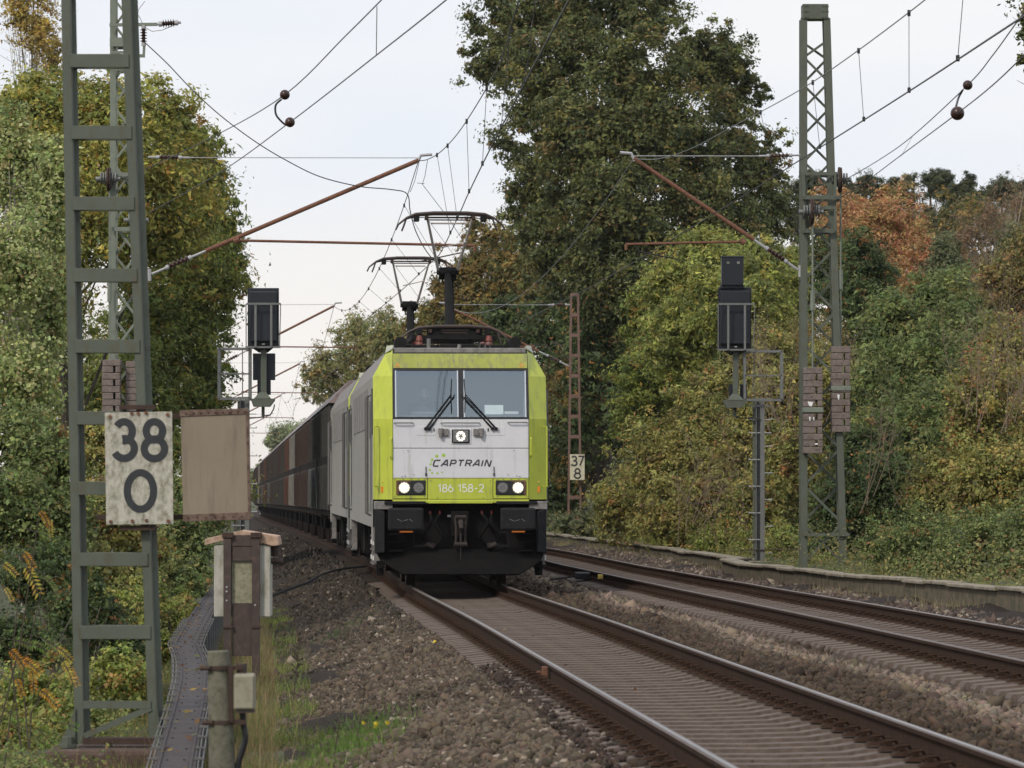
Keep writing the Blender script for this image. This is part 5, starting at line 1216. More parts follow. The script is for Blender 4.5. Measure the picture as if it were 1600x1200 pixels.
# ------------------------------------------------------------------ light signals seen from behind
def signal(name, D, yref, x_screen, y_top, y_bot, xm, y_base, ladder_right, label, upper=None, lower=None, gx=(0, 0)):
    s = D/F; o = P(xm, y_base, D); R = empty(name, o, label=label, cat='signal', group='light signals')
    q = lambda x, y, dy=0.0: (P(x, y, D)-o)+Vector((0, dy, 0))
    x0, x1 = x_screen; xc = (x0+x1)/2
    b = MB(); a = q(x0, y_bot); c = q(x1, y_top); b.box(a.x, c.x, -.02, .0, a.z, c.z); b.build('screen', M['signal_black'], R, bevel=.01)
    b = MB(); b.box(a.x+.05, c.x-.05, -.20, -.02, a.z+.10, c.z-.08); b.build('lamp_housing', M['signal_black'], R, bevel=.015)
    b = MB(); b.box((a.x+c.x)/2-.02, (a.x+c.x)/2+.04, -.205, -.2, a.z+.03, a.z+.05); b.build('plate', M['insulator_grey'], R)
    # railing behind the housing
    b = MB(); yr = y_top+(y_bot-y_top)*.28; yb2 = y_bot+2
    for xx in (x0+(x1-x0)*.28, x0+(x1-x0)*.78): b.beam(q(xx, yr, -.36), q(xx, yb2, -.36), .045, .02, (0, 1, 0))
    b.beam(q(x0, yr, -.36), q(x1+4, yr, -.36), .04, .04); b.beam(q(x1+4, yr, -.36), q(x1+2, yb2, -.30), .02, .02, (0, 1, 0)); b.beam(q(x0-1, yr, -.36), q(x0-1, yb2, -.30), .02, .02, (0, 1, 0)); b.beam(q(x0-2, yb2, -.33), q(x1+4, yb2, -.33), .03, .04)
    b.build('railing', M['steel_grey'], R)
    b = MB(); b.add([tuple(q(x0+6, yb2)+Vector((0, -.3, 0))), tuple(q(x1-6, yb2)+Vector((0, -.3, 0))), tuple(q(xc+7, yb2+8)), tuple(q(xc-7, yb2+8))], [(0, 1, 2, 3)]); b.build('collar', M['signal_black'], R)
    if upper:
        (u0, u1, v0, v1) = upper; b = MB(); a = q(u0, v1); c = q(u1, v0); b.box(a.x, c.x, -.18, .16, a.z, c.z); b.box(a.x-.02, c.x+.02, -.19, -.17, c.z-.02, c.z+.02); b.box(a.x-.03, c.x+.03, -.12, .1, a.z-.07, a.z); o_ = b.build('route_indicator', M['signal_black'], R, bevel=.015)
        b = MB()
        for xx in (u0+10, u1-8): e_ = q(xx, v0+9); b.box(e_.x-.03, e_.x+.03, -.20, -.18, e_.z-.025, e_.z+.025)
        b.build('hinge', M['roof_grey'], o_)
    # green post between screen and platform
    yp = gx[1]; b = MB(); b.beam(q(xc+1, y_bot+3, -.1), q(xc+1, yp, -.1), .12, .12, (0, 1, 0)); b.build('upper_post', M['steel_green'], R, bevel=.005)
    b = MB(); a = q(xc-18, yp); c = q(xc+18, yp)
    b.box(a.x, c.x, -.3, .1, a.z-.04, a.z); b.add([(a.x, -.3, a.z-.04), (c.x, -.3, a.z-.04), (c.x-.1, -.3, a.z-.17), (a.x+.05, -.3, a.z-.17), (a.x, .1, a.z-.04), (c.x, .1, a.z-.04), (c.x-.1, .1, a.z-.17), (a.x+.05, .1, a.z-.17)], [(0, 1, 2, 3), (7, 6, 5, 4), (2, 6, 7, 3), (0, 3, 7, 4), (1, 5, 6, 2)])
    b.build('bracket', M['steel_green'], R)
    b = MB(); a = q(xc, yp)
    b.add([(a.x-.18, -.31, a.z), (a.x+.18, -.31, a.z), (a.x+.07, -.2, a.z+.13), (a.x-.07, -.2, a.z+.13)], [(0, 1, 2, 3)])
    b.tube([(a.x, -.1, a.z-.15), (a.x, -.1, a.z-.38)], .035, 7); b.build('bracket_rib', M['steel_green'], R)
    b = MB(); b.tube([(a.x+.02, -.1, a.z-.36), (a.x+.15, -.12, a.z-.34), (a.x+.22, -.12, a.z-.22), (a.x+.24, -.12, a.z-.12)], .014, 6)
    b.tube([(a.x+.02, -.1, a.z-.38), (xm*0+.0, -.1, a.z-.42)], .014, 6); b.build('cable', M['black_frame'], R)
    if lower:
        for (u0, u1, v0, v1) in lower:
            b = MB(); a = q(u0, v1); c = q(u1, v0); b.box(a.x, c.x, .0, .06, a.z, c.z); b.build('lower_screen', M['signal_black'], R, bevel=.008)
    # work platform cage beside the post
    g0, g1 = gx[0]; b = MB(); yt = y_bot+4
    for xx in (g0, g1): b.beam(q(xx, yt, -.2), q(xx, yp, -.2), .055, .03, (0, 1, 0)); b.beam(q(xx, yt, .3), q(xx, yp, .3), .03, .03, (0, 1, 0))
    for yy, t_ in ((yt, .045), ((yt+yp)/2, .022), (yp, .05)): b.beam(q(g0, yy, -.2), q(g1, yy, -.2), .03, t_); b.beam(q(g0, yy, .3), q(g1, yy, .3), .03, t_); b.beam(q(g0, yy, -.2), q(g0, yy, .3), .03, t_); b.beam(q(g1, yy, -.2), q(g1, yy, .3), .03, t_)
    xx = g0+(g1-g0)*(.28 if ladder_right else .72); b.beam(q(xx, yt, .3), q(xx, yp, .3), .02, .02, (0, 1, 0)); b.build('work_cage', M['steel_grey'], R)
    # mast and rungs
    b = MB(); t0 = q(xm-3, yp-3).z
    b.box(-.10, -.085+.0, -.07, .07, .08, t0); b.box(-.005, .09, -.07, .07, .08, t0); b.box(-.10, .09, .055, .07, .08, t0); m_ = b.build('mast_column', M['steel_grey'], R)
    b = MB(); b.box(-.16, -.10, .0, .09, .08, t0); b.build('rear_channel', M['steel_green'], R)
    n = int(t0/.29)
    for k in range(n):
        z = .25+k*.29; sd = -1 if k % 2 else 1
        b = MB()
        if k > n-4: b.tube([(-.24, -.05, z), (.24, -.05, z)], .012, 6)
        else: b.tube([(0, -.05, z), (sd*.26, -.05, z)], .012, 6)
        b.tube([(sd*.24, -.05, z), (sd*.24, -.05, z+.03)], .012, 6); b.build('rung', M['insulator_grey'], R)
    b = MB(); b.box(-.24, .24, -.25, .25, -.12, .06); b.box(-.25, .25, -.26, .26, .055, .075); b.build('footing', M['concrete_old'], R, bevel=.01)
    return R, q
SR, q = signal('light_signal', 96, 0, (1122, 1174), 449, 545, 1188, 882, True, 'black light signal with a second box on top, right of the tracks', upper=(1127, 1161, 402, 446), gx=((1163, 1221), 625))
b = MB(); a = q(1139, 625); b.box(a.x, a.x+.1, -.05, .05, a.z, a.z+.34); c = q(1160, 625); b.box(c.x-.05, c.x+.1, .0, .05, c.z, c.z+.34); b.build('relay_box', M['signal_black'], SR)
b = MB(); b.tube([q(1157, 875, -.1), q(1157, 859, -.1), q(1247, 859, -.1)], .014, 6); b.build('guard_rod', M['rust_dark'], SR)
SL, q = signal('light_signal', 92, 0, (387, 436), 450, 541, 383, 905, False, 'black light signal beside the train, left of the track', lower=[(395, 430, 552, 594), (402, 423, 594, 617)], gx=((343, 391), 623))

# ------------------------------------------------------------------ relay cabinet on two channel legs
D2 = 50.0; s = D2/F; o = P(377, 1030, D2)
R = empty('relay_cabinet', o, label='mossy white cabinet with a gabled wooden roof on two brown posts', cat='cabinet')
q = lambda x, y, dy=0.0: (P(x, y, D2)-o)+Vector((0, dy, 0))
b = MB(); b.box(q(334, 0).x, q(422, 0).x, .03, .5, q(0, 964).z, q(0, 852).z); b.build('cabinet_body', M['box_white'], R, bevel=.01)
b = MB(); b.box(q(362, 0).x, q(394, 0).x, .012, .03, q(0, 943).z, q(0, 876).z); b.build('rear_panel', M['box_mossy'], R, bevel=.003)
b = MB(); b.box(q(362, 0).x, q(394, 0).x, -.02, .028, q(0, 876).z, q(0, 836).z); b.box(q(360, 0).x, q(395, 0).x, -.03, -.018, q(0, 853).z, q(0, 849).z); b.build('upper_plate', M['bracket_brown'], R)
b = MB(); b.box(q(363, 0).x, q(395, 0).x, -.01, .02, q(0, 1025).z, q(0, 944).z); b.build('lower_plate', M['bracket_brown'], R)
for (xa, xb) in ((349.5, 361.5), (394, 406)):
    b = MB(); b.box(q(xa, 0).x, q(xb, 0).x, -.05, .01, -.3, q(0, 838).z); b.box(q(xa, 0).x, q(xa, 0).x+.012, .01, .06, -.3, q(0, 838).z); b.build('channel_leg', M['bracket_brown'], R, bevel=.004)
    b = MB(); b.box(q(xa-2, 0).x, q(xb+3, 0).x, -.065, .05, q(0, 840).z, q(0, 832).z); b.box(q(xa-1, 0).x, q(xb+3, 0).x, -.062, .0, q(0, 982).z, q(0, 978).z); b.build('clamp', M['rust_dark'], R, bevel=.003)
    b = MB()
    for yy in (917, 924, 938) if xa < 370 else (945,): a = q(xa+5, yy); b.cyl((a.x, -.053, a.z), (0, 1, 0), .011, .006, 8)
    b.build('bolt_head', M['insulator_grey'], R)
for (pts) in ([(319, 852), (321, 842), (377, 829), (377, 838)], [(377, 838), (377, 829), (434, 838), (436, 852), (425, 853)]):
    b = MB(); b.prism([(q(x, y).x, q(x, y).z) for x, y in pts], 1, -.0, .62); b.build('roof_board', M['roof_wood'], R, bevel=.004)
b = MB(); b.cyl(q(431, 877, .2), (1, 0, 0), .035, .14, 12); b.cyl(q(428, 862, .25), (0, 0, 1), .05, .12, 10); b.build('cable_gland', M['bracket_brown'], R)

# ------------------------------------------------------------------ concrete post with a small box, close to the camera
D3 = 25.0; s = D3/F; o = P(345, 1260, D3)
R = empty('concrete_post', o, label='short concrete post with a small beige box strapped to it, nearest at the bottom edge', cat='post')
q = lambda x, y, dy=0.0: (P(x, y, D3)-o)+Vector((0, dy, 0))
b = MB(); b.tube([q(349, 1300), q(347, 1200), q(341, 1017)], [.078, .075, .062], 24); b.build('post', M['post_concrete'], R, bevel=.006)
b = MB(); 
for y in (1043, 1128): a = q(342+(y-1043)*.04, y); b.cyl(a, (0, 0, 1), .075, .022, 24); b.box(a.x, a.x+.14, -.04, .0, a.z-.012, a.z+.012); b.tube([(a.x-.1, -.03, a.z-.004), (a.x-.04, -.075, a.z)], .014, 6)
b.box(q(357, 0).x, q(365, 0).x, -.05, -.01, q(0, 1128).z, q(0, 1040).z); b.build('strap', M['rust_dark'], R)
b = MB(); b.box(q(366, 0).x, q(399, 0).x, -.07, .05, q(0, 1109).z, q(0, 1052).z); bx_ = b.build('junction_box', M['beige_box'], R, bevel=.015)
b = MB(); b.box(q(368, 0).x, q(397, 0).x, -.078, -.068, q(0, 1106).z, q(0, 1055).z); b.build('box_cover', M['beige_box'], bx_, bevel=.008)
b = MB(); b.box(q(369, 0).x, q(398, 0).x, -.06, .04, q(0, 1113).z, q(0, 1109).z); b.cyl(q(378, 1045, 0), (0, 0, 1), .03, .06, 10); b.build('box_foot', M['bracket_brown'], bx_)
b = MB(); b.tube(span([q(379, 1112), q(381, 1135), q(383, 1155), q(377, 1178), q(372, 1200), q(366, 1290)], 5), [.018]*26, 8); b.build('cable', M['black_frame'], R)

# ------------------------------------------------------------------ cable trough on the left: lids, side walls, lugs
TP = [(28.5, 268, 1230), (30.6, 273, 1195), (33.5, 284, 1145), (37, 296, 1098), (41, 302, 1060), (45, 300, 1030), (47.5, 290, 1006), (52, 300, 985), (56, 310, 968), (62, 322, 948), (68, 330, 935), (78, 340, 918)]
tr_ = empty('cable_trough', P(296, 1098, 37), label='dark plastic cable trough winding along the left side past the nearest mast', cat='cable trough')
def tp(D):
    xs = np.interp(D, [t[0] for t in TP], [t[1] for t in TP]); ys = np.interp(D, [t[0] for t in TP], [t[2] for t in TP])
    return P(float(xs), float(ys), D)-tr_.location
D = 28.5; k = 0; W = .145
while D < 76:
    L = 1.0; a = tp(D); c = tp(D+L-.012); dv_ = (c-a).normalized(); n_ = Vector((dv_.y, -dv_.x, 0)).normalized()
    b = MB()
    def sec(p, w, z): return [p-n_*w+Vector((0, 0, z)), p+n_*w+Vector((0, 0, z))]
    l0, r0 = sec(a, W, 0); l1, r1 = sec(c, W, 0); dn = Vector((0, 0, -.028))
    b.add([l0, r0, r1, l1, l0+dn, r0+dn, r1+dn, l1+dn], [(0, 1, 2, 3), (4, 7, 6, 5), (0, 4, 5, 1), (1, 5, 6, 2), (2, 6, 7, 3), (3, 7, 4, 0)])
    for sgn in (-1, 1): b.beam(a+n_*sgn*(W-.035)+Vector((0, 0, .006)), c+n_*sgn*(W-.035)+Vector((0, 0, .006)), .018, .014)
    for sgn in (-1, 1): p_ = a+(c-a)*.5+n_*sgn*.06; b.cyl(p_+Vector((0, 0, .004)), (0, 0, 1), .010, .008, 6)
    b.build('trough_lid', M['trough_plastic'], tr_)
    b = MB()
    for sgn in (-1, 1):
        b.beam(a+n_*sgn*(W-.02)+Vector((0, 0, -.19)), c+n_*sgn*(W-.02)+Vector((0, 0, -.19)), .02, .30)
    b.build('trough_wall', M['trough_dark'], tr_)
    if D < 56:
        for q_ in (.5,):
            p_ = a+(c-a)*q_; b = MB()
            for sgn in (-1, 1): b.beam(p_+n_*sgn*(W-.02)+Vector((0, 0, .012)), p_+n_*sgn*(W+.055)+Vector((0, 0, .012)), .03, .014)
            b.build('lug', M['handrail_dark'], tr_)
        b = MB()
        for sgn in (-1, 1): b.beam(a+n_*sgn*(W+.045)+Vector((0, 0, -.005)), c+n_*sgn*(W+.045)+Vector((0, 0, -.005)), .008, .008); b.beam(a+n_*sgn*(W+.015)+Vector((0, 0, -.0)), c+n_*sgn*(W+.015)+Vector((0, 0, -.0)), .008, .008)
        b.build('edge_rod', M['handrail_dark'], tr_)
    if k % 2 == 0:
        b = MB(); m_ = (a+c)/2
        for sgn in (-1, 1): b.beam(m_+n_*sgn*(W-.005)+Vector((0, 0, -.03)), m_+n_*sgn*(W-.005)+Vector((0, 0, -.75)), .05, .05, (0, 1, 0))
        b.build('support_leg', M['steel_grey'], tr_)
    D += L; k += 1

# ------------------------------------------------------------------ low concrete wall right of the tracks
WP = [(46, 8.3, -1.72), (54, 7.6, -1.78), (60, 6.96, -1.83), (73, 5.82, -1.99), (84, 4.78, -2.08), (86.5, 4.42, -2.10), (91, 4.32, -2.13), (91.6, 4.75, -2.13), (97, 4.25, -2.17), (118, 3.42, -2.37), (136, 2.3, -2.55), (154, 1.30, -2.72), (175, .0, -2.95), (210, -2.3, -3.3)]
wl = empty('concrete_wall', (0, 0, 0), label='low brown concrete wall along the right side of the tracks', cat='wall')
pts = [Vector((x, d, z+CZ)) for d, x, z in WP]; seg = 2.0; first = True
for a, c in zip(pts, pts[1:]):
    L = (c-a).length; n = max(1, round(L/2.0))
    for k in range(n):
        p = a+(c-a)*(k/n); q_ = a+(c-a)*((k+1)/n); d_ = (q_-p).normalized(); q_ -= d_*.045; jz = random.Random(int(p.y*10)).uniform(-.022, .022)
        b = MB(); up = Vector((0, 0, jz)); b.beam(p+up+Vector((.08, 0, -.28)), q_+up+Vector((.08, 0, -.28)), .14, .50); b.build('wall_slab', M['concrete_mossy'], wl, bevel=.012)
        b = MB(); b.beam(p+up+Vector((.12, 0, -.015)), q_+up+Vector((.12, 0, -.015)), .34, .05); b.build('coping_slab', M['concrete_old'], wl, bevel=.012)
# cable on the ballast left of the train
b = MB(); b.tube(span([P(415, 935, 60), P(440, 925, 62.5), P(480, 910, 66), P(505, 897, 70), P(535, 889, 73), P(572, 885, 75)], 6), .02, 6)
for v_ in range(len(b.v)): x, y, z = b.v[v_]; b.v[v_] = (x, y, max(z, float(gz(x, y))+.02))
tag(b.build('ground_cable', M['rubber']), 'black cable lying on the ballast left of the locomotive', 'cable')
# rail mounted box by the far track
b = MB(); xx = float(cx(86.5))+3.2-.12; zz = float(rz2(86.5)); b.box(xx-.30, xx-.02, 86.0, 87.2, zz-.14, zz-.02); b.tube([(xx-.3, 86.3, zz-.08), (xx-.8, 86.1, zz-.15), (xx-1.2, 86, zz-.17)], .02, 6)
tag(b.build('track_magnet', M['black_plastic'], bevel=.03), 'black box bolted beside the inner rail of the far track, next to the locomotive', 'track magnet')
b = MB(); b.box(xx+.1, xx+.2, 84.3, 84.45, zz-.09, zz-.0); tag(b.build('marker', M['yellow_sticker'], bevel=.01), 'tiny yellow marker on the rail of the far track', 'marker')

# ------------------------------------------------------------------ vegetation
PAL = {
 'oak': [((.080, .098, .038), 5), ((.115, .125, .045), 4), ((.055, .072, .032), 3), ((.150, .110, .048), 1.2), ((.160, .150, .052), 1.5)],
 'oak_brown': [((0.113, 0.109, 0.039), 4), ((0.211, 0.145, 0.048), 3), ((0.166, 0.123, 0.041), 3), ((0.068, 0.080, 0.030), 2)],
 'maple': [((.165, .175, .045), 5), ((.21, .20, .05), 3), ((.11, .135, .04), 3), ((.26, .15, .045), .8), ((.28, .225, .055), 1)],
 'maple_dark': [((0.083, 0.113, 0.028), 5), ((0.121, 0.145, 0.036), 3), ((0.166, 0.174, 0.039), 2), ((0.226, 0.145, 0.041), .6)],
 'pale': [((.235, .265, .125), 4), ((.18, .22, .09), 4), ((.30, .31, .18), 2), ((.22, .18, .09), .8), ((.115, .15, .065), 3)],
 'poplar': [((0.419, 0.291, 0.074), 4), ((0.314, 0.224, 0.074), 3), ((0.233, 0.202, 0.085), 2)],
 'lime': [((.255, .275, .075), 4), ((.20, .23, .07), 4), ((.32, .32, .095), 1.6), ((.13, .16, .055), 3), ((.34, .27, .08), .4)],
 'yellowgreen': [((.205, .205, .070), 4), ((.260, .245, .085), 3), ((.140, .155, .055), 4), ((.30, .23, .08), 1.2), ((.27, .13, .06), .5), ((.17, .12, .07), .8)],
 'green': [((.110, .145, .055), 5), ((.150, .180, .070), 3), ((.075, .105, .042), 3), ((.20, .20, .075), 1.2), ((.22, .13, .06), .3)],
 'dark': [((0.057, 0.087, 0.033), 5), ((0.083, 0.113, 0.044), 3), ((0.039, 0.058, 0.025), 3), ((0.226, 0.116, 0.041), .5)],
 'greyg': [((0.128, 0.152, 0.083), 4), ((0.098, 0.123, 0.066), 3), ((0.181, 0.181, 0.096), 2)],
 'orange': [((.44, .20, .12), 4), ((.40, .235, .12), 3), ((.34, .26, .11), 2.5), ((.46, .17, .11), 2), ((.24, .21, .10), 1.2)],
 'amber': [((.27, .215, .085), 3), ((.20, .185, .075), 3), ((.30, .17, .08), 1), ((.14, .15, .06), 2)],
 'pine': [((.085, .105, .062), 5), ((.11, .125, .075), 3), ((.06, .075, .045), 2), ((.13, .11, .07), .8)],
 'bare': [((0.256, 0.174, 0.131), 4), ((0.256, 0.168, 0.106), 2), ((0.181, 0.145, 0.096), 2)],
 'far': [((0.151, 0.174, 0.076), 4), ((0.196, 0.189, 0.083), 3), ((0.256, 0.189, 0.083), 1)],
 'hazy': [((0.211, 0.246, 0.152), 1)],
 'weeds': [((0.181, 0.217, 0.055), 4), ((0.233, 0.224, 0.074), 3), ((0.106, 0.145, 0.041), 3), ((0.291, 0.168, 0.064), .6)],
}
LIFT = {'poplar': 1.25, 'maple': 1.55, 'maple_dark': 1.45, 'lime': 1.15, 'yellowgreen': 1.3, 'pale': 1.6, 'oak': 1.25, 'green': 1.3, 'weeds': 1.4, 'far': 1.35, 'oak_brown': 1.25, 'dark': 1.3, 'orange': 1.3, 'hazy': 1.2}
def crown(R, name, blobs, n, size, pal, seed, clump=.16, per=60, shell=.7, up=.45, narrow=.55, flat=.7, gaps=0.0, droop=0.0, core=1.6):
    """leaves in clumps through the blobs (x, y, rx, ry in photo pixels at distance D)"""
    r = np.random.default_rng(seed); PL = PAL[pal]; pc = np.minimum(np.array([c for c, w in PL])*LIFT.get(pal, 1.0)*np.array([1.06, 1.03, .88]), .5); pw = np.array([w for c, w in PL], float); pw /= pw.sum()
    C = []; Rr = []
    for (x, y, rx, ry, D) in blobs:
        s = D/F; C.append(P(x, y, D)); Rr.append((rx*s, min(rx, ry*1.2)*s*.85, ry*s))
    C = np.array(C); Rr = np.array(Rr); area = Rr[:, 0]*Rr[:, 2]; nc = np.maximum(3, (n/per*area/area.sum())).astype(int)
    cc = []; cr_ = []; bi = []; inn = []
    for i in range(len(C)):
        k = nc[i]; d = r.normal(size=(k, 3)); d /= np.linalg.norm(d, axis=1)[:, None]
        flip = (d[:, 1] > .1) & (r.random(k) < .55); d[flip, 1] *= -1
        lump = 1+.20*np.sin(d[:, 0]*5+i*1.7+seed)*np.cos(d[:, 2]*6+i)+.13*np.sin(d[:, 0]*13+d[:, 2]*11+i)+.12*r.normal(size=k)
        rad = np.where(r.random(k) < shell, r.uniform(.72, 1.0, k), r.random(k)**(1/2.2)*.8)*lump
        inn.append(rad); cc.append(C[i]+d*rad[:, None]*Rr[i]); cr_.append(np.full(k, clump*Rr[i].mean()*1.0)*r.lognormal(-.1, .42, k)); bi.append(d)
    cc = np.concatenate(cc); cr_ = np.concatenate(cr_); bd = np.concatenate(bi); inn = np.concatenate(inn); K = len(cc)
    if gaps: keep = r.random(K) > gaps*(np.sin(cc[:, 0]*1.9+cc[:, 2]*1.3+seed) > .55); cc, cr_, bd, inn = cc[keep], cr_[keep], bd[keep], inn[keep]; K = len(cc)
    # clumps must stay above the ground
    gzv = gz(cc[:, 0], np.minimum(cc[:, 1], 1190)); cc[:, 2] = np.maximum(cc[:, 2], gzv+cr_*.4)
    ci = r.choice(len(pc), K, p=pw); cb = r.uniform(.66, 1.35, K)
    m = r.poisson(per, K); m = np.maximum(m, 4); idx = np.repeat(np.arange(K), m); T = len(idx)
    g_ = r.normal(size=(T, 3))*np.array([.62, .62, .62*flat]); ctr = cc[idx]+g_*cr_[idx][:, None]; ctr[:, 2] -= droop*cr_[idx]*np.abs(g_[:, 0])
    nr = g_*.5+bd[idx]*.45+np.array([0, 0, up])+r.normal(size=(T, 3))*.55; nr /= np.linalg.norm(nr, axis=1)[:, None]
    t1 = np.cross(nr, r.normal(size=(T, 3))); t1 /= np.linalg.norm(t1, axis=1)[:, None]; t2 = np.cross(nr, t1)
    L = (size*.88*r.lognormal(0, .28, T)*np.where(inn[idx] < .62, core, 1.0))[:, None]; W_ = L*narrow*.5
    tri = C[:, 1].mean() > 100; nv = 3 if tri else 4
    if tri: L = L*1.22; W_ = W_*1.22; v = np.stack([ctr-t1*L*.5, ctr+t2*W_+t1*L*.15, ctr+t1*L*.45-t2*W_*.6], 1)
    else: v = np.stack([ctr-t1*L*.5, ctr+t2*W_-nr*L*.06, ctr+t1*L*.5-nr*L*.1, ctr-t2*W_-nr*L*.06], 1)
    lc = np.where((r.random(T) < .72), ci[idx], r.choice(len(pc), T, p=pw))
    col = pc[lc]*(cb[idx]*r.uniform(.75, 1.3, T))[:, None]*r.normal(1, .05, (T, 3))
    col = np.repeat(np.clip(col, .008, .8), nv, 0)
    o = np_mesh(name, v.reshape(-1, 3), np.arange(T*nv), nv, M['leaf'], R, tint=col)
    return C, Rr, cc
def trunk(R, base, C, Rr, cc, r0, seed, m='bark', nb=14, name='trunk'):
    rr = random.Random(seed); base = Vector(base); top = Vector(C[np.argmax(C[:, 2])]); 
    mid = Vector(C.mean(0)); b = MB(); k = 7
    ax = [base.lerp(Vector((mid.x, mid.y, base.z)).lerp(top, 1), t_/k) for t_ in range(k+1)]
    ax = [p+Vector((rr.uniform(-1, 1), rr.uniform(-1, 1), 0))*r0*1.1*(0 < i < k) for i, p in enumerate(ax)]
    b.tube(ax, [r0*(1-.85*i/k)+.01 for i in range(k+1)], 8)
    for q_ in range(nb):
        tgt = mid.lerp(Vector(cc[rr.randrange(len(cc))]), .84); t_ = rr.uniform(.3, .8); j = min(int(t_*k), k-1)
        st = ax[j]; 
        if st.z > tgt.z+1.5: st = ax[max(1, j-2)]
        md = st.lerp(tgt, .5)+Vector((0, 0, (tgt-st).length*.08)); rb = r0*.30*(1-.4*t_)
        b.tube([st, md, tgt], [rb, rb*.6, rb*.15], 5)
        for e_ in range(3):
            t3 = md.lerp(tgt, rr.uniform(.2, .8)); ed = t3+Vector((rr.uniform(-1, 1), rr.uniform(-1, 1), rr.uniform(-.3, 1)))*(tgt-st).length*.13
            b.tube([t3, ed], [rb*.35, rb*.08], 4)
    b.build(name, M[m], R)
def plant(kind, label, blobs, n, size, pal, cat='tree', r0=.3, basex=None, m='bark', group=None, nb=14, **kw):
    global SEED; SEED += 1
    D = sum(bb[4] for bb in blobs)/len(blobs); bx = basex if basex is not None else sum(bb[0]*bb[2] for bb in blobs)/sum(bb[2] for bb in blobs)
    X = (bx-800)*D/F; z0 = float(gz(X, min(D, 1190)))-.1
    R = empty(kind, (0, 0, 0), label=label, cat=cat, group=group)
    C, Rr, cc = crown(R, 'crown' if cat == 'tree' else 'foliage', blobs, n, size, pal, SEED, **kw)
    trunk(R, (X, D, z0), C, Rr, cc, r0, SEED, m, nb, 'trunk' if cat == 'tree' else 'stem')
    # put the empty at the foot and shift the children back
    R.location = (X, D, z0)
    for ch in R.children: ch.location = (-X, -D, -z0)
    return R
SEED = 10
mat('twig_brown', (.15, .105, .075), (.22, .17, .12), rough=.9)
HAZE = .00006
G = 'trees and bushes beside the railway'
# ---- left side
plant('poplar_tree', 'thin golden poplar rising behind the big left tree', [(30, 20, 26, 75, 230), (62, 40, 30, 80, 230), (85, 90, 22, 60, 232), (18, -40, 22, 60, 231), (55, -60, 25, 70, 231)], 9000, .17, 'poplar', r0=.16, m='bark_pale', clump=.22, per=25, shell=.5, nb=30)
plant('maple_tree', 'big yellow-green maple left of the train, tinted orange at the top', [(50, 170, 80, 62, 118), (130, 178, 80, 62, 119), (60, 210, 90, 75, 118), (170, 205, 95, 80, 118), (255, 200, 65, 80, 120), (110, 310, 120, 110, 116), (230, 330, 110, 120, 118), (300, 300, 55, 95, 121), (60, 420, 110, 110, 115)],
      78000, .145, 'maple', r0=.22, basex=150, clump=.22, per=60, shell=.75)
plant('oak_tree', 'darker green oak with ragged edge right behind the left masts', [(300, 250, 52, 70, 128), (335, 350, 52, 60, 127), (345, 420, 48, 65, 127), (290, 430, 85, 90, 125), (240, 520, 95, 90, 124), (320, 520, 48, 75, 126), (190, 620, 110, 90, 122), (310, 610, 60, 70, 125)],
      62000, .135, 'maple_dark', r0=.24, basex=255, clump=.21, per=60)
plant('aspen_tree', 'pale leaved aspen at the left edge of the picture', [(15, 230, 45, 70, 66), (30, 270, 60, 80, 66), (80, 340, 46, 95, 65), (88, 260, 26, 60, 65), (20, 420, 70, 100, 64), (70, 500, 55, 100, 65), (30, 600, 75, 90, 64)], 30000, .062, 'pale', r0=.09, m='bark_pale', clump=.24, per=30, shell=.5, narrow=.75, nb=60, core=1.4)
plant('hazel_bush', 'dense green bush at the left edge below the aspen', [(20, 690, 70, 60, 58), (75, 730, 60, 70, 57), (20, 800, 70, 70, 56), (90, 830, 60, 70, 56)], 24000, .060, 'green', 'bush', .05, clump=.22, per=45, narrow=.65)
plant('hawthorn_bush', 'mixed green and yellow bush seen through the nearest mast', [(160, 700, 60, 60, 62), (210, 760, 55, 60, 61), (160, 800, 60, 65, 60), (215, 860, 60, 60, 60), (150, 900, 55, 60, 58)], 26000, .058, 'yellowgreen', 'bush', .05, clump=.22, per=45, narrow=.65)
plant('elder_bush', 'dark green bush between the nearest mast and the relay cabinet', [(285, 850, 52, 55, 72), (300, 790, 55, 60, 74), (275, 910, 40, 35, 70), (310, 900, 25, 30, 71)], 22000, .065, 'green', 'bush', .05, clump=.24, per=45, narrow=.6)
plant('oak_sapling', 'low dark bush at the lower left with brownish leaves', [(60, 900, 70, 50, 48), (130, 960, 60, 55, 47), (30, 1000, 65, 50, 46), (180, 1000, 50, 50, 48)], 22000, .050, 'dark', 'bush', .04, clump=.22, per=45, narrow=.55)
plant('elder_bush', 'wide green undergrowth behind the foot of the nearest mast', [(60, 1090, 75, 55, 42), (180, 1060, 60, 50, 44), (20, 1160, 70, 60, 40), (120, 1130, 60, 40, 41), (215, 1080, 35, 45, 45), (180, 960, 60, 45, 50), (225, 930, 40, 40, 52)], 30000, .046, 'weeds', 'bush', .03, clump=.22, per=45, narrow=.6)
plant('mugwort_bush', 'grey-green weeds at the left side of the cable trough', [(262, 965, 30, 30, 62), (290, 950, 25, 25, 66), (250, 1010, 25, 30, 55)], 7000, .05, 'weeds', 'bush', .02, clump=.3, per=40)
plant('birch_tree', 'background trees filling the gap at the far left below the maple', [(40, 560, 110, 120, 150), (160, 640, 120, 110, 150), (280, 690, 90, 80, 160), (330, 760, 60, 70, 150)], 26000, .16, 'maple_dark', r0=.25, clump=.25, per=55)
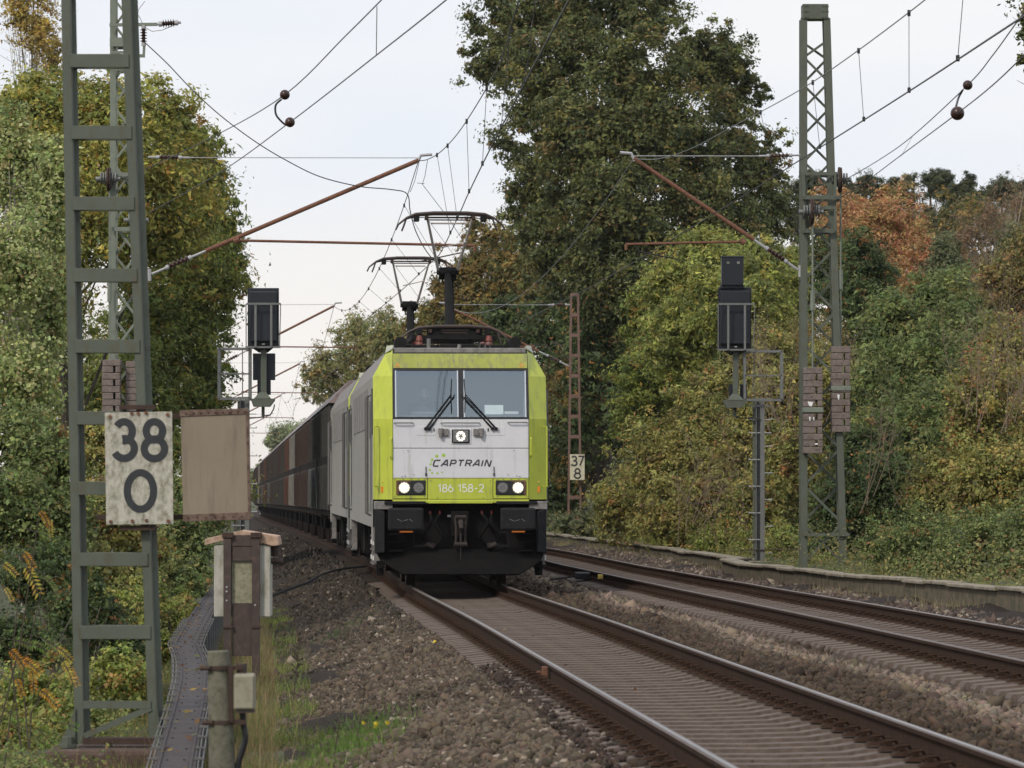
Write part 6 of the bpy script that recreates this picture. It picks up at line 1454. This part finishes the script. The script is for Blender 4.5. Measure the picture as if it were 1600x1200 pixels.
# ---- centre, far
plant('birch_tree', 'soft grey-green birch above the wagons', [(560, 545, 42, 55, 265), (520, 580, 40, 48, 268), (490, 600, 22, 40, 266), (605, 530, 38, 50, 262), (600, 590, 50, 45, 265), (540, 620, 50, 40, 270), (645, 560, 40, 60, 262)], 30000, .19, 'far', r0=.2, m='bark_pale', clump=.22, per=40, nb=24)
plant('larch_tree', 'thin brownish tree top showing above the soft birch', [(560, 505, 14, 28, 272), (548, 520, 14, 20, 272), (605, 500, 16, 28, 272)], 1800, .17, 'amber', r0=.12, m='bark_red', clump=.3, per=18, nb=20)
plant('lime_tree', 'hazy round tree at the far end of the train', [(445, 680, 26, 22, 470), (468, 690, 26, 30, 468), (430, 700, 14, 25, 470), (490, 700, 26, 35, 470)], 12000, .32, 'hazy', r0=.3, clump=.25, per=40)
plant('lime_tree', 'small hazy trees on the horizon behind the farthest wagons', [(400, 745, 16, 16, 560), (420, 740, 16, 14, 560), (380, 748, 14, 14, 560)], 5000, .34, 'hazy', r0=.3, clump=.25, per=40)
# ---- right: the great oak and company
oak = [(800, 20, 72, 80, 172), (760, 90, 42, 55, 173), (905, 10, 80, 75, 170), (1000, 20, 70, 70, 171), (860, 110, 90, 85, 168), (990, 120, 90, 85, 167), (1090, 95, 55, 58, 171), (1125, 100, 58, 62, 172), (1150, 140, 50, 45, 173), (830, 215, 62, 60, 169),
       (920, 220, 100, 85, 165), (1040, 215, 100, 85, 166), (1150, 230, 66, 70, 170), (1190, 260, 40, 50, 172), (860, 290, 68, 70, 167), (840, 330, 50, 60, 168), (960, 330, 105, 90, 164), (1090, 320, 95, 90, 166), (1190, 330, 60, 60, 170), (870, 400, 70, 75, 166), (980, 440, 100, 90, 164), (1110, 400, 95, 80, 166)]
plant('oak_tree', 'huge dark oak towering over the locomotive, browning in places', oak, 240000, .155, 'oak', r0=.38, basex=960, clump=.17, per=60, gaps=.45, nb=50, shell=.72, narrow=.68)
plant('oak_tree', 'lower dark oak under the huge one, behind the brown mast', [(900, 520, 80, 90, 176), (990, 560, 90, 100, 174), (860, 620, 55, 90, 178), (930, 680, 80, 90, 175), (870, 760, 55, 80, 178), (1010, 700, 80, 90, 176), (1120, 520, 90, 90, 178), (790, 520, 50, 60, 180), (950, 500, 85, 60, 165), (930, 580, 70, 60, 165), (990, 600, 70, 60, 166), (900, 680, 50, 60, 167)], 74000, .19, 'dark', r0=.3, basex=930, clump=.21, per=60)
plant('oak_tree', 'brownish oak behind the pantographs', [(740, 430, 50, 60, 205), (800, 420, 60, 70, 204), (700, 470, 45, 50, 206), (700, 530, 60, 60, 205), (780, 500, 70, 70, 204), (660, 500, 35, 35, 208), (760, 370, 40, 30, 206), (840, 480, 60, 70, 202)], 46000, .185, 'oak_brown', r0=.22, basex=760, clump=.21, per=55)
plant('beech_tree', 'reddish brown young beech at the foot of the oaks by the board 37 8', [(880, 640, 45, 45, 170), (930, 640, 40, 40, 169), (930, 580, 50, 40, 172), (880, 590, 40, 40, 172), (890, 720, 35, 40, 170)], 13000, .14, 'oak_brown', r0=.12, clump=.25, per=40)
plant('maple_tree', 'bright yellow-green maple behind the right signal', [(1110, 400, 70, 45, 125), (1060, 450, 58, 60, 126), (1180, 410, 60, 50, 124), (1150, 470, 85, 65, 122), (1060, 530, 60, 60, 124), (1220, 480, 45, 70, 124), (1230, 420, 35, 35, 125)], 52000, .125, 'lime', r0=.16, basex=1150, clump=.21, per=50, nb=22)
plant('field_maple_tree', 'duller green maple left of the signal, leaning towards the brown mast', [(1020, 590, 62, 60, 128), (1000, 650, 50, 55, 128), (1080, 600, 50, 60, 127), (1010, 500, 40, 50, 130)], 24000, .11, 'maple_dark', r0=.14, clump=.22, per=50)
plant('willow_bush', 'yellow-green bush between the signal and the brown mast', [(1030, 720, 60, 70, 116), (970, 790, 50, 60, 118), (1090, 680, 55, 70, 115), (1060, 800, 65, 60, 114), (1120, 770, 60, 80, 112), (1110, 620, 45, 50, 116)], 46000, .10, 'yellowgreen', 'bush', .05, clump=.21, per=45)
plant('willow_bush', 'greyish bush at the far end of the concrete wall', [(960, 800, 30, 50, 138), (920, 820, 28, 30, 142), (985, 750, 30, 40, 138), (880, 822, 22, 25, 150)], 12000, .10, 'greyg', 'bush', .05, clump=.24, per=40)
plant('hazel_bush', 'golden and green bush directly behind the right signal post', [(1190, 560, 55, 60, 112), (1220, 640, 60, 70, 110), (1170, 700, 50, 70, 110), (1240, 740, 60, 80, 107), (1190, 800, 60, 70, 106), (1280, 620, 50, 70, 110)], 46000, .095, 'yellowgreen', 'bush', .05, clump=.21, per=45, narrow=.65)
plant('reed_bush', 'straw-brown brush behind the right lattice mast', [(1290, 560, 50, 60, 114), (1260, 520, 40, 40, 116), (1200, 590, 35, 40, 113)], 9000, .09, 'amber', 'bush', .05, clump=.28, per=35, narrow=.3)
plant('oak_tree', 'dark green young oak right of the lattice mast', [(1400, 520, 70, 65, 108), (1470, 480, 60, 60, 110), (1380, 600, 65, 75, 106), (1450, 590, 80, 80, 105), (1500, 540, 60, 60, 108), (1400, 690, 70, 80, 103), (1480, 680, 75, 80, 102)], 62000, .11, 'green', r0=.14, basex=1430, clump=.21, per=50, nb=22)
plant('alder_tree', 'dark bushy alder right behind the top of the lattice mast', [(1340, 400, 45, 50, 135), (1320, 470, 45, 60, 134), (1370, 440, 35, 45, 135), (1290, 420, 40, 60, 136), (1250, 470, 40, 50, 137), (1245, 540, 40, 50, 137)], 28000, .11, 'dark', r0=.14, clump=.23, per=50)
plant('rowan_bush', 'bush with scattered orange leaves at the foot of the lattice mast', [(1350, 720, 50, 60, 98), (1330, 800, 60, 70, 97), (1400, 780, 60, 70, 96), (1300, 860, 45, 30, 96)], 34000, .09, 'dark', 'bush', .05, clump=.21, per=45)
plant('hornbeam_bush', 'green and orange bush at the right edge of the picture', [(1540, 640, 70, 80, 92), (1580, 560, 60, 70, 94), (1480, 760, 70, 70, 92), (1560, 760, 80, 80, 88), (1640, 680, 60, 120, 90)], 52000, .085, 'yellowgreen', 'bush', .05, clump=.21, per=45, narrow=.6)
plant('bramble_bush', 'low green brambles above the concrete wall at the lower right', [(1440, 850, 60, 60, 82), (1530, 860, 70, 65, 79), (1610, 850, 60, 80, 77), (1380, 860, 40, 45, 86), (1480, 890, 60, 35, 80), (1580, 905, 50, 40, 76)], 46000, .060, 'green', 'bush', .04, clump=.22, per=45, narrow=.6)
plant('bramble_bush', 'low weeds and brambles at the foot of the right signal', [(1180, 850, 40, 30, 104), (1230, 850, 40, 35, 100), (1120, 850, 50, 28, 108), (1290, 880, 40, 16, 94), (1050, 845, 50, 22, 116)], 16000, .062, 'weeds', 'bush', .03, clump=.25, per=40)
plant('cherry_tree', 'bright orange tree right of the lattice mast', [(1350, 370, 45, 65, 182), (1400, 350, 48, 60, 182), (1320, 340, 35, 45, 184), (1370, 450, 60, 70, 180), (1440, 420, 40, 65, 181), (1420, 500, 55, 60, 180), (1290, 330, 25, 45, 185), (1300, 400, 30, 60, 184), (1385, 310, 22, 25, 183)], 44000, .125, 'orange', r0=.16, basex=1385, m='bark_pale', clump=.20, per=40, up=.7, nb=26)
plant('willow_tree', 'grey-green tree between the orange tree and the bare birch', [(1470, 430, 30, 60, 165), (1480, 400, 22, 40, 166), (1500, 470, 40, 50, 160)], 13000, .12, 'greyg', r0=.12, clump=.24, per=40)
plant('birch_tree', 'nearly bare brownish birch with pale stems at the upper right', [(1510, 370, 32, 60, 190), (1550, 340, 30, 60, 190), (1530, 440, 40, 60, 186), (1590, 320, 30, 50, 192)], 8500, .09, 'bare', r0=.10, m='bark_pale', clump=.3, per=26, shell=.3, narrow=.3, nb=60)
plant('maple_tree', 'amber maple at the right edge below the pines', [(1560, 450, 45, 55, 150), (1600, 420, 40, 70, 150), (1530, 490, 30, 40, 148), (1640, 480, 50, 80, 150)], 22000, .11, 'amber', r0=.12, clump=.23, per=40)
plant('willow_tree', 'small round grey willow at the right edge under the pines', [(1585, 385, 32, 32, 158), (1620, 390, 30, 40, 158)], 8000, .10, 'greyg', r0=.1, clump=.24, per=40)
pines = [('dark pine just right of the lattice mast top, above the orange tree', 1345, 290, 38), ('pale birch-like pine beside the lattice mast', 1400, 285, 30), ('dark pine with a brown trunk, tallest in the gap', 1445, 285, 40), ('broad dark pine in the middle of the upper right row', 1490, 295, 42),
         ('dark pine near the upper right corner', 1545, 290, 38), ('dark pine at the right edge', 1595, 285, 36), ('small pine behind the top of the lattice mast', 1300, 300, 30), ('pine half hidden by the great oak', 1248, 285, 30)]
for i, (lb, x, y, w) in enumerate(pines):
    D = 235+(i % 3)*6
    r_ = random.Random(i+50); bl = [(x+r_.uniform(-w*.7, w*.7), y+r_.uniform(-8, 34), w*r_.uniform(.35, .6), r_.uniform(12, 22), D) for _ in range(6)]+[(x, y+60, w*.9, 30, D)]
    plant('pine_tree', lb, bl, 12000, .24, 'pine', r0=.2, basex=x, m='bark_red', clump=.24, per=40, narrow=.2, shell=.6, nb=20, group='row of pines in the background')
plant('oak_tree', 'dense wood behind the orange tree and the pines', [(1350, 400, 90, 90, 215), (1500, 400, 90, 90, 215), (1620, 400, 70, 110, 215), (1430, 500, 100, 80, 200), (1570, 520, 90, 80, 195)], 34000, .24, 'oak_brown', r0=.2, clump=.22, per=50)
plant('oak_tree', 'dense undergrowth wood behind the right side bushes', [(1050, 640, 90, 110, 150), (1200, 640, 100, 120, 145), (1330, 640, 90, 120, 140), (1450, 700, 110, 120, 130), (1590, 700, 100, 150, 125), (1150, 780, 100, 70, 130), (1300, 790, 100, 70, 122)], 56000, .23, 'dark', r0=.15, clump=.22, per=50)
# bare twiggy shoots standing up among the bushes at the right
for i_, (x0, x1, y0, y1, D_, n_) in enumerate(((1200, 1300, 480, 640, 103, 16), (1020, 1180, 640, 800, 106, 16), (1500, 1600, 400, 620, 90, 22), (1330, 1420, 560, 760, 95, 7))):
    b = MB(); rr = random.Random(i_+70)
    for k in range(n_):
        x = rr.uniform(x0, x1); yb_ = rr.uniform(y1, y1+60); yt_ = rr.uniform(y0, (y0+y1)/2); D__ = D_+rr.uniform(-2, 2)
        p = P(x, yb_, D__); q_ = P(x+rr.uniform(-48, 48), yt_+rr.uniform(-20, 60), D__); md = p.lerp(q_, .5)+Vector((rr.uniform(-.3, .3), 0, 0)); b.tube(span([p, md, q_], 3), [.010, .009, .008, .007, .005, .004, .002], 4)
        for e_ in range(14):
            c = md.lerp(q_, rr.uniform(-.5, .95)); b.tube([c, c+Vector((rr.uniform(-.5, .5), rr.uniform(-.2, .2), rr.uniform(.05, .45)))], [.004, .0015], 3)
    b.build('twig', M['twig_brown'], bpy.data.objects[('hazel_bush.001', 'willow_bush', 'hornbeam_bush', 'rowan_bush')[i_]], kind='stuff')
    o_ = bpy.data.objects[('hazel_bush.001', 'willow_bush', 'hornbeam_bush', 'rowan_bush')[i_]]; o_.children[-1].location = -o_.location
# twigs of a tree beyond the right edge
plant('oak_tree', 'oak twigs hanging into the top right corner', [(1612, 40, 26, 45, 62), (1600, 95, 16, 18, 62), (1640, 0, 50, 60, 63)], 2600, .075, 'oak', r0=.12, basex=1900, clump=.30, per=24, nb=30, shell=.5)

# ---- sumac with orange feathered leaves at the left edge, close
R = empty('sumac_bush', P(0, 1180, 33), label='sumac shrub with feathered orange and green leaves at the lower left edge', cat='bush'); rr = random.Random(8)
o0 = R.location; L_mb = []; r = np.random.default_rng(4); vs = []; cols = []; st = MB()
fr_spec = [(62, 798, -30, .15, 1), (78, 812, -60, .14, 1), (60, 832, 10, .13, 0), (36, 862, -25, .17, 1), (5, 880, -10, .16, 1), (40, 884, -35, .27, 1), (70, 900, -15, .14, 0), (8, 918, -30, .12, 1), (15, 1015, -20, .2, 1), (35, 1030, -5, .2, 1), (45, 1005, 10, .2, 0),
           (90, 1012, -10, .17, 1), (98, 1032, -35, .2, 1), (110, 1044, -38, .16, 1), (50, 1045, -60, .2, 1), (25, 1060, -40, .15, 1), (62, 1078, -10, .22, 1), (20, 1000, 15, .2, 0), (70, 1000, 0, .2, 0), (35, 1140, 0, .25, 0), (70, 1150, -20, .24, 0), (5, 1165, 10, .25, 0), (90, 1130, 20, .2, 0), (10, 1110, -10, .22, 0), (60, 1180, 0, .25, 0), (30, 1190, 0, .2, 0)]
for (x, y, ang, ln, orange) in fr_spec:
    ln *= .78; p = P(x, y, 33+rr.uniform(-.6, .8)); a = math.radians(ang-25); d = Vector((math.cos(a), rr.uniform(-.3, .3), math.sin(a))).normalized()
    side = Vector((d.z, 0, -d.x)).normalized(); nl = 8
    q_ = p+d*ln; q_.z -= ln*.2; st.tube([p-d*.1, p, p.lerp(q_, .5)+Vector((0, 0, ln*.08)), q_], .003, 4)
    base_c = np.array((.55, .27, .04) if rr.random() < .7 else (.50, .38, .07)) if orange else np.array((.17, .23, .06))
    for j in range(nl):
        c = p.lerp(q_, (j+.5)/nl)+Vector((0, 0, ln*.08*math.sin(math.pi*(j+.5)/nl)))
        for sg_ in (-1, 1):
            tip = c+(side*sg_*.9+d*.35+Vector((0, rr.uniform(-.4, .4), -.35 if sg_ > 0 else -.2))).normalized()*ln*.30*rr.uniform(.8, 1.1); mdp = c.lerp(tip, .45); w = d*ln*.05
            vs += [c, mdp+w, tip, mdp-w]; cc_ = base_c*rr.uniform(.6, 1.25)*np.array((1, rr.uniform(.75, 1.25), 1)); cols += [cc_]*4
np_mesh('feather_leaf', np.array([tuple(v) for v in vs])-np.array(o0), np.arange(len(vs)), 4, M['leaf'], R, tint=np.array(cols), kind='stuff')
for v_ in range(len(st.v)): st.v[v_] = tuple(Vector(st.v[v_])-o0)
for k in range(5):
    e_ = fr_spec[(k*3) % len(fr_spec)][:2]; tp_ = P(e_[0], e_[1], 33)-o0; st.tube([Vector((rr.uniform(-.3, .3), 0, -.6)), Vector((tp_.x*.5, 0, tp_.z*.45)), tp_], [.009, .006, .003], 6)
st.build('stem', M['bark'], R)

# ------------------------------------------------------------------ grass and weeds
def grass(name, n, fn, hgt, wid, pal, seed, label, lean=.5):
    r = np.random.default_rng(seed); X, D = fn(r, n); Z = gz(X, D)-.02; n = len(X)
    h = hgt*r.lognormal(0, .35, n); a = r.uniform(0, 6.28, n); dx = np.cos(a)*wid*.5; dy = np.sin(a)*wid*.5*.6
    b = r.uniform(0, 6.28, n); lx = np.cos(b)*h*lean*r.random(n); ly = np.sin(b)*h*lean*r.random(n)
    z0 = Z; v = np.stack([np.stack([X-dx, D-dy, z0], -1), np.stack([X+dx, D+dy, z0], -1), np.stack([X+dx*.6+lx*.35, D+dy*.6+ly*.35, z0+h*.6], -1), np.stack([X-dx*.6+lx*.35, D-dy*.6+ly*.35, z0+h*.6], -1), np.stack([X+lx, D+ly, z0+h], -1), np.stack([X+lx+dx*.1, D+ly, z0+h*.99], -1)], 1)
    fi = (np.array([[0, 1, 2, 3], [3, 2, 5, 4]])[None]+(np.arange(n)*6)[:, None, None]).ravel()
    pc = np.array([c for c, w in pal]); pw = np.array([w for c, w in pal], float); pw /= pw.sum()
    patch = (np.sin(X*2.3+D*.7+seed)+np.sin(D*1.1-X*1.7))*.12
    ci = r.choice(len(pc), n, p=pw); col = np.repeat(np.clip(pc[ci]*(1+patch+r.uniform(-.3, .3, n))[:, None], .01, .8), 6, 0)
    return tag(np_mesh(name, v.reshape(-1, 3), fi, 4, M['grassblade'], None, tint=col, kind='stuff'), label, 'grass')
def g_left(r, n):
    D = 26+54*r.random(n)**1.3; u = -2.9-np.abs(r.normal(0, 1.1, n))
    keep = (u > -6.5) & (np.sin(D*1.2+u*4)+r.normal(0, .5, n)+(-3.35-u)*2.2 > -.2); return (cx(D)+u)[keep], D[keep]
grass('grass', 56000, g_left, .11, .009, [((.14, .20, .04), 4), ((.10, .15, .035), 3), ((.24, .25, .07), 2), ((.26, .20, .10), 1.5)], 21, 'green grass on the verge between the ballast and the cable trough', .8)
grass('dry_grass', 9000, lambda r, n: (lambda D, u: (cx(D)+u, D))(30+44*r.random(n), -3.3-np.abs(r.normal(0, .8, n))), .22, .006, [((.30, .22, .12), 3), ((.24, .19, .09), 3), ((.16, .17, .06), 2), ((.22, .12, .07), 1)], 22, 'tall dry grass and weeds around the relay cabinet', .5)
grass('grass', 7000, lambda r, n: (lambda D, u: (cx(D)+u, D))(62+90*r.random(n), 6.15+np.abs(r.normal(0, .45, n))*.9), .10, .009, [((.30, .25, .14), 4), ((.22, .19, .09), 3), ((.13, .15, .05), 1)], 23, 'dry yellowish grass in front of the concrete wall', .5)
grass('grass', 7000, lambda r, n: (lambda D, u: (cx(D)+u, D))(46+90*r.random(n), 7.4+r.random(n)*2.0), .17, .010, [((.22, .22, .09), 3), ((.13, .17, .05), 3), ((.28, .24, .12), 1)], 24, 'tall grass behind the concrete wall', .5)
def patch(r, n, x, y, D, sx, sd): return (x-800)*D/F+r.normal(0, sx, n), D+r.normal(0, sd, n)
grass('moss_patch', 5000, lambda r, n: (lambda t_: (((470+(575-470)*t_)-800)*(58+8*t_)/F+r.normal(0, .09, n), 58+8*t_+r.normal(0, .8, n)))(r.random(n)), .045, .012, [((.05, .10, .03), 3), ((.08, .13, .04), 2)], 26, 'strip of dark green moss on the ballast left of the train', 1.0)
grass('grass', 5000, lambda r, n: patch(r, n, 545, 0, 36, .22, 1.4), .07, .009, [((.11, .20, .035), 3), ((.16, .24, .05), 2)], 27, 'bright green tuft on the ballast by the yellow flowers', .8)
# leafy weeds on the ground at the left, and along the foot of the bushes at the right
def ground_leaves(name, n, fn, size, pal, seed, label, hgt):
    r = np.random.default_rng(seed); X, D = fn(r, n); n = len(X); Z = gz(X, D)+hgt*r.random(n)**1.5*(1+.6*np.sin(X*3+D*.8))
    PL = PAL[pal]; pc = np.array([c for c, w in PL]); pw = np.array([w for c, w in PL], float); pw /= pw.sum()
    nr = r.normal(size=(n, 3))*.6+np.array([0, -.35, .8]); nr /= np.linalg.norm(nr, axis=1)[:, None]
    t1 = np.cross(nr, r.normal(size=(n, 3))); t1 /= np.linalg.norm(t1, axis=1)[:, None]; t2 = np.cross(nr, t1)
    L = size*r.uniform(.6, 1.5, n)[:, None]; c = np.stack([X, D, Z], -1)
    v = np.stack([c-t1*L*.5, c+t2*L*.3, c+t1*L*.5, c-t2*L*.3], 1)
    col = np.repeat(np.clip(pc[r.choice(len(pc), n, p=pw)]*r.uniform(.6, 1.4, n)[:, None], .01, .8), 4, 0)
    return tag(np_mesh(name, v.reshape(-1, 3), np.arange(n*4), 4, M['leaf'], None, tint=col, kind='stuff'), label, 'weeds')
ground_leaves('weeds', 42000, lambda r, n: (lambda D, u: (cx(D)+u, D))(28+50*r.random(n)**1.3, -4.6-np.abs(r.normal(0, 2.2, n))), .035, 'weeds', 31, 'low leafy weeds covering the ground left of the cable trough', .32)
ground_leaves('weeds', 5000, lambda r, n: (lambda D, u: (cx(D)+u, D))(30+45*r.random(n), -3.4-np.abs(r.normal(0, .5, n))), .028, 'weeds', 33, 'sparse leafy weeds in the grass verge near the cabinet', .10)
ground_leaves('undergrowth', 30000, lambda r, n: (lambda D, u: (cx(D)+u, D))(60+110*r.random(n), 7.6+np.abs(r.normal(0, 2.2, n))), .06, 'yellowgreen', 32, 'leafy undergrowth behind the concrete wall', .6)
# yellow flowers
b = MB(); rr = random.Random(4); fx = []
R = empty('flower_plant', (float((585-800)*36.5/F), 36.5, float(gz((585-800)*36.5/F, 36.5))), label='small yellow flowering plant on the ballast at the lower left', cat='flower')
for k in range(9):
    x = rr.gauss(0, .07); y = rr.gauss(0, .3); z = rr.uniform(.05, .13)
    for j in range(5): a = 2*math.pi*j/5; b.add([(x, y, z), (x+.014*math.cos(a-.4), y+.006*math.sin(a), z+.014*math.sin(a-.4)), (x+.018*math.cos(a), y, z+.018*math.sin(a)), (x+.014*math.cos(a+.4), y-.004, z+.014*math.sin(a+.4))], [(0, 1, 2, 3)])
mat('petal_yellow', (.65, .50, .02), rough=.6); b.build('petals', M['petal_yellow'], R)
b = MB()
for k in range(26): b.tube([(rr.gauss(0, .1), rr.gauss(0, .25), 0), (rr.gauss(0, .1), rr.gauss(0, .25), .1)], .002, 3)
mat('stalk_green', (.09, .14, .03), rough=.7); b.build('stalk', M['stalk_green'], R)
# thin dead stalks on the verge
for (x, y0, y1, D, lb) in ((455, 1070, 985, 44, 'dark dead weed stalk beside the relay cabinet'), (556, 1115, 1060, 36, 'thin dead stalk on the ballast near the flowers'), (519, 1145, 1085, 34, 'thin reddish stalk in the grass at the lower left')):
    b = MB(); rr = random.Random(int(x)); p = P(x, y0, D); p.z = float(gz(p.x, D))-.02; q_ = Vector((p.x+rr.uniform(.03, .1), D, P(x, y1, D).z)); b.tube([p, p.lerp(q_, .5)+Vector((.01, 0, 0)), q_], .004, 4)
    for k in range(34 if x == 455 else 8):
        c = p.lerp(q_, rr.uniform(.45, 1)); b.tube([c, c+Vector((rr.uniform(-.06, .06), rr.uniform(-.04, .04), rr.uniform(0, .06)))], [.003, .008], 4)
    tag(b.build('dead_stalk', M['bark']), lb, 'weed')
def litter(n, fn, seed, label):
    r = np.random.default_rng(seed); X, D, Z = fn(r, n); L = .03*r.uniform(.6, 1.5, n)[:, None]; nr = r.normal(size=(n, 3))*.3+np.array([0, 0, 1]); nr /= np.linalg.norm(nr, axis=1)[:, None]
    t1 = np.cross(nr, r.normal(size=(n, 3))); t1 /= np.linalg.norm(t1, axis=1)[:, None]; t2 = np.cross(nr, t1); c = np.stack([X, D, Z], -1)
    v = np.stack([c-t1*L, c+t2*L*.5, c+t1*L, c-t2*L*.5], 1); pc = np.array([(.30, .17, .06), (.36, .26, .07), (.20, .11, .06), (.13, .09, .06), (.16, .16, .06)])
    col = np.repeat(pc[r.integers(0, 5, n)]*r.uniform(.5, 1.2, n)[:, None], 4, 0)
    return tag(np_mesh('leaf_litter', v.reshape(-1, 3), np.arange(n*4), 4, M['leaf'], None, tint=col, kind='stuff'), label, 'leaves')
def lt1(r, n):
    D = 29+35*r.random(n); xs = np.interp(D, [t_[0] for t_ in TP], [t_[1] for t_ in TP]); ys = np.interp(D, [t_[0] for t_ in TP], [t_[2] for t_ in TP])
    return (xs-800)*D/F+r.uniform(-.12, .12, n), D, (HZ-ys)*D/F+CZ+.02
litter(130, lt1, 61, 'brown and yellow fallen leaves lying on the cable trough lids')
litter(700, lambda r, n: (lambda D, u: (cx(D)+u, D, gz(cx(D)+u, D)+.04))(28+80*r.random(n), r.uniform(-3.4, 6.4, n)), 62, 'scattered fallen leaves on the ballast and the tracks')
# fallen leaves
for (x, y, D, c, lb) in ((682, 998, 50.5, 'petal_yellow', 'bright yellow fallen leaf on the sleeper ends left of the rail'), (1400, 1011, 44.8, 'paper', 'pale fallen leaf beside the near rail of the far track'), (1577, 1014, 46.5, 'roof_wood', 'orange fallen leaf between the rails of the far track')):
    b = MB(); X = (x-800)*D/F; Z = float(rz(D))-.15; w = .045
    b.add([(X-w, D-w, Z), (X, D-w*1.4, Z+.03), (X+w, D, Z+.045), (X+w*.4, D+w*1.3, Z+.02), (X-w*.6, D+w, Z+.035)], [(0, 1, 2), (0, 2, 3), (0, 3, 4)]); tag(b.build('fallen_leaf', M[c]), lb, 'leaf')

for o in bpy.data.objects:
    st_ = o.name.split('.')[0]
    if o.parent is not None and st_ in ('flap_rib', 'side_rib', 'panel_screws', 'rivet', 'bolt', 'bolt_head', 'led_ring', 'lamp_leds', 'logo_dots', 'lug', 'edge_rod', 'insulator_sheds', 'number_lettering', 'lettering', 'figures', 'lattice_brace', 'petals', 'stalk', 'scratch', 'step_mark', 'step_slot', 'hinge', 'grille', 'roof_cable', 'foot_step'):
        o['kind'] = 'stuff'

# ------------------------------------------------------------------ the air
hm = bpy.data.materials.new('haze'); hm.use_nodes = True; t = hm.node_tree; t.nodes.clear()
o_ = N(t, 'ShaderNodeOutputMaterial'); v_ = N(t, 'ShaderNodeVolumePrincipled'); v_.inputs['Color'].default_value = (.92, .95, 1, 1); v_.inputs['Density'].default_value = HAZE
t.links.new(v_.outputs[0], o_.inputs['Volume'])
b = MB(); zlo = min(v.z for v in []) if False else -9.5
b.box(-460, 470, -45, 1215, zlo, 42); hz_ = b.build('haze', hm); tag(hz_, kind='stuff')
